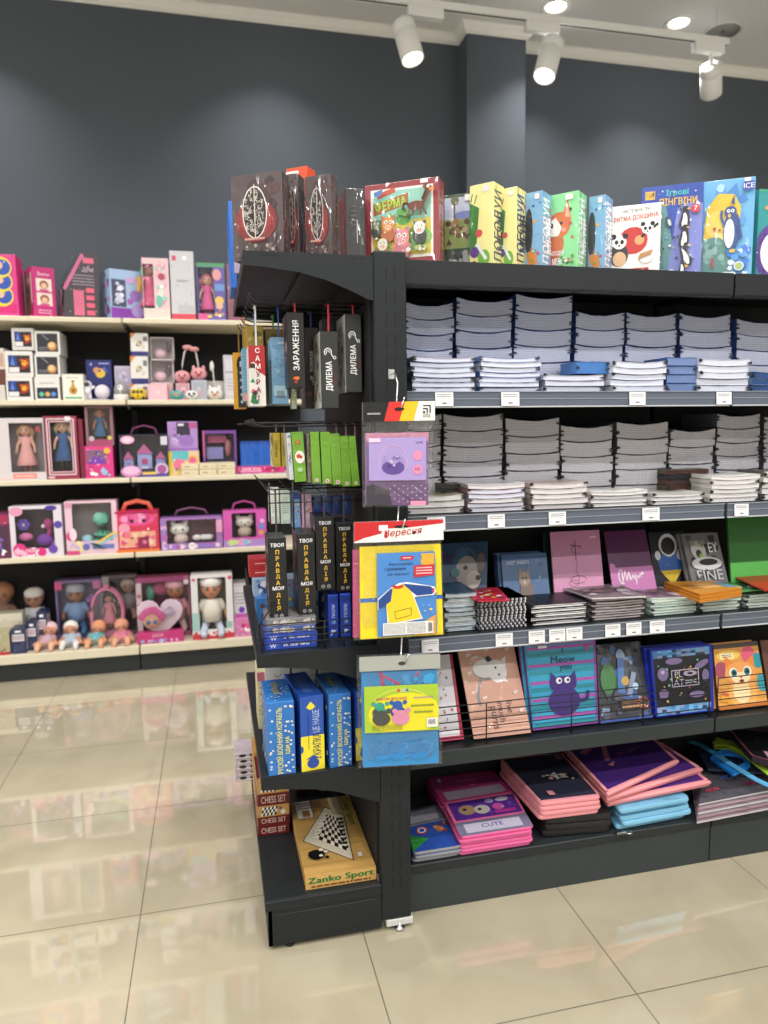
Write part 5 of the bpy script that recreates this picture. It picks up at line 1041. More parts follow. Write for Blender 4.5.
# stacks at the shelf front
front(444, 476, 592, 2, 8, 1.87, [paper('magazine_edges', 'c8ccd0', '5a7890', 500)], ['5a8098', 'c8d0d4', 'b8c0a8', '3a5068'], (BK, 'p'), 'the magazine stack behind the yellow apron pack', 41, what='thin coloured magazine', sag=.002, d=.14)
def spiral(px0, px1, pyt, n, label):
    Y = 1.86; a = P(px0, pyt, Y); b = P(px1, pyt, Y); h = a.z-SH[2]; hh = h/n; w_ = (b.x-a.x)
    for i in range(n):
        m = MB(); m.box(-w_/2, .004, 0, w_/2, .15, hh*.85, PAGE, ch=0); m.box(-w_/2, .002, hh*.85-.001, w_/2, .15, hh*.85, '2a2a2e', ch=0)
        for k in range(22): x = -w_/2+.003+k*(w_-.006)/21; m.box(x-.0011, -.0025, 0, x+.0011, .006, hh*.8, ('e8e8ea', 'p') if k % 2 else ('1c1c1e', 'p'), ch=0)
        R = random.Random(i); tag(m.build('spiral_notebook', None, ((a.x+b.x)/2+R.uniform(-.004, .004), Y+R.uniform(-.003, .003), SH[2]+i*hh)), label % (ORD[i] if i < n-1 else 'topmost'), 'notebook', 'white and black spiral notebooks')
spiral(479, 526, 600, 11, '%s white and black spiral notebook in the stack by the magazines')
def flat(name, label, cat, q, z, th, col, art=None, edge=None, group=None, kind='p', zs=None):
    pts = [PZ(x, y, z if zs is None else zs[i]) for i, (x, y) in enumerate(q)]; m = MB(); m.plate(pts, th, (col, kind) if isinstance(col, str) else col, (edge, 'p') if isinstance(edge, str) else edge)
    if art: art(Face(m, *pts, kind=kind))
    o = build_o(m, name, (pts[0].x, pts[0].y, min(p.z for p in pts)-th)); return tag(o, label, cat, group)
ztop = P(500, 600, 1.86).z
flat('magazine', 'red flowery magazine lying across the magazine stack and spiral notebooks', 'magazine', [(478, 601), (510, 600), (498, 587), (455, 590)], ztop+.012, .003, 'b8283c', lambda f: f.blobs(.02, .02, .98, .98, ['d8405c', 'e8b8c0', 'c8a83c', '5a3a78', '8a1828', 'e8e0e0'], 26, .04, .1, 5))
front(531, 588, 603, 2, 5, 1.86, [paper('black_book_edges', 'e0e0e2', '1c1c20', 330)], ['17181b'], (BK, 'p'), 'the low black covered stack, third shelf', 42, what='black covered notebook', sag=0, d=.14)
front(592, 646, 597, 2, 8, 1.86, [GREYP], ['4a4448', '8a8084'], (BK, 'p'), 'the grey notebook stack below the pink notebook', 43, what='grey edged notebook', sag=.002, d=.13)
zt = P(618, 597, 1.86).z
flat('photo_notebook', 'grey photo cover notebook on top of the grey stack', 'notebook', [(592, 598), (646, 596), (618, 583), (562, 588)], zt+.004, .004, '7c7074', lambda f: f.blobs(0, 0, 1, 1, ['a89ea4', '4a4248', '8a6a74', 'c8c4c8', '2c282c'], 22, .06, .14, 6), edge='d0ccd0')
front(651, 698, 598, 2, 6, 1.86, [MINT], ['8aa098', 'c8d4cc'], ('2a2a2c', 'p'), 'the mint stack left of the orange notebooks', 44, what='mint edged notebook', sag=0)
front(700, 741, 595, 2, 5, 1.86, [MINT], ['8aa098', 'c8d4cc'], ('2a2a2c', 'p'), 'the mint stack under the orange notebooks', 45, what='mint edged notebook', sag=0)
front(745, 790, 593, 2, 5, 1.86, [MINT], ['8aa098', 'c8d4cc'], ('2a2a2c', 'p'), 'the mint stack at the photo edge', 46, what='mint edged notebook', sag=0)
zt = P(674, 598, 1.86).z
flat('photo_notebook', 'brown and lilac photo cover notebook on the left mint stack', 'notebook', [(651, 598), (700, 597), (670, 586), (622, 588)], zt+.003, .003, '8a7480', lambda f: f.blobs(0, 0, 1, 1, ['a89ab0', '8a6a58', '6a5870', 'b8a8a0'], 18, .08, .16, 7), edge='c8d4cc')
zt = P(720, 595, 1.86).z
for k in range(3):
    flat('orange_notebook', 'orange notebook in the slanting pile of three, %s one' % ['lowest', 'middle', 'top'][k], 'notebook', [(700, 601-k*3.4), (742, 594-k*3), (716, 584-k*1.6), (664, 588-k*3.2)], zt+.008+k*.0075, .0065, 'c98a2c', (lambda f: f.rect(.4, .3, .75, .7, 'dba85c').rect(.8, .2, 1, .8, '6a9ab0').lines(.1, .3, .35, .7, 3, '8a5a18')) if k == 2 else None, edge='b8741c', group='slanting pile of orange notebooks')
flat('green_notebook', 'green and white covered notebook right of the orange pile', 'notebook', [(726, 593), (775, 588), (750, 580), (706, 584)], P(746, 594, 1.86).z+.012, .003, '4a8a50', lambda f: f.blobs(0, 0, 1, 1, ['8ab890', 'd8e4d8', '2f6038'], 12, .08, .16, 8))
flat('red_folder', 'dark red folder lying before the green folder', 'folder', [(765, 590), (800, 584), (790, 570), (735, 577)], P(760, 592, 1.86).z+.025, .004, 'b0301e', None)

# --- fourth shelf: folders behind the wire fence
G4 = 'zip folders standing behind the wire fence'
def f_white(f): f.rect(.86, 0, 1, 1, 'a82c48').rect(0, 0, 1, .05, 'b83058').blobs(.05, .1, .8, .9, ['7a8ab0', '4a6a90', 'c05a6a', 'c8b0c8', 'b0a090'], 16, .04, .08, 5)
card('white_folder', 'white zip folder with a crimson edge behind the blue towel apron pack', 'folder', [(440, 742), (464, 740), (452, 654), (432, 656)], 1.88, 1.98, .47, 'e4e0e8', f_white, group=G4, edge='9c2844', th=.01)
def f_peach(f):
    f.ell(.45, .73, .26, .12, '8a8a92').ell(.42, .74, .22, .105, 'e8e6e8').ell(.62, .7, .17, .13, 'eeecee').poly([(.72, .82), (.82, .86), (.78, .74)], 'eeecee').poly([(.66, .6), (.78, .56), (.7, .66)], 'eeecee').circ(.64, .66, .02, '2a2a30').circ(.6, .74, .02, '2a2a30').circ(.5, .84, .05, '3a3a40').line([(.3, .62), (.2, .45), (.22, .34)], .05, '8a8a92').arc(.3, .82, .12, .06, 20, 200, .025, 'c8c6ca')
    f.txt('live', .72, .3, .07, '6a4a58', -90, .2).txt('much', .56, .25, .07, '6a4a58', -90, .26).txt('purrs', .4, .2, .08, '6a4a58', -90, .3)
    for x, y in ((.15, .9), (.5, .95), (.85, .93), (.12, .7), (.85, .45), (.3, .42), (.9, .25)): f.circ(x, y, .03, 'e8d4d0').circ(x+.04, y+.01, .02, 'e8d4d0')
card('peach_folder', 'peach folder with a sleeping white cat and sideways writing', 'folder', [(474, 741), (531, 734), (513, 643), (457, 647)], 1.87, 1.98, .47, 'd3a08c', f_peach, group=G4, kind='w', edge='2c2628', th=.012)
def f_blue(f):
    for k in range(5): f.rect(.0, .12+k*.2, 1, .155+k*.2, 'a855a8'); f.rect(.0, .03+k*.2, 1, .08+k*.2, '2f8a9c')
    f.rect(0, 0, .03, 1, '2a8fb8').rect(.97, 0, 1, 1, '8a48a0').rect(0, 0, 1, .025, '8a48a0').rect(0, .975, 1, 1, '8a48a0')
    f.txt('I', .52, .89, .07, '2a2450', bold=.01).txt('Meow', .52, .79, .08, '2a2450', wmax=.4).txt('you', .55, .68, .07, '2a2450', wmax=.2)
    f.ell(.5, .3, .24, .17, '43307c').ell(.5, .5, .2, .1, '43307c').poly([(.3, .5), (.33, .65), (.42, .57)], '43307c').poly([(.58, .57), (.68, .65), (.7, .5)], '43307c').line([(.68, .28), (.84, .3), (.86, .4)], .05, '43307c').circ(.44, .545, .045, 'e8e4f0').circ(.56, .545, .045, 'e8e4f0').circ(.45, .545, .02, '18182c').circ(.57, .545, .02, '18182c').poly([(.82, .92), (.92, .93), (.86, .86)], 'c058a0').rect(.18, .94, .3, .97, 'f0f0f4')
card('striped_cat_folder', 'turquoise and magenta striped folder with a big purple cat', 'folder', [(533, 735), (598, 727), (595, 639), (524, 644)], 1.88, 1.93, .47, '3a9fc8', f_blue, group=G4, edge='8a48a0', th=.014, n=2, back='striped folder edge behind the purple cat folder, %s of the row')
def f_hero(f):
    f.blobs(0, .0, 1, 1, ['2f5a3a', '3a5a9a', '4a4a60', '8aa0c0', '5a2a2a', '20222c'], 30, .06, .16, 5).ell(.2, .55, .16, .2, '3c7a44').line([(.45, .35), (.5, .8)], .14, '4a78b8').line([(.6, .3), (.75, .6)], .1, '8a9ab8').circ(.75, .42, .06, 'b8d8f0').circ(.55, .5, .08, 'c8a058').rect(.4, .12, .95, .26, '2a1c1c').lines(.44, .14, .9, .25, 2, 'd8a878').arc(.86, .2, .1, .07, 0, 340, .02, 'b84840').rect(0, 0, 1, .03, '2c50a0')
card('bagged_folder', 'wrapped dark folder with green and blue action art, left of the blue one', 'folder', [(600, 727), (652, 720), (640, 641), (596, 645)], 1.88, 1.97, .47, '30343c', f_hero, group=G4, kind='w', edge='2448a0')
def f_play(f):
    f.rect(.03, .02, .95, .97, '1b1b22'); R = random.Random(3)
    for (y0, y1) in ((.02, .14), (.86, .97)):
        for i in range(12):
            for j in range(3): f.mb.add([f.pt(.03+i*.0767, y0+j*(y1-y0)/3), f.pt(.03+(i+1)*.0767, y0+j*(y1-y0)/3), f.pt(.03+(i+1)*.0767, y0+(j+1)*(y1-y0)/3), f.pt(.03+i*.0767, y0+(j+1)*(y1-y0)/3)], [(0, 1, 2, 3)], f.c(R.choice(['5a9ad0', '6ab0e0', '2a3a5c', '4a80b8', '8a9cc0'])))
    f.up(); f.blobs(.08, .16, .92, .84, ['e0c050', 'c85a6a', '7ac0a0'], 26, .012, .024, 4)
    f.ell(.16, .62, .09, .1, '77688f').circ(.16, .65, .03, 'b8a8d0').ell(.8, .72, .13, .05, '77688f', 25).ell(.86, .55, .06, .09, '77688f').ell(.35, .8, .14, .05, '77688f').ell(.15, .33, .08, .07, '77688f').ell(.7, .28, .13, .05, '77688f')
    f.frame(.3, .42, .74, .66, .012, 'b8b8c8').txt('PL', .41, .6, .09, 'b8b8c8', bold=.0).txt('AT', .41, .48, .09, 'b8b8c8', bold=.0).txt('ZONE', .61, .48, .05, 'e8e8f0', wmax=.22, bold=0).ell(.6, .6, .11, .04, 'a8a0b8').ell(.6, .6, .05, .02, '1b1b22')
card('play_zone_folder', 'royal blue zip folder reading PLAY ZONE with gamepads', 'folder', [(656, 723), (714, 714), (712, 644), (650, 650)], 1.87, 1.92, .47, '1c30a8', f_play, group=G4, edge='1a2c9c', th=.016, n=3, back='royal blue folder behind the PLAY ZONE one, %s of the row')
def f_cat(f):
    f.rect(0, .93, 1, 1, '4a4540').ell(.75, .8, .16, .14, 'e0607c').ell(.93, .7, .12, .12, '2f98a8').ell(.12, .6, .14, .13, 'a85068').ell(.95, .35, .1, .14, '3aa0b0').ell(.3, .82, .26, .08, 'f0c860').rect(.12, .76, .42, .86, 'f6e8a0').lines(.16, .78, .38, .84, 2, '8a58a8').ell(.52, .22, .3, .24, 'f0b064').ell(.5, .25, .18, .18, 'f8dca8').poly([(.2, .55), (.22, .82), (.42, .68)], 'e88a40').poly([(.62, .68), (.85, .8), (.84, .52)], 'e88a40').ell(.52, .53, .34, .18, 'f0a35a').ell(.52, .46, .2, .09, 'fae0b8').circ(.37, .54, .09, 'f4f4ec').circ(.67, .55, .09, 'f4f4ec').circ(.38, .54, .065, '3a7a70').circ(.66, .55, .065, '3a7a70').circ(.385, .54, .035, '101418').circ(.665, .55, .035, '101418').ell(.52, .47, .03, .015, 'c85a5a').ell(.52, .41, .05, .025, '7a3028').rect(0, 0, 1, .05, 'c87838').blobs(.0, .05, .3, .3, ['e8a83c', 'c86a48'], 6, .05, .1, 4)
card('kitten_folder', 'orange picture folder with a wide-eyed ginger kitten and balloons', 'folder', [(719, 713), (768, 706), (757, 640), (713, 646)], 1.87, 1.93, .47, 'e0a050', f_cat, group=G4, edge='5a3428', th=.012, n=2, back='brown edged folder behind the ginger kitten folder, %s of the row')
card('brown_folder', 'brown and red folder at the photo edge right of the ginger kitten', 'folder', [(770, 705), (820, 697), (806, 636), (760, 641)], 1.88, 1.95, .47, '6a4438', lambda f: f.blobs(0, 0, 1, 1, ['c8443c', 'e8a03c', '3a3a40', 'd8c8b0'], 18, .07, .14, 5), group=G4)

# --- base shelf piles
GB = 'folder piles on the base shelf'
def pile(name, cat, q, ztop, n, cols, label, art=None, jit=.004, zb=None, group=None, kind='p', seed=1, edge=None, round_=True):
    zb = SH[0] if zb is None else zb; hh = (ztop-zb)/n; R = random.Random(seed); pts0 = [PZ(x, y, ztop) for x, y in q]; pts0 = [V((max(p.x, .505), min(max(p.y, 1.834), 2.188), p.z)) for p in pts0]; c0 = sum(pts0, V())/4
    for i in range(n):
        z = zb+(i+1)*hh; dx, dy, sc = R.uniform(-jit, jit), R.uniform(-jit, jit), 1
        pts = [V((p.x+dx, p.y+dy, z)) for p in pts0]; col = cols[i % len(cols)]; m = MB()
        rc = .014; ring = []; L = len(pts)
        for k in range(4):
            p = pts[k]; a = (pts[k-1]-p).normalized(); b = (pts[(k+1) % 4]-p).normalized()
            for s_ in range(5): t_ = s_/4; ring.append(p+a*rc*(1-t_)**2+b*rc*t_**2)
        nn = len(ring); e = (edge or col, 's')
        m.add(ring, [tuple(range(nn))], (col, kind))
        mid = [(p+(c0-p).normalized()*-.003) for p in ring]; lo = [p-V((0, 0, hh*.9)) for p in ring]; mid = [V((p.x, p.y, z-hh*.45)) for p in mid]
        vs = ring+mid+lo; m.add(vs, [(k+nn, (k+1) % nn+nn, (k+1) % nn, k) for k in range(nn)]+[(k+2*nn, (k+1) % nn+2*nn, (k+1) % nn+nn, k+nn) for k in range(nn)], e, True); m.add(lo, [tuple(range(nn))[::-1]], e)
        if art and i == n-1: art(Face(m, *pts, kind=kind))
        o = build_o(m, name, (pts[0].x, pts[0].y, z-hh)); tag(o, label % (ORD[i] if i < n-1 else 'topmost'), cat, group or GB)
def a_blue(f): f.rect(0, .62, 1, 1, '5c6068').rect(.1, .66, .8, .94, '9a9aa4').rect(0, .6, 1, .63, '8a8a90').circ(.3, .46, .14, 'b83040').circ(.3, .46, .1, 'dcdce4').circ(.3, .46, .06, '2a58b8').poly([(.0, .02), (.4, .25), (.0, .4)], '2f8a3c').circ(.7, .42, .1, 'a86a4a').blobs(.45, .3, 1, .58, ['a84038', '5a4a40', 'd09060'], 8, .05, .1, 3)
pile('blue_folder', 'folder', [(410, 856), (461, 845), (441, 803), (404, 812)], .178, 3, ['2c50a8'], 'wrapped blue folder with clear pocket next to the post, %s of its pile', a_blue, kind='w', edge='8a8c92')
def a_pink(f):
    f.rect(0, 0, 1, .37, '7a7490').rect(.1, .06, .88, .3, 'bdb8cc').txt('CUTE', .48, .2, .1, '5a3a98', wmax=.3).rect(.04, .42, .97, .95, '5a2f92').circ(.25, .68, .12, 'a88a6c').circ(.45, .64, .11, 'c8c0bc').circ(.22, .7, .03, '3a2a2a').circ(.42, .65, .03, '3a3030').circ(.68, .66, .08, 'd05aa8').circ(.6, .85, .06, 'a8a0d8').ell(.78, .85, .1, .06, 'dcd0e8').rect(.6, .47, .9, .55, 'b83a98').blobs(.5, .45, .95, .9, ['c8b0e8', '8a5ac8'], 8, .02, .04, 3)
pile('pink_folder', 'folder', [(464, 843), (538, 833), (513, 792), (443, 803)], .205, 6, ['d8508c', 'e870a0'], 'hot pink edged folder with puppies pictured, %s of the front pile', a_pink, edge='e0649c')
def a_pink2(f): f.rect(.08, .05, .92, .36, 'b0a0b4').rect(.04, .42, .96, .95, 'a83a7c').txt('Sweet', .5, .72, .12, 'd888b0', wmax=.3).blobs(.05, .4, .95, .6, ['c86a98', '8a3068'], 8, .03, .06, 3).rect(.1, .75, .15, .88, 'd8d0d8')
pile('pink_folder', 'folder', [(442, 803), (512, 791), (488, 764), (422, 770)], .205, 6, ['b83a78'], 'hot pink folder with a clear pocket, %s of the rear pile', a_pink2, edge='c84a84')
def a_cat(f):
    f.rect(.03, .04, .97, .97, '2c2e3e'); R = random.Random(2)
    for k in range(26): f.line([(.05, .05+k*.036), (.95, .05+k*.036)], .003, '4a4e66')
    f.blobs(.3, .36, .85, .54, ['e8e4dc', 'c8c0b8', '1c1c20', 'e8e4dc'], 30, .03, .07, 5).circ(.5, .42, .03, 'c85a88').rect(.2, .08, .3, .16, 'd88a98').rect(.8, .8, .9, .95, '8a5a6c')
pile('black_folder', 'folder', [(545, 818), (612, 813), (574, 770), (510, 776)], .21, 3, ['202024'], 'thick black zip folder under the pink edged ones, %s of its pile', None, edge='17181a')
pile('cat_folder', 'folder', [(541, 803), (606, 801), (562, 753), (500, 759)], .268, 4, ['e0929a'], 'dark folder with pink edges and a white cat, %s of its pile', a_cat, zb=.212, edge='e8949c')
pile('light_blue_folder', 'folder', [(624, 810), (690, 795), (664, 778), (604, 786)], .222, 5, ['78b8dc', '8cc8e8'], 'light blue edged folder under the purple ones, %s of its pile', None, edge='82c0e2', kind='w', jit=.011)
def a_purp(f): f.rect(.03, .03, .97, .97, '43266e').line([(.12, .75), (.35, .95)], .08, 'b06a80').line([(.42, .9), (.3, .5)], .06, 'b86e84').poly([(.26, .42), (.36, .46), (.3, .36)], 'd8909a').ell(.66, .62, .12, .03, '8a4a7a', 30).ell(.5, .6, .05, .03, '8a4a7a')
for k in range(3):
    q = [[(608, 800), (709, 783), (668, 752), (572, 758)], [(607, 796), (701, 770), (660, 745), (566, 752)], [(607, 791), (677, 762), (650, 738), (562, 745)]][k]
    zt = .245+k*.022; pts = [PZ(x, y, zt) for x, y in q]; pts = [p+V((0, 0, dz)) for p, dz in zip(pts, (-.004, .008, .012, 0))]
    m = MB(); m.plate(pts, .004, ('4a2a7a', 'p'), ('e8949a', 's')); f = Face(m, *pts)
    f.frame(.015, .02, .985, .98, .035, 'e9979c')
    m.plate([p-V((0, 0, .013)) for p in pts], .004, ('e9979c', 's'), ('e9979c', 's'))
    loop = [pts[0], pts[1], pts[2]]; m.tube([p-V((0, 0, .006)) for p in loop], .0065, ('e9979c', 's'), 8)
    if k == 2: a_purp(f)
    o = build_o(m, 'purple_folder', pts[0]); tag(o, 'purple folder with broad pink edges, %s of the fanned three' % ['lowest', 'middle', 'topmost'][k], 'folder', 'fanned purple folders')
p = PZ(618, 826, .16); t = thing('zip_puller', 'grey metal zip puller hanging over the base shelf edge', 'zip puller', (p.x, 1.822, .148)); m = MB(); m.box(-.02, -.012, 0, .012, 0, .008, ('8a8c8e', 'x')); m.lathe([(.006, 0), (.012, 0), (.012, .004), (.006, .004)], ('b0b2b4', 'x'), 14, Matrix.Translation((.02, -.008, .002)), cap=False); m.build('puller', t)
# clear butterfly bag, blue handled bag, lime straps, dark folder
def a_fly(f):
    for x, y, c, s in ((.3, .9, 'e0c83c', .06), (.3, .62, '5a78c8', .08), (.14, .95, 'c83a6a', .05), (.62, .6, 'a82c48', .08), (.45, .6, 'e0e0e8', .02), (.5, .3, '8a3048', .06), (.12, .3, 'c04a60', .06), (.85, .3, 'b84058', .06)):
        f.ell(x-s*.6, y+s*.3, s*.7, s*.6, c, 30).ell(x+s*.6, y+s*.3, s*.7, s*.6, c, -30).ell(x, y-s*.4, s*.5, s*.4, c).ell(x, y, s*.15, s*.6, '2a2a2a')
CL = film('milky_film', 'e8e4e8', .28, .2, 50, .05)
for k in range(5):
    q = [(697, 822), (800, 802), (775, 770), (690, 780)]; zt = .158+k*.009; pts = [PZ(x+k*.5, y-k*4.5, zt) for x, y in q]; pts = [V((p.x, min(p.y, 2.03), p.z)) for p in pts]
    m = MB(); m.plate(pts, .0055, ('8f848c', 'w') if k < 4 else ('5c5a62', 'w'), (['c8bcc2', 'a87884', 'd0c8cc', 'b8909c', 'c8c0c6'][k], 'w'))
    f = Face(m, *pts); 
    if k == 4: a_fly(f)
    o = build_o(m, 'clear_bag', pts[0]); tag(o, 'clear wrapped folder with butterflies at the bay joint, %s of its pile' % (ORD[k] if k < 4 else 'topmost'), 'folder', 'clear folders with butterflies')
t0 = PZ(712, 770, .24); t = thing('handled_folder_bag', 'dark blue folder bag with a bright blue plastic handle and strap', 'bag', (t0.x, t0.y, .215)); tl = V(t.location)
pts = [PZ(x, y, .222) for x, y in ((708, 769), (800, 775), (790, 750), (694, 743))]; pts = [V((p.x, min(p.y, 2.18), p.z))-tl for p in pts]; m = MB(); m.plate(pts, .006, ('1c2844', 's')); m.build('pouch', t)
ou = [(710, 757.6), (719, 764), (733, 773.8), (742, 770.5), (750.6, 764.5), (750, 757), (745, 753), (735, 750), (723.7, 749), (715, 752)]; cxp = sum(p_[0] for p_ in ou)/10; cyp = sum(p_[1] for p_ in ou)/10
m = MB(); O_ = [PZ(x, y, .238)-tl for x, y in ou]; I_ = [PZ(cxp+(x-cxp)*.66, cyp+(y-cyp)*.55, .238)-tl for x, y in ou]; n_ = len(O_); dn = V((0, 0, .009)); vs = O_+I_+[p-dn for p in O_]+[p-dn for p in I_]; fs = []
for k in range(n_):
    k2 = (k+1) % n_; fs += [(k, k2, n_+k2, n_+k), (2*n_+k2, 2*n_+k, 3*n_+k, 3*n_+k2), (k2, k, 2*n_+k, 2*n_+k2), (n_+k, n_+k2, 3*n_+k2, 3*n_+k)]
m.add(vs, fs, ('1f78c8', 'p')); m.build('handle', t)
def strap(pxs, zs_, wd, c, par, name):
    m = MB(); base = V(par.location); pp = [PZ(x, y, z_)-base for (x, y), z_ in zip(pxs, zs_)]
    vs = []; fs = []
    for i, p in enumerate(pp):
        d_ = (pp[min(i+1, len(pp)-1)]-pp[max(i-1, 0)]); s_ = d_.cross(V((0, 0, 1))).normalized()*wd/2; vs += [p+s_, p-s_, p-s_-V((0, 0, .003)), p+s_-V((0, 0, .003))]
    for i in range(len(pp)-1):
        for k in range(4): fs.append((i*4+k, i*4+(k+1) % 4, i*4+4+(k+1) % 4, i*4+4+k))
    m.add(vs, fs, c); return m.build(name, par)
strap([(690, 741), (700, 744), (708, 749), (718, 754)], [.236, .24, .24, .236], .022, ('3a88b8', 's'), t, 'strap')
strap([(718, 755), (728, 762), (742, 770.5), (756, 779), (775, 788)], [.243, .245, .243, .236, .23], .022, ('5aa8d8', 's'), t, 'strap')
t0 = PZ(740, 750, .24); t = thing('lime_strap_bag', 'dark bag with tangled lime green straps behind the blue handle', 'bag', (t0.x, t0.y, .20))
pts = [V(p_)-V(t.location) for p_ in ((1.69, 2.04, .214), (1.90, 2.04, .214), (1.90, 2.18, .214), (1.63, 2.18, .214))]; m = MB(); m.plate(pts, .06, ('15181c', 's')); m.build('pouch', t)
for k, pp in enumerate([[(714, 742), (730, 741), (746, 748), (768, 765)], [(714, 747), (730, 748), (748, 757), (770, 774)], [(716, 738), (736, 744), (750, 756), (770, 769)], [(738, 742), (746, 750), (755, 762), (775, 778)], [(714, 744), (726, 744), (742, 751), (760, 766)]]):
    strap(pp, [.235+.004*k]*4, .02, ('a8cc38' if k % 2 else 'c0dc48', 's'), t, 'strap')
pts = [PZ(x, y, .285) for x, y in ((752, 756), (830, 778), (815, 735), (726, 727))]
m = MB(); pts = [V((p.x, min(p.y, 2.185), p.z)) for p in pts]; m.plate(pts, .02, ('16181c', 's'), ('2a1c22', 's')); f = Face(m, *pts); f.frame(.02, .03, .98, .97, .02, 'c86a84').rect(.25, .1, .5, .3, 'd0a8b4').arc(.4, .6, .15, .2, 0, 360, .008, '4a6a60')
tag(build_o(m, 'dark_zip_folder', pts[0]-V((0, 0, .02))), 'dark folder with pink piping at the far right of the base shelf', 'folder')
# ------------------------------------------------------------------ games on the top right shelf
ZT = SH[5]; GT = 'board game boxes on top of the gondola'
def farm(F):
    f = F['front']; f.rect(.085, .085, .93, .93, 'e8e2dc').rect(.12, .12, .9, .9, 'c9b84c').poly([(.12, .5), (.9, .55), (.9, .9), (.12, .9)], '8cc4b4').ell(.53, .55, .1, .07, '4f9a3c').ell(.3, .3, .2, .14, 'd8b83c').ell(.72, .32, .2, .12, '88b868')
    f.poly([(.12, .62), (.6, .72), (.6, .86), (.12, .76)], '9c5c34').txt('ФЕРМА', .36, .745, .12, '9ed03c', 8, .42, .05).poly([(.18, .82), (.42, .88), (.42, .94), (.18, .88)], 'c0503c')
    f.blobs(.12, .12, .9, .5, ['b8a83c', '8aa848', 'd8c860', '6a8a3c'], 34, .02, .06, 2).blobs(.3, .55, .65, .7, ['3f8a3c', '5aa84c', '78b85c'], 8, .03, .06, 5)
    def crit(x, y, s, c, c2, sn, ear=1):
        f.ell(x, y-s*1.3, s*1.25, s*1.2, c2); f.poly([(x-s*.9, y+s*.4), (x-s*1.25, y+s*1.4*ear), (x-s*.3, y+s*.9)], c2).poly([(x+s*.9, y+s*.4), (x+s*1.25, y+s*1.4*ear), (x+s*.3, y+s*.9)], c2).ell(x, y, s, s*1.05, c).ell(x, y-s*.4, s*.55, s*.38, sn)
        for q in (-1, 1): f.circ(x+q*s*.38, y+s*.3, s*.27, 'f6f4ee').circ(x+q*s*.36, y+s*.28, s*.13, '1a1a1c').circ(x+q*s*.2, y-s*.4, s*.08, '5a3030')
    crit(.33, .5, .085, 'd88a4c', 'b8683a', 'ecc8a0'); crit(.17, .5, .06, '5a6a4c', '3a4438', 'a8a888', .6); crit(.52, .32, .1, 'dc8c94', 'c87884', 'eab0b0'); crit(.76, .42, .075, 'dcdcd8', '3a3c40', 'e8b8b0', .8); crit(.26, .26, .07, 'e4dcc8', '8a7458', 'e8c8b8', .5)
    f.ell(.72, .68, .12, .055, '6a3420').poly([(.78, .68), (.84, .7), (.93, .86), (.86, .88)], '6a3420').ell(.88, .87, .075, .035, '7a3c24', -25).poly([(.84, .88), (.85, .93), (.88, .9)], '5a2c1c')
    for x0_, x1_ in ((.64, .58), (.68, .66), (.76, .78), (.8, .86)): f.line([(x0_, .66), ((x0_+x1_)/2+.01, .6), (x1_, .56)], .022, '6a3420')
    f.line([(.62, .7), (.56, .72), (.54, .64)], .035, '2a1a14').line([(.8, .74), (.84, .82), (.88, .9)], .025, '2a1a14').circ(.88, .885, .02, 'f0f0ec').ell(.93, .85, .035, .02, 'e08a3c')
    f.rect(.18, .12, .34, .18, '9c4a34').rect(.78, .93, .88, .98, 'e4e0e0').blobs(.55, .12, .88, .22, ['d8dcd0', 'a8b878', '687848'], 12, .02, .05, 3).poly([(.16, .88), (.28, .91), (.26, .84), (.16, .82)], '4a78b8')
    F['right'].rect(0, 0, .1, 1, 'c88a88').lines(.2, .2, .8, .8, 8, 'a86a68'); f.blobs(.13, .13, .89, .6, ('f0ece4', '6a5a40', 'e8d8a0', '4a6a3c'), 40, .006, .018, 3)
fcarton('farm_game_box', 'dark red framed board game box with cartoon farm animals', 'board game', (364.5, 186), (438.5, 176.5), 1.85, ZT+.0, .055, '8e2f38', farm, 'r', GT, 'w')
def knights(F):
    f = F['front']; f.rect(.04, .68, .8, .96, 'a8b0c4').ell(.55, .72, .3, .06, '6a78b0').rect(.04, .3, .8, .68, '7a8a4c').line([(.3, .6), (.28, .95)], .04, '5a4a30').ell(.3, .92, .1, .06, '5a5a34').blobs(.04, .3, .7, .72, ['6a4a34', '8a6a48', '4a382c', 'a08868'], 14, .06, .13, 3).blobs(.05, .02, .8, .32, ['5a5c5c', '8a8c8c', '3a3c3c', 'b0b2b0'], 16, .06, .12, 5).rect(.55, .9, .78, .98, 'd8d8d4'); F['right'].rect(.2, .4, .7, .9, '7a8a84')
carton('adventure_game_box', 'dark green game box with a battle picture, right of the farm game', 'board game', (.69, 1.945, ZT), .112, .14, .205, '26402f', knights, math.radians(-32), GT, 'w')
def feed(col, main, art):
    def A(F):
        f = F['front']; art(f); f.rect(.55, .9, .82, .97, 'd8d8d8')
        r = F['right']; r.txt('ПОГОДУЙ', .36, .5, .3, main, 90, .82, .05).txt('МЕНЕ', .75, .45, .24, main, 90, .45, .05).circ(.8, .8, .1, 'c8505a')
    return A
def a_y(f): f.poly([(0, .2), (.3, .3), (.4, .72), (.0, .8)], '3a7a38').line([(.05, .8), (.12, .9)], .04, '3a7a38').line([(.2, .78), (.3, .88)], .04, '3a7a38').circ(.4, .42, .14, 'cc4a50').circ(.22, .2, .2, '5a3f8a').ell(.6, .12, .25, .1, '6aa838').line([(.3, .3), (.7, .1)], .12, 'd8e0dc').circ(.2, .05, .14, '7a3f5a')
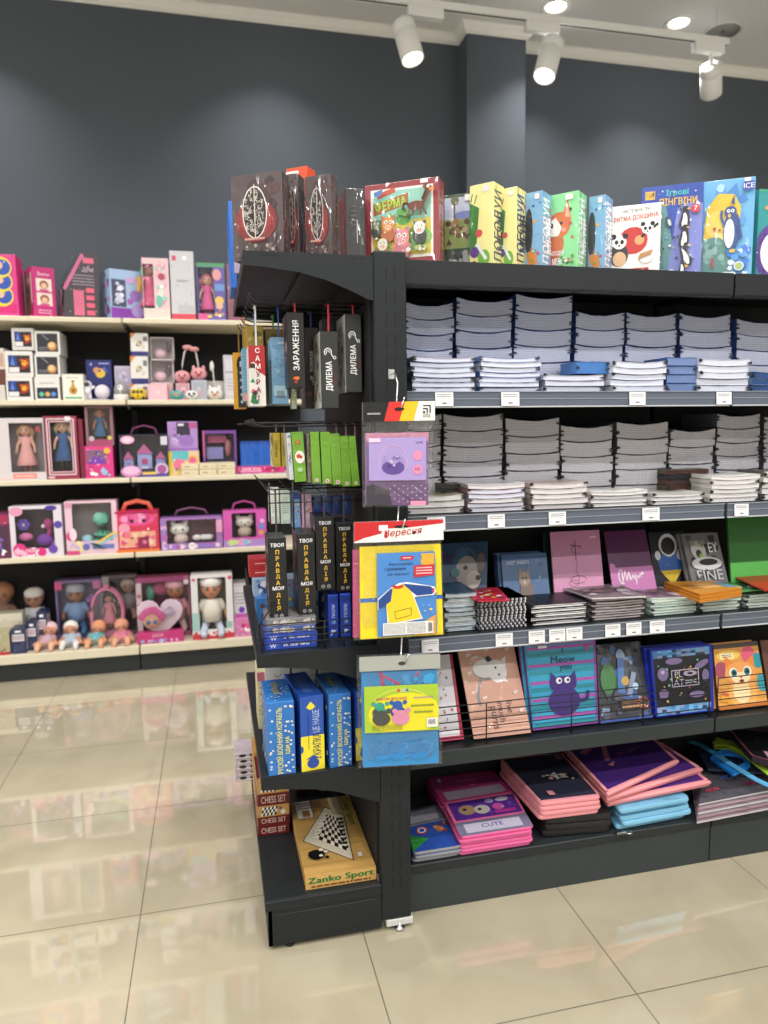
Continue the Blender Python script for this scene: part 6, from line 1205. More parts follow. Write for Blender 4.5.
def a_b(f): f.ell(.2, .5, .24, .3, '20242c').circ(.55, .62, .1, 'e09a3c').circ(.45, .82, .07, '3a4a8a').ell(.4, .15, .28, .1, 'c87a2c', 30).circ(.75, .2, .1, 'c04050').blobs(.1, .05, .9, .3, ['6a9a3c', 'c8803c', 'b84048', 'e8e4e0'], 10, .06, .12, 4).circ(.85, .85, .05, '2a5a98').circ(.7, .45, .05, '5ac0a0')
def a_f(f): f.ell(.2, .36, .3, .2, 'c86a38').ell(.32, .6, .42, .17, 'd0703c').poly([(.42, .7), (.6, .93), (.76, .64)], 'd0703c').poly([(.52, .7), (.6, .86), (.7, .68)], 'e8a888').poly([(.0, .46), (.0, .66), (.2, .7), (.42, .56), (.3, .46)], 'f2ece4').ell(.05, .6, .06, .035, '1e2a34').circ(.4, .62, .05, '24282c').ell(.5, .53, .08, .03, 'e8988c').ell(.12, .18, .2, .14, 'c8603c').txt('ПОГОДУЙ', .25, .24, .08, 'ffffff', 0, .5, .04).txt('МЕНЕ', .28, .13, .08, 'ffffff', 0, .36, .04).circ(.72, .6, .06, 'c8455a').circ(.8, .42, .05, 'c85a48').circ(.72, .78, .05, '2a2a3c').blobs(.35, .02, .9, .22, ['2f7a4c', 'e8d8c0', '5a9a48', 'd8a070'], 12, .05, .1, 3)
def tb(x0f, x1f, x1s, pyt, pyl, name, label, col, main, art, Yn, body=None):
    """front from x0f to x1f in the photo, narrow right side to x1s; the shared corner is nearest"""
    a, b = fit((x0f, pyl), (x1f, pyt), Yn); ang = math.atan2(b.y-a.y, b.x-a.x); ang = max(ang, math.radians(-48))
    w_ = (P(x1f, pyt, Yn)-a).xy.length; w_ = min(w_, .2)*.94; d = .062; h = b.z-ZT; c = b - V((math.cos(ang), math.sin(ang), 0))*w_/2
    o = carton(name, label, 'board game', (c.x, c.y, ZT), w_, d, h, col, feed(col, main, art), ang, GT, 'w'); return o
tb(471, 494, 500, 181, 188, 'feeding_game_box', 'yellow feeding game box with a green dinosaur, left of its pair', 'e4de94', '3a3c5c', a_y, 1.87)
tb(498, 517, 523, 186, 191, 'feeding_game_box', 'yellow feeding game box with a green dinosaur, right of its pair', 'e4de94', '3a3c5c', a_y, 1.87)
tb(525, 543, 550, 190, 194, 'feeding_game_box', 'blue feeding game box right of the yellow pair', '76a9d2', 'f4f6fa', a_b, 1.87)
tb(551, 579, 587.5, 190, 197, 'feeding_game_box', 'bright green feeding game box with a fox', '8ad898', 'f4f8f4', a_f, 1.86)
tb(589, 606, 614, 194, 198, 'feeding_game_box', 'blue feeding game box right of the green fox box', '76a9d2', 'f4f6fa', a_b, 1.87)
def panda(F):
    f = F['front']; f.txt('НАСТІЛЬНА ГРА', .5, .92, .045, '3a3434', 2, .55).txt('РИТМА ДОКШИНА', .5, .81, .085, 'c8503c', 4, .9, .04)
    f.ell(.45, .48, .3, .2, 'c03a3a').circ(.58, .48, .1, 'd8a070')
    def pd(x, y, s): f.circ(x, y, s, 'f4f2f0').circ(x-s*.8, y+s*.55, s*.38, '26262a').circ(x+s*.8, y+s*.55, s*.38, '26262a').ell(x-s*.38, y, s*.25, s*.22, '26262a').ell(x+s*.38, y, s*.25, s*.22, '26262a').ell(x, y-s*.35, s*.14, s*.1, '26262a')
    f.ell(.16, .28, .2, .17, '3a3a3e').ell(.18, .22, .14, .11, 'dcb48c').line([(.8, .62), (.95, .7)], .05, '26262a').line([(.7, .58), (.62, .52)], .05, '26262a'); pd(.17, .47, .15); pd(.74, .64, .12)
    f.poly([(.56, .2), (.82, .26), (.86, .33), (.6, .28)], 'b88a5c').arc(.72, .2, .14, .07, 180, 350, .012, '8a7a6a').rect(.03, .02, .78, .07, 'b82c34').lines(.08, .03, .7, .06, 1, 'f0c8c8')
fcarton('panda_game_box', 'white game box with two pandas playing a red drum', 'board game', (612, 207), (661.5, 202), 1.85, ZT, .05, 'eeeae6', panda, 'r', GT, 'p')
def peng(f, x, y, s, rot=0):
    f.ell(x, y, s*.55, s*1.0, '20242e', rot, 16).ell(x-s*.08, y-s*.1, s*.36, s*.75, 'f0f2f4', rot, 14).circ(x, y+s*.95, s*.4, '1c2028').ell(x+s*.4, y+s*.95, s*.2, s*.08, 'd8a03c').ell(x-.5*s, y, s*.14, s*.55, '20242e', rot-14).ell(x, y-s*.95, s*.4, s*.12, 'd8a040')
def peng1(F):
    f = F['front']; f.poly([(0, 0), (1, 0), (1, .55), (.55, .3), (.4, .8), (0, .8)], '5f8f94').poly([(.45, 0), (1, 0), (1, .8), (.6, .78)], '7a84cc').poly([(0, .86), (1, .78), (1, 1), (0, 1)], '2a4aa4')
    f.rect(.06, .86, .22, .95, 'd8b040').txt('Гра', .14, .905, .045, '6a3a18').txt('Ігрові', .58, .91, .075, '4ac0c0', wmax=.42, bold=.05).txt('ПІНГВІНИ', .6, .82, .075, 'e8b838', wmax=.6, bold=.05)
    f.speck(5, 50, ('d8e4ec', '3a4a60', '8aa8b8')); peng(f, .72, .6, .13); peng(f, .72, .4, .13); peng(f, .75, .22, .12, 25); peng(f, .7, .08, .08, 5); f.circ(.88, .72, .075, 'c83a48').txt('7', .88, .72, .05, 'ffffff')
    for x, y in ((.3, .68), (.28, .56), (.45, .6), (.22, .4), (.3, .28), (.2, .2), (.1, .33)): f.ell(x, y, .05, .06, '3a4a54', 20).ell(x+.015, y-.01, .025, .04, 'c8d4d8', 20)
    f.blobs(.0, .0, .45, .5, ['4a7a80', '78a8ac', '3a646c'], 12, .04, .09, 4).circ(.36, .05, .05, 'd8dce0').circ(.52, .05, .05, 'c8d0e0')
fcarton('penguin_game_box', 'large blue game box with a tower of climbing penguins', 'board game', (642, 188), (704, 181.5), 1.88, ZT, .05, '2f4fae', peng1, 'r', GT, 'w')
def peng2(F):
    f = F['front']; f.blobs(0, 0, 1, 1, ['7fb8e4', '5a9ad8', 'a8d0f0', '4a88cc'], 26, .1, .22, 4).poly([(.02, .38), (.08, .72), (.3, .86), (.6, .84), (.74, .7), (.7, .38)], 'e0bc3c').ell(.3, .55, .25, .14, 'ecd060').poly([(0, 0), (.62, 0), (.55, .35), (.3, .42), (0, .4)], '5c8c86').blobs(0, .02, .55, .4, ['4a7a74', '70a098', '88b0a8'], 16, .05, .1, 6).blobs(.45, .02, .98, .35, ['3a78d0', '5a9ae0', 'd8e8f8', '2c60b8'], 18, .05, .11, 7)
    f.ell(.58, .47, .17, .2, '35508c').ell(.53, .44, .1, .15, 'e4e8f0').circ(.54, .66, .12, '35508c').poly([(.54, .75), (.6, .83), (.62, .73)], '35508c').circ(.5, .67, .035, 'f4f6f8').circ(.58, .67, .035, 'f4f6f8').circ(.505, .67, .015, '1c2440').circ(.575, .67, .015, '1c2440').ell(.52, .62, .03, .02, 'e0a030').line([(.42, .52), (.36, .62), (.37, .68)], .05, '35508c').line([(.7, .52), (.76, .38)], .07, '35508c').ell(.6, .26, .06, .02, 'd8b838').circ(.74, .1, .1, 'c8d8ec').circ(.74, .1, .07, 'a8c070').circ(.24, .5, .03, 'a83848').rect(.23, .43, .25, .5, 'a83848').circ(.34, .48, .025, 'a83848').rect(.2, .1, .25, .2, 'a84858')
    f.blobs(0, .0, 1, .05, ['e8f0f8'], 8, .05, .1, 2).rect(.76, .86, .97, .95, '3a50a0').txt('ICE', .87, .905, .05, 'e8e8f0').rect(.78, .95, .9, .985, 'e8dce0')
fcarton('penguin_game_box', 'large pale blue game box with one waving blue penguin', 'board game', (704, 182), (756, 176), 1.85, ZT, .05, '6aaede', peng2, 'r', GT, 'w')
def lastb(F): F['front'].ell(.35, .3, .35, .3, 'e8e4ec').arc(.35, .3, .35, .3, 0, 360, .12, '5a3f8c', 16).ell(.4, .4, .2, .15, '7a4838').ell(.3, .8, .2, .04, 'c89a60').ell(.3, .75, .14, .06, '2f4a8c').rect(0, .97, 1, 1, '3a9a7c').ell(.45, .2, .18, .14, '4aa8a0')
carton('teal_game_box', 'teal game box cut by the right photo edge', 'board game', (P(757.5, 200, 1.9).x+.105, 1.90, ZT), .2, .05, P(760, 189, 1.9).z-ZT, '2f8f94', lastb, 0, GT)

# ------------------------------------------------------------------ on top of the end unit
GE = 'game boxes on top of the end unit'
def brainart(F):
    f = F['front']; f.blobs(0, 0, 1, 1, ['3a2226', '4a2a2e', '2a1c20'], 14, .12, .2, 3).ell(.48, .45, .42, .25, '7a1c22').ell(.48, .45, .3, .17, '981e26').ell(.46, .55, .24, .31, '241418')
    f.arc(.46, .55, .235, .3, 0, 360, .018, 'e8e4de', 24).line([(.46, .25), (.46, .88)], .014, 'e8e0d8'); R = random.Random(5)
    for k in range(110):
        s_ = R.choice((-1, 1)); x = .46+s_*R.uniform(.02, .2); y = .55+R.uniform(-.26, .26)
        if ((x-.46)/.21)**2+((y-.55)/.27)**2 < 1: f.arc(x, y, R.uniform(.015, .03), R.uniform(.012, .022), R.uniform(0, 180), R.uniform(240, 400), .009, 'cfc8c0', 5)
    f.blobs(.05, .02, .95, .2, ['6a6058', '9a8a7c', '3a2c2c', 'b0a498'], 22, .02, .05, 8).lines(.3, .2, .7, .25, 1, 'c89888')
    r = F['right']; r.blobs(0, 0, 1, 1, ['6a5048', 'b09880', '3a2424', '8a7464', '4a2c2c', '2a1c1e'], 40, .06, .14, 9)
    F['left'].blobs(0, 0, 1, 1, DARK, 20, .08, .16, 4); F['top'].blobs(0, 0, 1, 1, ['6a5a5c', 'a89a98', '4a3c40'], 12, .08, .16, 4)
ZE = ESH[5]
def ebox(x0, y0_, x1, y1_, Yn, d, label, body, art, name='brain_game_box', kind='w', maxang=-30):
    a, b = fit((x0, y0_), (x1, y1_), Yn); ang = max(math.atan2(b.y-a.y, b.x-a.x), math.radians(maxang)); 
    # width so that the left edge still meets the line of sight of its photo edge
    d0 = ray(x0, y0_); u = V((-math.cos(ang), -math.sin(ang))); t_ = (b.x*d0.y-b.y*d0.x)/(u.y*d0.x-u.x*d0.y); w_ = abs(t_)
    c = b.xy+u*w_/2; return carton(name, label, 'board game', (c.x, c.y, ZE), w_, d, b.z-ZE, body, art, ang, GE, kind)
ebox(231, 183, 281.5, 170.5, 1.835, .045, 'shrink-wrapped dark red game box with a brain emblem, front left of the end unit top', '4a3c3e', brainart)
ebox(287, 176, 297.5, 173, 1.895, .045, 'dark red brain game box right behind the front left one', '4a3c3e', brainart, maxang=-30)
ebox(304.5, 177, 330.5, 173, 1.845, .042, 'dark red brain game box seen at an angle, middle of the end unit top', '4a3c3e', brainart, maxang=-42)
ebox(345, 188, 363.5, 189, 1.90, .12, 'black shrink-wrapped box between the brain games and the farm game', '1a1a1c', lambda F: F['front'].blobs(0, 0, 1, 1, ['222226', '141416', '2c2c30'], 10, .1, .2, 2).rect(.6, .3, .64, .6, 'c8c8cc').lines(.3, .5, .6, .8, 5, '4a4a50'), 'black_game_box')
def org(F):
    for k in ('front', 'right'): F[k].blobs(.1, .1, .9, .9, ['2a2424', 'e8603a', 'f0e8e0'], 8, .06, .12, 4)
    F['front'].rect(0, .75, .6, .97, 'e8e2e0').lines(.05, .8, .55, .93, 2, 'd8405a')
ebox(286, 169, 307, 165.5, 2.12, .05, 'orange game box standing behind the brain games', 'd8502c', org, 'orange_game_box', 'p', -40)
ebox(231, 182, 262, 174, 2.0, .03, 'pale lilac thin box behind the front left brain game', 'a89ab8', None, 'lilac_game_box', 'p')
def bl_art(F): F['front'].rect(.3, .05, .9, .95, '3a70c8'); F['left'].rect(.1, .1, .9, .9, '3a78d8')
p0 = P(228, 200, 2.25); p1 = P(234.5, 200, 2.25)
carton('blue_game_box', 'thin bright blue box edge sticking out left of the end unit top', 'board game', ((p0.x+p1.x)/2+.0, 2.25, ZE), (p1.x-p0.x), .2, P(231, 201, 2.25).z-ZE, '2b6fd0', bl_art, 0, GE)
carton('picture_game_box', 'yellow and black picture box next to the thin blue one', 'board game', (p1.x+.022, 2.27, ZE), .04, .2, P(236, 205, 2.27).z-ZE, '4a443c', lambda F: F['front'].blobs(0, 0, 1, 1, ['d8c83c', '2a2a2c', 'c8c8cc', '8a6a3c', '2f5ab8'], 24, .1, .25, 3), 0, GE)

# ------------------------------------------------------------------ games hanging inside the end unit
def hang(name, label, px0, px1, py0, py1, Y, d, body, art, strap_c, zh, group, cat='card game', kind='p', tilt=0, lift=0):
    a = P(px0, py0, Y); b = P(px1, py0, Y); c = P(px0, py1, Y); w_ = b.x-a.x; h = (a.z+b.z)/2-(c.z+P(px1, py1, Y).z)/2; h = max(h, .02)
    t = thing(name, label, cat, ((a.x+b.x)/2, Y, a.z-h), 0, group)
    m = MB(); m.box(-w_/2, 0, 0, w_/2, d, h, (body, kind), ch=.001); F = faces_of(m, w_, d, h, kind)
    if art: art(F)
    m.build('box', t, (0, 0, 0), (0, tilt, 0))
    dz = zh-(a.z)
    if dz > .004 and strap_c:
        m = MB(); m.box(-.0022, .004, h-.004, .0022, .006, h+dz+.004, (strap_c, 'p'), ch=0); m.box(-.0022, .004, h+dz+.001, .0022, d/2+.006, h+dz+.0035, (strap_c, 'p'), ch=0); m.build('hang_strap', t)
    return t
Z1 = 1.685; GH = 'card games hanging inside the end unit'
def spine(word, col='f2f2f4', y=.5, h=.42, L=.6, extra=None, side='c8c4c4', sides=None):
    def A(F):
        f = F['front']; f.txt(word, .5, y, h*f.W/f.H, col, 90, L, .045)
        if extra: extra(F)
        F['left'].blobs(.02, .02, .98, .98, sides or DARK, 14, .08, .2, 3)
    return A
def dil(F):
    f = F['front']; f.txt('ДИЛЕМА', .5, .42, .42*f.W/f.H, 'f4f4f4', 90, .38, .05).txt('дилема', .82, .38, .12*f.W/f.H, '7a2a30', 90, .3)
    f.arc(.42, .73, .2, .05, -20, 230, .07, 'e8e8ea', 10).arc(.42, .73, .09, .022, -20, 230, .05, 'e8e8ea', 8).line([(.6, .71), (.72, .665)], .06, 'e8e8ea').arc(.8, .66, .08, .018, 0, 360, .05, 'e8e8ea', 8)
    F['left'].rect(0, 0, 1, 1, 'dddcd8').blobs(.05, .05, .95, .95, ['a8a8a8', '5a5a5c', 'e8e8e8', '8a3a3a'], 26, .05, .12, 4)
hang('dilemma_game', 'black box spelling ДИЛЕМА sideways, the higher one nearest the post', 345, 361, 314, 392, 1.86, .13, '2e312f', dil, 'b02030', Z1, GH)
hang('dilemma_game', 'black box spelling ДИЛЕМА sideways with a pale picture side, the lower one', 320, 337.5, 331, 408, 1.86, .13, '2e312f', dil, 'c02838', Z1, GH)
hang('infection_game', 'black box spelling ЗАРАЖЕННЯ sideways on a red strap', 286.5, 303.5, 312, 387, 1.875, .12, '1b1b1d', spine('ЗАРАЖЕННЯ', L=.66, y=.56, h=.36, extra=lambda F: F['front'].blobs(.1, .03, .7, .16, ['a84020', 'd8682c', '3a2020'], 8, .1, .2, 3), sides=['8a4a50', 'b87a80', '5a2c30', 'c8a0a0']), 'c02838', Z1, GH)
hang('dark_card_game', 'dark red and black box with small white sideways letters, behind the lower ДИЛЕМА', 304, 318, 327, 408, 2.0, .1, '2a1a1c', spine('СЕРЕДОВИЩЕ', L=.7, h=.3, extra=lambda F: F['front'].blobs(0, 0, .9, .5, ['6a2c28', '3a1c1c', '1c1416'], 10, .1, .3, 3)), '2a3a9a', Z1, GH)
hang('black_card_game', 'plain black box lid peeping above the two ДИЛЕМА boxes', 322, 338, 318.5, 345, 2.0, .06, '1c1c1e', None, 'c02838', Z1, GH)
def lb(F): F['front'].blobs(.05, .3, .95, .97, ['7aa8cc', '8ab8d8', '6a98bc', 'a0c4dc'], 30, .06, .14, 3).rect(.1, .12, .9, .28, 'a8c8dc').bars(.25, .1, .75, .2, '4a5a68'); 
hang('light_blue_card_game', 'light blue box with a barcode on its narrow side, left of ЗАРАЖЕННЯ', 270.5, 287, 337, 404, 1.96, .1, '7cabce', lb, '2a5ab0', Z1, GH)
def sam(F):
    f = F['front']; f.rect(0, .62, 1, 1, 'b02230').poly([(.35, .62), (1, .5), (1, .65), (.3, .68)], 'b02230').blobs(.0, .35, .45, .75, ['2f8a4c', '3a2a28', 'd8d8d0'], 8, .14, .26, 3).blobs(.0, .02, .6, .3, ['3a2a30', '2f7a48', 'd86a70', '1c1c20'], 10, .14, .24, 4)
    for k, ch in enumerate('САМУРАЇ'): f.txt(ch, .55, .92-k*.13, .085, 'f4f0ec' if k < 3 else '8a1a28', 0, .4, .04)
hang('samurai_game', 'red and white box with СAМУРАЇ in downward letters on a white strap'.replace('СA', 'СА'), 248, 264.5, 345.5, 406, 1.93, .11, 'e4e0dc', sam, 'd8d8d8', Z1, GH)
gold = lambda F: F['front'].blobs(.02, .02, .98, .98, ['a8903c', '8a7430', 'c0aa58', '6a5a28'], 24, .1, .22, 3)
hang('gold_card_game', 'tall gold box behind the САМУРАЇ box', 246.5, 263, 326, 404, 2.07, .1, '9a8438', gold, '2a5ab0', Z1, GH)
hang('gold_card_game', 'tall gold box between САМУРАЇ and the light blue box', 264.5, 282, 329, 404, 2.09, .1, '8f7a34', gold, '4a9a4c', Z1, GH)
hang('thin_blue_card_game', 'narrow sky blue box left of САМУРАЇ', 242, 248.5, 348, 401, 2.13, .1, '6aa8d0', lambda F: F['front'].rect(0, 0, 1, .15, 'e0a8a0').lines(.1, .2, .9, .9, 12, '8abce0'), 'b8842c', Z1, GH)
hang('gold_card_game', 'narrow gold sliver box above the sky blue one', 243, 246.5, 327, 350, 2.24, .08, '8f7a34', gold, None, Z1, GH)
def og(F):
    f = F['front']; f.rect(0, 0, .35, 1, 'e8b02c').ell(.62, .78, .36, .16, '24242a').rect(.3, .02, .95, .75, '33343c')
    for k in range(6): f.circ(.62, .12+k*.13, .13, 'c8ccd0')
    f.circ(.66, .82, .16, 'd8dcdc')
hang('orange_card_game', 'orange and dark box at the left end of the hanging row', 233, 245, 352.5, 408.5, 2.3, .1, 'e89a2c', og, '8a6a2c', Z1, GH)
hang('small_card_pack', 'small pale green narrow pack under ЗАРАЖЕННЯ', 291.5, 296.5, 388, 409, 1.95, .04, 'a8b098', lambda F: F['front'].blobs(0, 0, 1, 1, ['d8d8c8', '5a6a4c', 'b8a860'], 14, .15, .3, 3), None, Z1, GH)
# loose wire prongs seen edge-on below the hanging games
Z2 = 1.376; GG = 'narrow green boxes hanging in a row'
def grn(F):
    f = F['front']; f.rect(.0, 0, 1, 1, '74a836').blobs(.05, .15, .95, .95, ['7cb03c', '6ca02e', '86b848'], 24, .08, .16, 3).circ(.5, .06, .22, 'e8d8d4').circ(.5, .06, .1, 'c84a58'); F['left'].blobs(0, 0, 1, 1, ['8ab848', '3a4a5c', 'd8d0c0', 'c86a48', '2a2028'], 18, .1, .22, 3)
for k, (x0, x1, y0_, y1_, tl, wh) in enumerate([(311.5, 320, 432, 483, 1.5, 'first of five from the left'), (321.5, 331, 432, 484, 1.5, 'second of five from the left'), (332, 341.5, 433.5, 485, 2.5, 'third of five from the left'), (342, 350.5, 436, 486.5, 2.5, 'fourth of five from the left'), (351.5, 359, 436, 486, 4.5, 'last of five, most tilted, behind the lilac pack')]):
    t = hang('green_card_game', 'narrow lime green game box, %s' % wh, x0, x1, y0_, y1_, 1.88+.0*k, .09, '74a836', grn, '6a4a58', Z2+.004, GG, tilt=math.radians(-tl))
def grl(F): F['front'].blobs(.05, .05, .95, .95, ['7cb03c', '6ca02e'], 14, .1, .2, 3).circ(.5, .8, .28, '7a8a3c').circ(.42, .8, .15, 'd86a2c').ell(.55, .5, .42, .13, 'e8e4dc').circ(.45, .52, .2, 'c8502c').circ(.65, .5, .14, 'b83a28').ell(.5, .25, .25, .05, 'a8c890')
hang('green_card_game', 'wider lime green box with a red and white emblem, left of the five', 294, 305.5, 432, 482, 1.89, .09, '74a836', grl, '6a4a58', Z2+.004, GG, tilt=math.radians(-3))
hang('coloured_card_game', 'white and blue narrow pack edge left of the emblem box', 288.5, 293, 433, 480, 1.9, .08, 'c8ccd4', lambda F: F['front'].blobs(0, 0, 1, 1, ['3a68b0', 'd86a70', 'e8dcc0', '5aa0c8'], 22, .15, .3, 3), None, Z2, GG, tilt=math.radians(-3))
hang('coloured_card_game', 'grey brown narrow pack edge between the emblem box and the five', 306.5, 310.5, 434, 483, 1.9, .08, '8a7c78', lambda F: F['front'].blobs(0, 0, 1, 1, ['c8b8b0', '4a3c48', 'b86a70', 'a8b0b8'], 22, .15, .3, 5), None, Z2, GG)
def yel(F): F['front'].txt('ЕРУДИТ', .45, .5, .4*F['front'].W/F['front'].H, '2c2a20', 90, .7, .03); F['left'].rect(0, 0, 1, 1, 'd0c8a0').blobs(0, 0, 1, 1, ['e8e0b8', '8a7a3c', 'c8a83c'], 14, .1, .2, 3)
hang('yellow_card_game', 'mustard box with black sideways letters, left of its pair', 272.5, 280, 433, 467, 1.98, .1, 'b8a030', yel, '6a5a68', Z2+.004, GG)
hang('yellow_card_game', 'mustard box with black sideways letters, right of its pair', 281, 287.5, 433, 467, 1.98, .1, 'b8a030', yel, '6a5a68', Z2+.004, GG)
Z3 = 1.21; GR = 'packs hanging behind the black truth-or-dare boxes'
hang('white_pack', 'pale grey blister pack at the left of the lower hanging row', 269, 279, 488, 524, 1.99, .05, 'c8ccc8', lambda F: F['front'].rect(.1, .2, .9, .92, 'dde0dc').lines(.2, .3, .8, .8, 8, 'a8b0a8'), None, Z3, GR, cat='pack')
hang('white_pack', 'pale greenish blister pack second in the lower hanging row', 280, 290, 490, 524, 1.99, .05, 'c0d0c4', lambda F: F['front'].rect(.1, .1, .9, .92, 'd0dcd0').lines(.2, .3, .8, .8, 8, 'a0b8a4'), None, Z3, GR, cat='pack')
hang('blue_pack', 'sky blue and yellow pack in the lower hanging row', 292, 300, 492, 528, 1.98, .05, '7aa8dc', lambda F: F['front'].rect(0, .8, 1, 1, '2a4aa0').blobs(.1, .1, .9, .75, ['4a78c8', 'b890c0', 'e8d860', 'b04a68'], 10, .1, .24, 3), None, Z3, GR, cat='pack')
hang('pink_pack', 'pale pink pack in the lower hanging row', 301.5, 311.5, 494, 530, 1.98, .05, 'd8b0c8', lambda F: F['front'].blobs(.05, .05, .95, .95, ['e8c8d8', 'b080a8', 'f0e0e8', 'c8a848'], 12, .1, .24, 3), None, Z3, GR, cat='pack')
for k in range(4): hang('navy_pack', 'dark blue glossy pack, %s of four from the left, under the green boxes' % ['first', 'second', 'third', 'last'][k], 312.5+k*9.8, 321.5+k*9.8, 497-k*.5, 515, 2.0, .05, '1c4a9c', lambda F: F['front'].blobs(.05, .05, .95, .95, ['2458b0', '163a80', '3a70c8'], 10, .14, .3, 3), None, Z3, GR, cat='pack', kind='w')
def truth(F):
    f = F['front']; f.txt('ТВОЯ', .5, .915, .045, 'f0f0f2', 0, .72, .05)
    for k, ch in enumerate('ПРАВДА'): f.txt(ch, .5, .83-k*.074, .052, 'e0b43c', 0, .26, .06)
    f.txt('МОЯ', .5, .395, .045, 'f0f0f2', 0, .62, .05)
    for k, ch in enumerate('ДІЯ'): f.txt(ch, .5, .31-k*.078, .055, 'e0b43c', 0, .24, .06)
    f.circ(.34, .06, .1, 'c8c8ca').circ(.34, .06, .075, '17181a').circ(.64, .06, .1, 'c8c8ca').circ(.64, .06, .075, '17181a').circ(.34, .06, .03, 'c8c8ca').circ(.64, .06, .03, 'c8c8ca'); F['left'].blobs(0, 0, 1, 1, ['2a2a2c', '8a7a7c', 'c8a0b0', '4a4044'], 12, .08, .18, 3)
GTD = 'black truth or dare game boxes'
for x0, x1, y0_, y1_, Y_, lb_ in ((267.5, 286, 538.5, 621, 1.84, 'the low one at far left'), (296.5, 314.5, 534, 616, 1.85, 'second from the left, low'), (315, 334, 517, 591, 1.87, 'highest one, third from the left'), (335.5, 352.5, 523, 592, 1.88, 'rightmost one beside the yellow apron pack')):
    hang('truth_or_dare_game', 'black box reading ТВОЯ ПРАВДА МОЯ ДІЯ, %s' % lb_, x0, x1, y0_, y1_, Y_, .11, '18191b', truth, '3a3a3c', Z3, GTD)

# ------------------------------------------------------------------ shelf three of the end unit
z3 = ESH[2]; GS = 'small games on the third shelf of the end unit'
def ibox(name, label, cat, px0, px1, pyt, pyb, Y, z0, d, body, art=None, group=GS, kind='p', rot=0):
    a = P(px0, pyt, Y); b = P(px1, pyt, Y); zt = (a.z+b.z)/2; zb_ = P((px0+px1)/2, pyb, Y).z if z0 is None else z0
    return carton(name, label, cat, ((a.x+b.x)/2, Y, zb_), b.x-a.x, d, max(zt-zb_, .008), body, art, rot, group, kind)
def puz(seed):
    def A(F):
        f = F['front']; f.rect(.0, .0, 1, 1, '2a48b0').poly([(.03, .85), (.3, .9), (.25, .1), (.06, .1)], '3a5cc8').txt('W', .15, .5, .6, 'e8ecf4', 0, .12, .05).lines(.35, .3, .85, .7, 1, 'c8d0e8', seed, .8).blobs(.25, .05, .98, .95, ['3f60c8', '6a7a98', '22389a'], 8, .02, .05, seed)
        F['top'].blobs(0, 0, 1, 1, ['8a8c98', '4a5a90', 'b8a890', '6a6a70', '2c48a0'], 24, .05, .1, seed)
    return A
hh = .0185
for k, lb_ in enumerate(['lowest', 'second', 'third', 'topmost']):
    a = P(265, 640, 1.81); b = P(317+(-2 if k > 1 else 0), 640, 1.81)
    carton('puzzle_box', 'flat blue puzzle box behind the wire fence, %s of the pile of four' % lb_, 'puzzle', ((a.x+b.x)/2+.002*k, 1.81+.004*k, z3+k*(hh+.0006)), b.x-a.x, .12, hh, ['2842a8', '2c4cb0', '4a5c9c', '7c7c80'][k], puz(k+3) if k < 2 else (lambda F: (F['front'].blobs(0, 0, 1, 1, ['8a8478', '5a6aa0', 'b0a898', '3a4a80', 'c8c4bc'], 18, .03, .08, 3), F['top'].blobs(0, 0, 1, 1, DARK, 14, .05, .1, 3))), 0, 'flat puzzle boxes')
def blv(F): F['front'].txt('ПАЗЛИ', .5, .62, .3*F['front'].W/F['front'].H, 'e0e8f4', 90, .3).blobs(.1, .3, .9, .45, ['4a78d8', '8ab0f0'], 6, .12, .25, 2).poly([(.2, .05), (.8, .18), (.25, .2)], 'd8e4f8').rect(.1, .85, .9, .95, '1c3a90')
ibox('blue_card_pack', 'upright blue pack by the flat puzzles, left of two', 'card game', 328, 338, 595, 646, 1.87, z3, .08, '2348b8', blv)
ibox('blue_card_pack', 'upright blue pack beside the yellow apron pack, right of two', 'card game', 340, 350.5, 594, 645, 1.87, z3, .08, '2348b8', blv)
ibox('blue_card_box', 'blue box with two orange discs behind the left truth or dare box', 'card game', 256, 286, 597.5, 0, 2.06, z3, .1, '3a78c0', lambda F: F['front'].circ(.2, .7, .08, '6a4438').circ(.22, .3, .08, '6a4438').rect(.6, .1, .95, .9, '2f64a8'))
zz1 = P(256, 597.5, 2.08).z
ibox('picture_box', 'light blue and pink picture box on top of the disc box', 'card game', 253, 285, 578, 0, 2.09, zz1, .08, '9ab4d0', lambda F: F['front'].blobs(0, 0, 1, 1, ['c84a6a', '5a8ac8', 'e8e4e8', 'd8a0b0', '3a5a98'], 28, .06, .14, 3))
zz2 = P(256, 578, 2.1).z
for k in range(2): ibox('red_box', 'red card box behind the left truth or dare box, %s of two' % ['lower', 'upper'][k], 'card game', 249.5, 268, 568-k*9, 0, 2.11, zz2+k*(.0255), .08, 'b02830', lambda F: F['front'].lines(.3, .35, .95, .65, 1, 'e8b0a8'), 'red card boxes') if False else carton('red_box', 'red card box behind the left truth or dare box, %s of two' % ['lower', 'upper'][k], 'card game', (P(259, 570, 2.11).x, 2.11, zz2+.0005+k*.027), .056, .08, .0265, 'b02830', lambda F: F['front'].lines(.3, .35, .95, .65, 1, 'e8b0a8'), 0, 'red card boxes')
ibox('picture_box', 'multicoloured picture box between the two left truth or dare boxes', 'card game', 286, 318, 578, 0, 2.02, z3, .08, '8a9ab0', lambda F: F['front'].blobs(0, 0, 1, 1, ['c8b8b0', '3a4a6a', 'b84a50', 'e0c860', '2a2a30', '7aa0c0'], 34, .05, .12, 6))
ibox('picture_box', 'dark blue picture box behind the upright blue packs', 'card game', 319, 352, 590, 0, 2.03, z3, .08, '2a3f7c', lambda F: F['front'].blobs(0, 0, 1, 1, ['3a5aa8', '6a6a80', '1c2c5c', 'a8a8b8'], 24, .05, .12, 6))

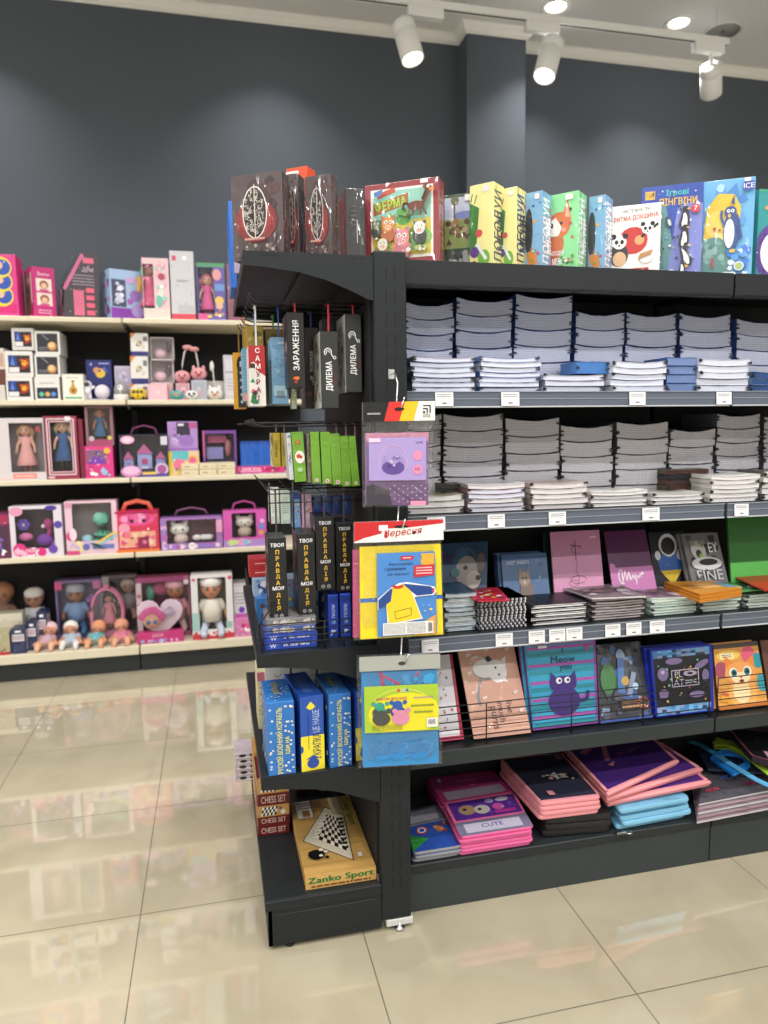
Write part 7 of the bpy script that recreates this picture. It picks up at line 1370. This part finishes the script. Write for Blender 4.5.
# ------------------------------------------------------------------ shelf four: blue and yellow party games
z4 = ESH[1]
def cubes(f, x0, y0_, x1, y1_, n, seed, s=.05):
    R = random.Random(seed)
    for k in range(n):
        x, y = R.uniform(x0, x1), R.uniform(y0_, y1_); f.ell(x, y, s, s*f.W/f.H*.9, R.choice(['e8e4dc', 'd0d4dc']), 0, 5); f.ell(x+s*.35, y-s*.2, s*.45, s*.5*f.W/f.H, R.choice(['c8a87c', '9ab0cc']), 0, 4)
def ship(F):
    f = F['front']; cubes(f, .08, .03, .2, .97, 11, 4); cubes(f, .84, .03, .93, .97, 11, 5); cubes(f, .62, .03, .8, .28, 5, 7); cubes(f, .62, .6, .8, .97, 7, 9); f.txt('РУСКІЙ ВОЄННИЙ КОРАБЛЬ', .4, .49, .26*f.W/f.H, 'f2e83c', 90, .9, .01).txt('ІДИ НА', .72, .42, .17*f.W/f.H, 'e8dc3c', 90, .24, .05)
    t = F['top']; cubes(t, .05, .05, .95, .95, 30, 6, .04); t.txt('КОРАБЛЬ', .42, .5, .2*t.W/t.H, 'c8b83c', 90, .8, .05)
    cubes(F['left'], .05, .05, .95, .95, 20, 8)
def flag(F):
    f = F['front']; f.rect(0, 0, 1, .47, 'ecdc30').ell(.45, .86, .16, .04, 'ecdc30').poly([(.24, .85), (.66, .85), (.45, .93)], 'ecdc30').txt('ЦЕ НАШЕ', .68, .66, .34*f.W/f.H, 'b8c8e8', 90, .3, .02).txt('І КРАПКА', .68, .32, .34*f.W/f.H, '2a3c6a', 90, .34, .02).lines(.3, .3, .36, .76, 22, '1c2f60', 3).ell(.5, .1, .26, .07, '2448a0').poly([(.2, .16), (.5, .21), (.8, .16)], '2448a0').ell(.0, .3, .1, .05, '2448a0')
    F['top'].lines(.3, .15, .7, .85, 9, '6a86c8', 3).rect(0, 0, 1, .02, '1c3a90')
GP = 'blue and yellow party games on the fourth shelf'
def pgame(px0, px1, pyt, Y, d, name, label, body, art, rot):
    a = P(px0, pyt, Y); b = P(px1, pyt, Y); h = (a.z+b.z)/2-z4; return carton(name, label, 'board game', ((a.x+b.x)/2, Y, z4), b.x-a.x, d, h, body, art, math.radians(rot), GP)
pgame(266.5, 294, 702, 1.780, .17, 'ship_game', 'blue game box with yellow sideways words, leftmost on the fourth shelf', '2f74c0', ship, 1)
pgame(299.5, 323.5, 696, 1.785, .19, 'heart_game', 'blue over yellow game box between the two sprinkled blue ones', '2552ac', flag, 7)
pgame(328.5, 351, 694, 1.785, .17, 'ship_game', 'blue game box with yellow sideways words, right one of the pair', '2f74c0', ship, 5)
pgame(354.5, 371, 690, 1.81, .17, 'heart_game', 'blue over yellow game box mostly behind the blue towel apron pack', '2552ac', flag, 10)
for k, (x0, x1) in enumerate(((264.5, 290), (292, 316), (318, 344))): ibox('white_lidded_box', 'white lidded box behind the party games, %s from the left' % ['first', 'second', 'third'][k], 'board game', x0, x1, 664, 0, 2.07, z4, .2, 'd4d4d2', lambda F: F['front'].arc(.5, .85, .12, .05, 180, 360, .02, '3a3a3c'), 'white lidded boxes behind the party games')
ibox('picture_pack', 'yellow and red picture pack at the left edge of the fourth shelf', 'card game', 257, 265.5, 672, 0, 2.08, z4, .12, 'd0c8a0', lambda F: F['front'].blobs(0, 0, 1, .8, ['c8a83c', '8a3a2c', 'e8e0c0', '5a4a30'], 20, .1, .22, 3).rect(0, .85, 1, 1, 'b86a78'), None) if True else None

# ------------------------------------------------------------------ base shelf: chess sets
zb0 = ESH[0]
def chess(top=False):
    def A(F):
        for k in ('front', 'left'):
            f = F[k]; f.rect(0, 0, 1, .42, '6a1a1e').rect(0, .42, 1, 1, 'c89a58').txt('CHESS SET', .5, .2, .24, 'e0c8b8', 0, .78, .02)
            for i in range(8):
                for j in range(3): f.mb.add([f.pt(.1+i*.06+j*.02, .48+j*.15), f.pt(.16+i*.06+j*.02, .48+j*.15), f.pt(.18+i*.06+j*.02, .63+j*.15), f.pt(.12+i*.06+j*.02, .63+j*.15)], [(0, 1, 2, 3)], f.c('181818' if (i+j) % 2 else 'ece8e0'))
            f.up(); f.circ(.8, .6, .08, 'e8e4dc').circ(.72, .8, .04, '4a3a9c')
    return A
a = P(258, 830, 2.09); b = P(289.5, 830, 2.09); cx = (a.x+b.x)/2; w_ = b.x-a.x
tops = [823.5, 804.5, 776]; z = zb0
for k, py in enumerate(tops):
    zt = P(275, py, 2.09).z; 
    def lowart(F): F['front'].rect(0, 0, 1, 1, '6a1a1e').txt('CHESS SET', .5, .45, .5, 'e0c8b8', 0, .78, .02); F['top'].rect(0, 0, 1, 1, 'c89a58')
    carton('chess_set_box', ['maroon CHESS SET box, the thin bottom one of the small stack', 'maroon and wood coloured CHESS SET box, middle of the small stack', 'maroon and wood coloured CHESS SET box, top of the small stack'][k], 'board game', (cx+.001*k, 2.09, z), w_, .15, zt-z-.0006, '6a1a1e', lowart if k == 0 else chess(), 0, 'small stack of chess sets'); z = zt
carton('wooden_game_box', 'wood coloured box edge left of the stacked chess sets', 'board game', (EX0+.010, 2.3, zb0), .018, .12, .17, 'c8964c', None, 0)
a = P(291, 800, 2.3); b = P(372, 800, 2.3)
def chs(F): F['front'].txt('CHESS', .5, .5, .4, 'd8c8b8', 180, .42, .02)
carton('chess_box', 'dark maroon box with CHESS printed upside down behind the flat chess set', 'board game', ((a.x+b.x)/2-.025, 2.3, zb0), .19, .14, P(320, 787, 2.3).z-zb0, '3a181a', chs, 0)
# the big flat chess set
zt = .176; q = [PZ(x, y, zt) for x, y in ((304, 878), (378, 866.5), (350.5, 795), (291, 803))]
c0 = sum(q, V())/4; ux = ((q[1]-q[0])+(q[2]-q[3])).normalized(); uy = V((-ux.y, ux.x, 0)); ww = ((q[1]-q[0]).length+(q[2]-q[3]).length)/2; dd = ((q[3]-q[0]).length+(q[2]-q[1]).length)/2
rz = math.atan2(ux.y, ux.x); fr = c0-uy*dd/2
def zanko(F):
    f = F['top']; f.rect(0, 0, 1, 1, 'c9a05c'); R = random.Random(1)
    for k in range(10): f.rect(0, .02+k*.1, 1, .035+k*.1, R.choice(['c09450', 'd0a866']))
    f.poly([(.08, .43), (.54, .86), (.80, .70), (.72, .11)], 'd8d0b8').line([(.08, .43), (.54, .86), (.80, .70), (.72, .11), (.08, .43)], .012, '2a2420')
    A_, B_, C_, D_ = [V((x, y)) for x, y in ((.26, .45), (.54, .76), (.71, .66), (.67, .23))]
    def bl(u, v): p = (A_*(1-u)+B_*u)*(1-v)+(D_*(1-u)+C_*u)*v; return (p.x, p.y)
    for i in range(8):
        for j in range(8): f.mb.add([f.pt(*bl(i/8, j/8)), f.pt(*bl((i+1)/8, j/8)), f.pt(*bl((i+1)/8, (j+1)/8)), f.pt(*bl(i/8, (j+1)/8))][::-1], [(0, 1, 2, 3)], f.c('1a1613' if (i+j) % 2 else 'eee6d2'))
    f.up()
    for i in range(8): x, y = bl((i+.5)/8, .1); f.ell(x-.03, y+.01, .05, .014, 'f4eee0', 20).circ(x-.07, y+.01, .016, 'f4eee0'); x, y = bl((i+.5)/8, .92); f.ell(x+.02, y, .05, .014, '181412', -20).circ(x+.06, y+.01, .016, '181412')
    f.rect(.08, .72, .32, .97, 'e8e4dc').lines(.1, .84, .3, .95, 3, '5a5048').rect(.16, .73, .28, .83, 'b08a4c').lines(.17, .75, .27, .82, 3, '6a4a20').lines(.3, .84, .5, .95, 3, '8a6a30').rect(.62, .72, .78, .97, 'b8ac90')
    f.txt('Zanko Sport', .88, .74, .13*f.W/f.H, '2f7a3c', -90, .42, .05, 0, True).ell(.22, .22, .12, .06, '181412').circ(.3, .27, .035, 'ece4d0').circ(.36, .24, .03, 'ece4d0').circ(.28, .2, .03, 'ece4d0').circ(.14, .25, .03, '181412').circ(.36, .17, .03, '181412').rect(.8, .12, .86, .17, 'e8e4dc')
    f = F['front']; f.rect(0, 0, 1, 1, 'cda45e').txt('Zanko Sport', .5, .6, .6, '1f7034', 0, .92, .09, 0, True).lines(.08, .1, .92, .26, 1, '7a4a28', 3, .9)
carton('flat_chess_set', 'big light wood coloured Zanko Sport chess set lying flat with a board pictured', 'board game', (fr.x-.003, fr.y, zb0), ww*.975, dd, zt-zb0, 'c9a05c', zanko, rz)
# trays sticking out at the far end
for k in range(5):
    p = P(245, 757-k*7.4, 2.5); m = MB(); m.box(-.045, 0, 0, .045, .12, .019, ('c8bcc8', 'w')); f = Face(m, (-.045, 0, 0), (.045, 0, 0), (.045, 0, .019), (-.045, 0, .019)); f.rect(.05, .1, .95, .5, 'e8e0ec').ell(.3, .6, .14, .3, '2a2a30').ell(.7, .6, .14, .3, '2a2a30')
    tag(m.build('eyelash_tray', None, (EX0-.012+.003*(k % 2), 2.45, zb0+.001+k*.0205)), 'small clear tray poking out beyond the end unit, %s of five' % (ORD[k] if k < 4 else 'topmost'), 'tray', 'clear trays sticking out at the far end')

# ------------------------------------------------------------------ the three packs hanging on the corner post
CH = ('d4d6d8', 'x')
def pack_hook(px, zh):
    x = P(px, 400, 1.72).x; m = MB(); m.tube([(x, EY0, zh+.085), (x, 1.738, zh+.086), (x+.003, 1.724, zh+.06), (x-.002, 1.718, zh+.01), (x, 1.702, zh-.004), (x+.004, 1.690, zh+.002), (x+.009, 1.687, zh+.024)], .0022, CH, 8); m.box(x-.008, EY0-.004, zh+.073, x+.008, EY0+.001, zh+.098, CH); m.v = [tuple(V(p)-o0) for p in m.v]
    return m.build('chrome_hook', U)
def bagpack(label, q, Y, name, fill, header, d=.012, seed=1, extra=None):
    """q = tl, tr, br, bl corners of the bag in the photo"""
    tl, tr, br, bl = [P(x, y, Y) for x, y in q]; t = thing(name, label, 'hanging pack', bl, 0, 'bagged packs hanging on the corner post'); L = lambda p: V(p)-bl
    W_, H_ = (br-bl).length, (tl-bl).length; q3 = [L(bl), L(br), L(tr), L(tl)]
    def pt(x, y, dy=0): return (q3[0]*(1-x)+q3[1]*x)*(1-y)+(q3[3]*(1-x)+q3[2]*x)*y+V((0, dy, 0))
    R = random.Random(seed); m = MB(); nx, ny = 12, 14
    for sgn in (-1, 1):
        vs = []; fs = []
        for j in range(ny+1):
            for i in range(nx+1):
                u, v = i/nx, j/ny; e = min(u, 1-u, v, 1-v); b = d*.7*min(1, (e*7))**.6 + (R.uniform(-.0012, .0012) if e > 0 else 0); vs.append(pt(u, v, d/2+sgn*b))
        for j in range(ny):
            for i in range(nx): k = j*(nx+1)+i; f_ = (k, k+1, k+nx+2, k+nx+1); fs.append(f_ if sgn < 0 else f_[::-1])
        m.add(vs, fs, BAG, False)
    m.build('clear_bag', t)
    fill(t, pt, d); header and header(t, pt, d); return t
def panel(t, pt, x0, y0_, x1, y1_, dy, th, col, art, name, kind='p'):
    m = MB(); q = [pt(x0, y0_, dy), pt(x1, y0_, dy), pt(x1, y1_, dy), pt(x0, y1_, dy)]; m.plate(q, th, (col, kind))
    if art: art(Face(m, *q, kind=kind))
    return m.build(name, t)
# 1 lilac drawstring bag pack
def h1(t, pt, d):
    def A(f): f.rect(0, 0, .27, 1, '17171a').poly([(.29, 0), (.5, 0), (.58, 1), (.36, 1)], 'd8302c').poly([(.5, 0), (.7, 0), (.77, 1), (.58, 1)], 'e8bc24').poly([(.27, 0), (.29, 0), (.36, 1), (.27, 1)], '17171a').rect(.83, .38, .94, .80, '141416').rect(.83, .38, .92, .73, 'e6e6e2').rect(.83, .38, .90, .65, '141416').rect(.83, .38, .88, .57, 'e6e6e2').rect(.83, .38, .86, .49, '141416').txt('KITE', .885, .24, .14, '141416', 0, .12, .01).ell(.5, .62, .07, .09, '0c0c0e').lines(.06, .3, .24, .5, 1, 'a8a8a8')
    panel(t, pt, 0, .82, 1, 1, -.008, .002, 'e6e6e2', A, 'header_card')
def c1(t, pt, d):
    def A(f):
        f.rect(0, 0, 1, .3, '6f4f80').rect(0, .88, 1, 1, 'd893b0')
        for i in range(9):
            for j in range(3): f.circ(.38+i*.07, .05+j*.09+(i % 2)*.04, .012, 'c8b0d0')
        for i in range(9): f.circ(.3+i*.08, .84, .012, 'b8a0cc')
        f.poly([(.0, .0), (.4, 0), (.36, .2), (.1, .3), (0, .26)], '3a3640').line([(.3, .3), (.8, .02)], .008, '2a2430').rect(.7, 0, .95, .06, 'e890b0')
    panel(t, pt, .05, .02, .93, .71, .003, .012, '8a6aa0', A, 'folded_bag', 's')
    def B(f): f.ell(.42, .4, .2, .26, '9a86c0').ell(.42, .3, .2, .17, '5c4890').ell(.42, .55, .13, .17, 'a090c8').arc(.42, .42, .25, .42, -20, 200, .012, 'd0a8d0').txt('LOVE', .88, .88, .05, '4a4468', 0, .18).circ(.85, .58, .085, 'dc8ab0').circ(.85, .25, .085, 'dc8ab0').lines(.8, .22, .9, .3, 2, '6a3a60').rect(.0, .9, .2, .99, 'e8c8dc').blobs(.3, .2, .55, .6, ['4a3a80', '7a68a8', 'c8b8e0'], 10, .02, .04, 3)
    panel(t, pt, .08, .26, .88, .665, -.0055, .001, 'a593cb', B, 'picture_card')
bagpack('clear pack with a lilac bag and a red, yellow and black header card', [(362, 402.5), (434, 401), (433.5, 507), (363, 507.5)], 1.70, 'lilac_bag_pack', c1, h1, seed=2)
pack_hook(397, P(397, 408, 1.70).z)
# 2 yellow apron
def h2(t, pt, d):
    def A(f): f.poly([(0, .06), (.2, .32), (.3, .42), (.31, .64), (.6, .66), (1, .82), (1, 1), (0, 1)], 'c4262c').txt('1', .35, .45, .5, 'c0202a', 0, .08, .06).txt('Вересня', .54, .42, .42, 'b42a34', 4, .42, .03, .25).rect(.27, .55, .37, .82, 'f0eeee').ell(.52, .72, .08, .07, '0c0c0c').line([(.52, .78), (.52, .68)], .03, '0c0c0c').line([(.08, .14), (.16, .24)], .02, 'f4f0ee')
    panel(t, pt, 0, .83, 1, 1, -.008, .002, 'ece9e6', A, 'header_card')
def c2(t, pt, d):
    def A(f): f.rect(0, .4, 1, .445, '2c68b4').rect(.84, .0, 1, .02, 'd8b820')
    panel(t, pt, .07, .015, .975, .79, .0, .01, 'ecd420', A, 'folded_apron', 's')
    panel(t, pt, .0, .02, .14, .765, .012, .004, 'c23e86', None, 'pink_fold', 's')
    def B(f):
        f.blobs(.7, .75, .98, .98, ['e0a83c', 'd89830', 'e8b850'], 8, .06, .12, 3).poly([(.75, .98), (.98, .98), (.98, .72), (.8, .78)], 'e0a83c').poly([(.62, .1), (.98, .24), (.98, .0), (.6, .0)], 'd8a048').txt('Apron', .5, .935, .03, 'f4f0ee', 0, .12)
        f.rect(.4, .915, .62, .96, 'c03040').lines(.44, .925, .58, .95, 1, 'f0e0e0')
        f.txt('Фартук-накидка', .4, .865, .036, '1c2c5c', 0, .6, .03).txt('з рукавами', .3, .805, .036, '1c2c5c', 0, .42, .03).txt('для творчості', .35, .745, .036, '1c2c5c', 0, .52, .03)
        f.poly([(.62, .7), (.97, .72), (.98, .85), (.62, .84)], 'bf2c3a').lines(.66, .73, .94, .83, 3, 'e8c0c4', 4)
        f.poly([(.0, .33), (.0, .46), (.24, .6), (.36, .64), (.5, .65), (.97, .58), (1.0, .52), (.95, .48), (.66, .47), (.62, .46), (.74, .22), (.76, .2), (.16, .14), (.14, .4)], 'f0f0ec')
        f.poly([(.01, .34), (.01, .45), (.22, .58), (.26, .58), (.22, .42), (.14, .38)], '23468c').poly([(.42, .635), (.9, .585), (.97, .54), (.93, .49), (.66, .48), (.56, .54)], '23468c').poly([(.25, .57), (.22, .43), (.14, .39), (.18, .16), (.73, .21), (.6, .47), (.55, .55), (.42, .63), (.3, .6)], 'e8cc2c').arc(.34, .62, .09, .03, 190, 350, .05, 'c8382c', 8).ell(.95, .535, .02, .03, 'c84858')
        f.line([(.28, .3), (.56, .34), (.56, .25), (.3, .21), (.28, .3)], .008, '4a3c18').blobs(.7, .26, .95, .4, ['7aa8e0', 'e8d060'], 7, .015, .03, 5)
        f.rect(.08, .02, .93, .17, 'e6e6e6').lines(.1, .03, .46, .16, 9, '8a8a8c', 3).lines(.48, .03, .8, .16, 9, '8a8a8c', 5).bars(.84, .04, .91, .15)
    panel(t, pt, .25, .03, .9, .735, -.0055, .001, '4a86cc', B, 'printed_card')
bagpack('clear pack with a yellow apron, blue card and red 1 Вересня header', [(353.5, 522), (442, 519), (445.5, 636), (354, 641.5)], 1.70, 'yellow_apron_pack', c2, h2, seed=4, d=.014)
pack_hook(397, P(397, 528, 1.70).z)
# 3 blue towel apron
def c3(t, pt, d):
    def A(f): f.line([(.25, 1), (.29, .78)], .045, 'b84870').line([(.22, 1), (.5, .86)], .04, 'b84870').line([(.76, 1), (.7, .94)], .03, 'b84870').blobs(.02, .02, .98, .3, ['2f84c4', '3f94d4', '2878b4'], 14, .1, .2, 3).blobs(.5, .82, .98, 1, ['2f84c4', '3f9cd4'], 8, .05, .1, 3)
    panel(t, pt, .05, .02, .95, .85, .0, .01, '3589c6', A, 'folded_apron', 's')
    def B(f):
        f.ell(.55, .38, .5, .46, 'e4d92c', 0, 22).rect(.1, .0, 1, .02, 'b8c830').arc(.5, .5, .42, .42, 30, 150, .015, 'cfd860', 12)
        for x, y, c in ((.2, .48, '3a9a80'), (.44, .5, '2c58a8')): f.ell(x, y-.06, .1, .14, c).circ(x-.08, y+.14, .03, c).circ(x+.1, y+.14, .03, c).ell(x, y+.08, .07, .1, c)
        f.txt('OLLI', .52, .9, .07, 'e8e4c0', 0, .2).circ(.46, .9, .02, 'd0404c').circ(.57, .9, .02, '2c78b8').txt('ФАРТУК ДЕТСКИЙ', .36, .73, .075, 'c0306c', 0, .52, .05).lines(.66, .7, .93, .76, 1, 'a88a9c')
        for x, y, c in ((.22, .3, '4a4a48'), (.48, .3, 'd48aa8')): f.ell(x, y, .12, .15, c).circ(x-.08, y+.16, .035, c).circ(x+.1, y+.17, .035, c).ell(x, y+.12, .08, .06, c)
        f.lines(.62, .52, .94, .6, 1, '7a8a3c').lines(.66, .38, .92, .46, 1, '7a8a3c').lines(.1, .05, .5, .17, 5, '8a8a40', 3).rect(.83, .08, .98, .28, 'e8e8e4').bars(.85, .14, .95, .25)
    panel(t, pt, .07, .33, .95, .735, -.0055, .001, 'a6c438', B, 'printed_card')
def h3(t, pt, d): panel(t, pt, .02, .87, .98, .995, -.006, .001, 'a3a7a0', lambda f: f.ell(.52, .45, .05, .14, '20221f'), 'header_strip', 'w')
bagpack('clear pack with a blue apron and a yellow and green children apron card', [(357, 656), (441, 652.5), (443, 765), (359, 770)], 1.70, 'blue_apron_pack', c3, h3, seed=6, d=.014)
pack_hook(399, P(399, 662, 1.70).z)
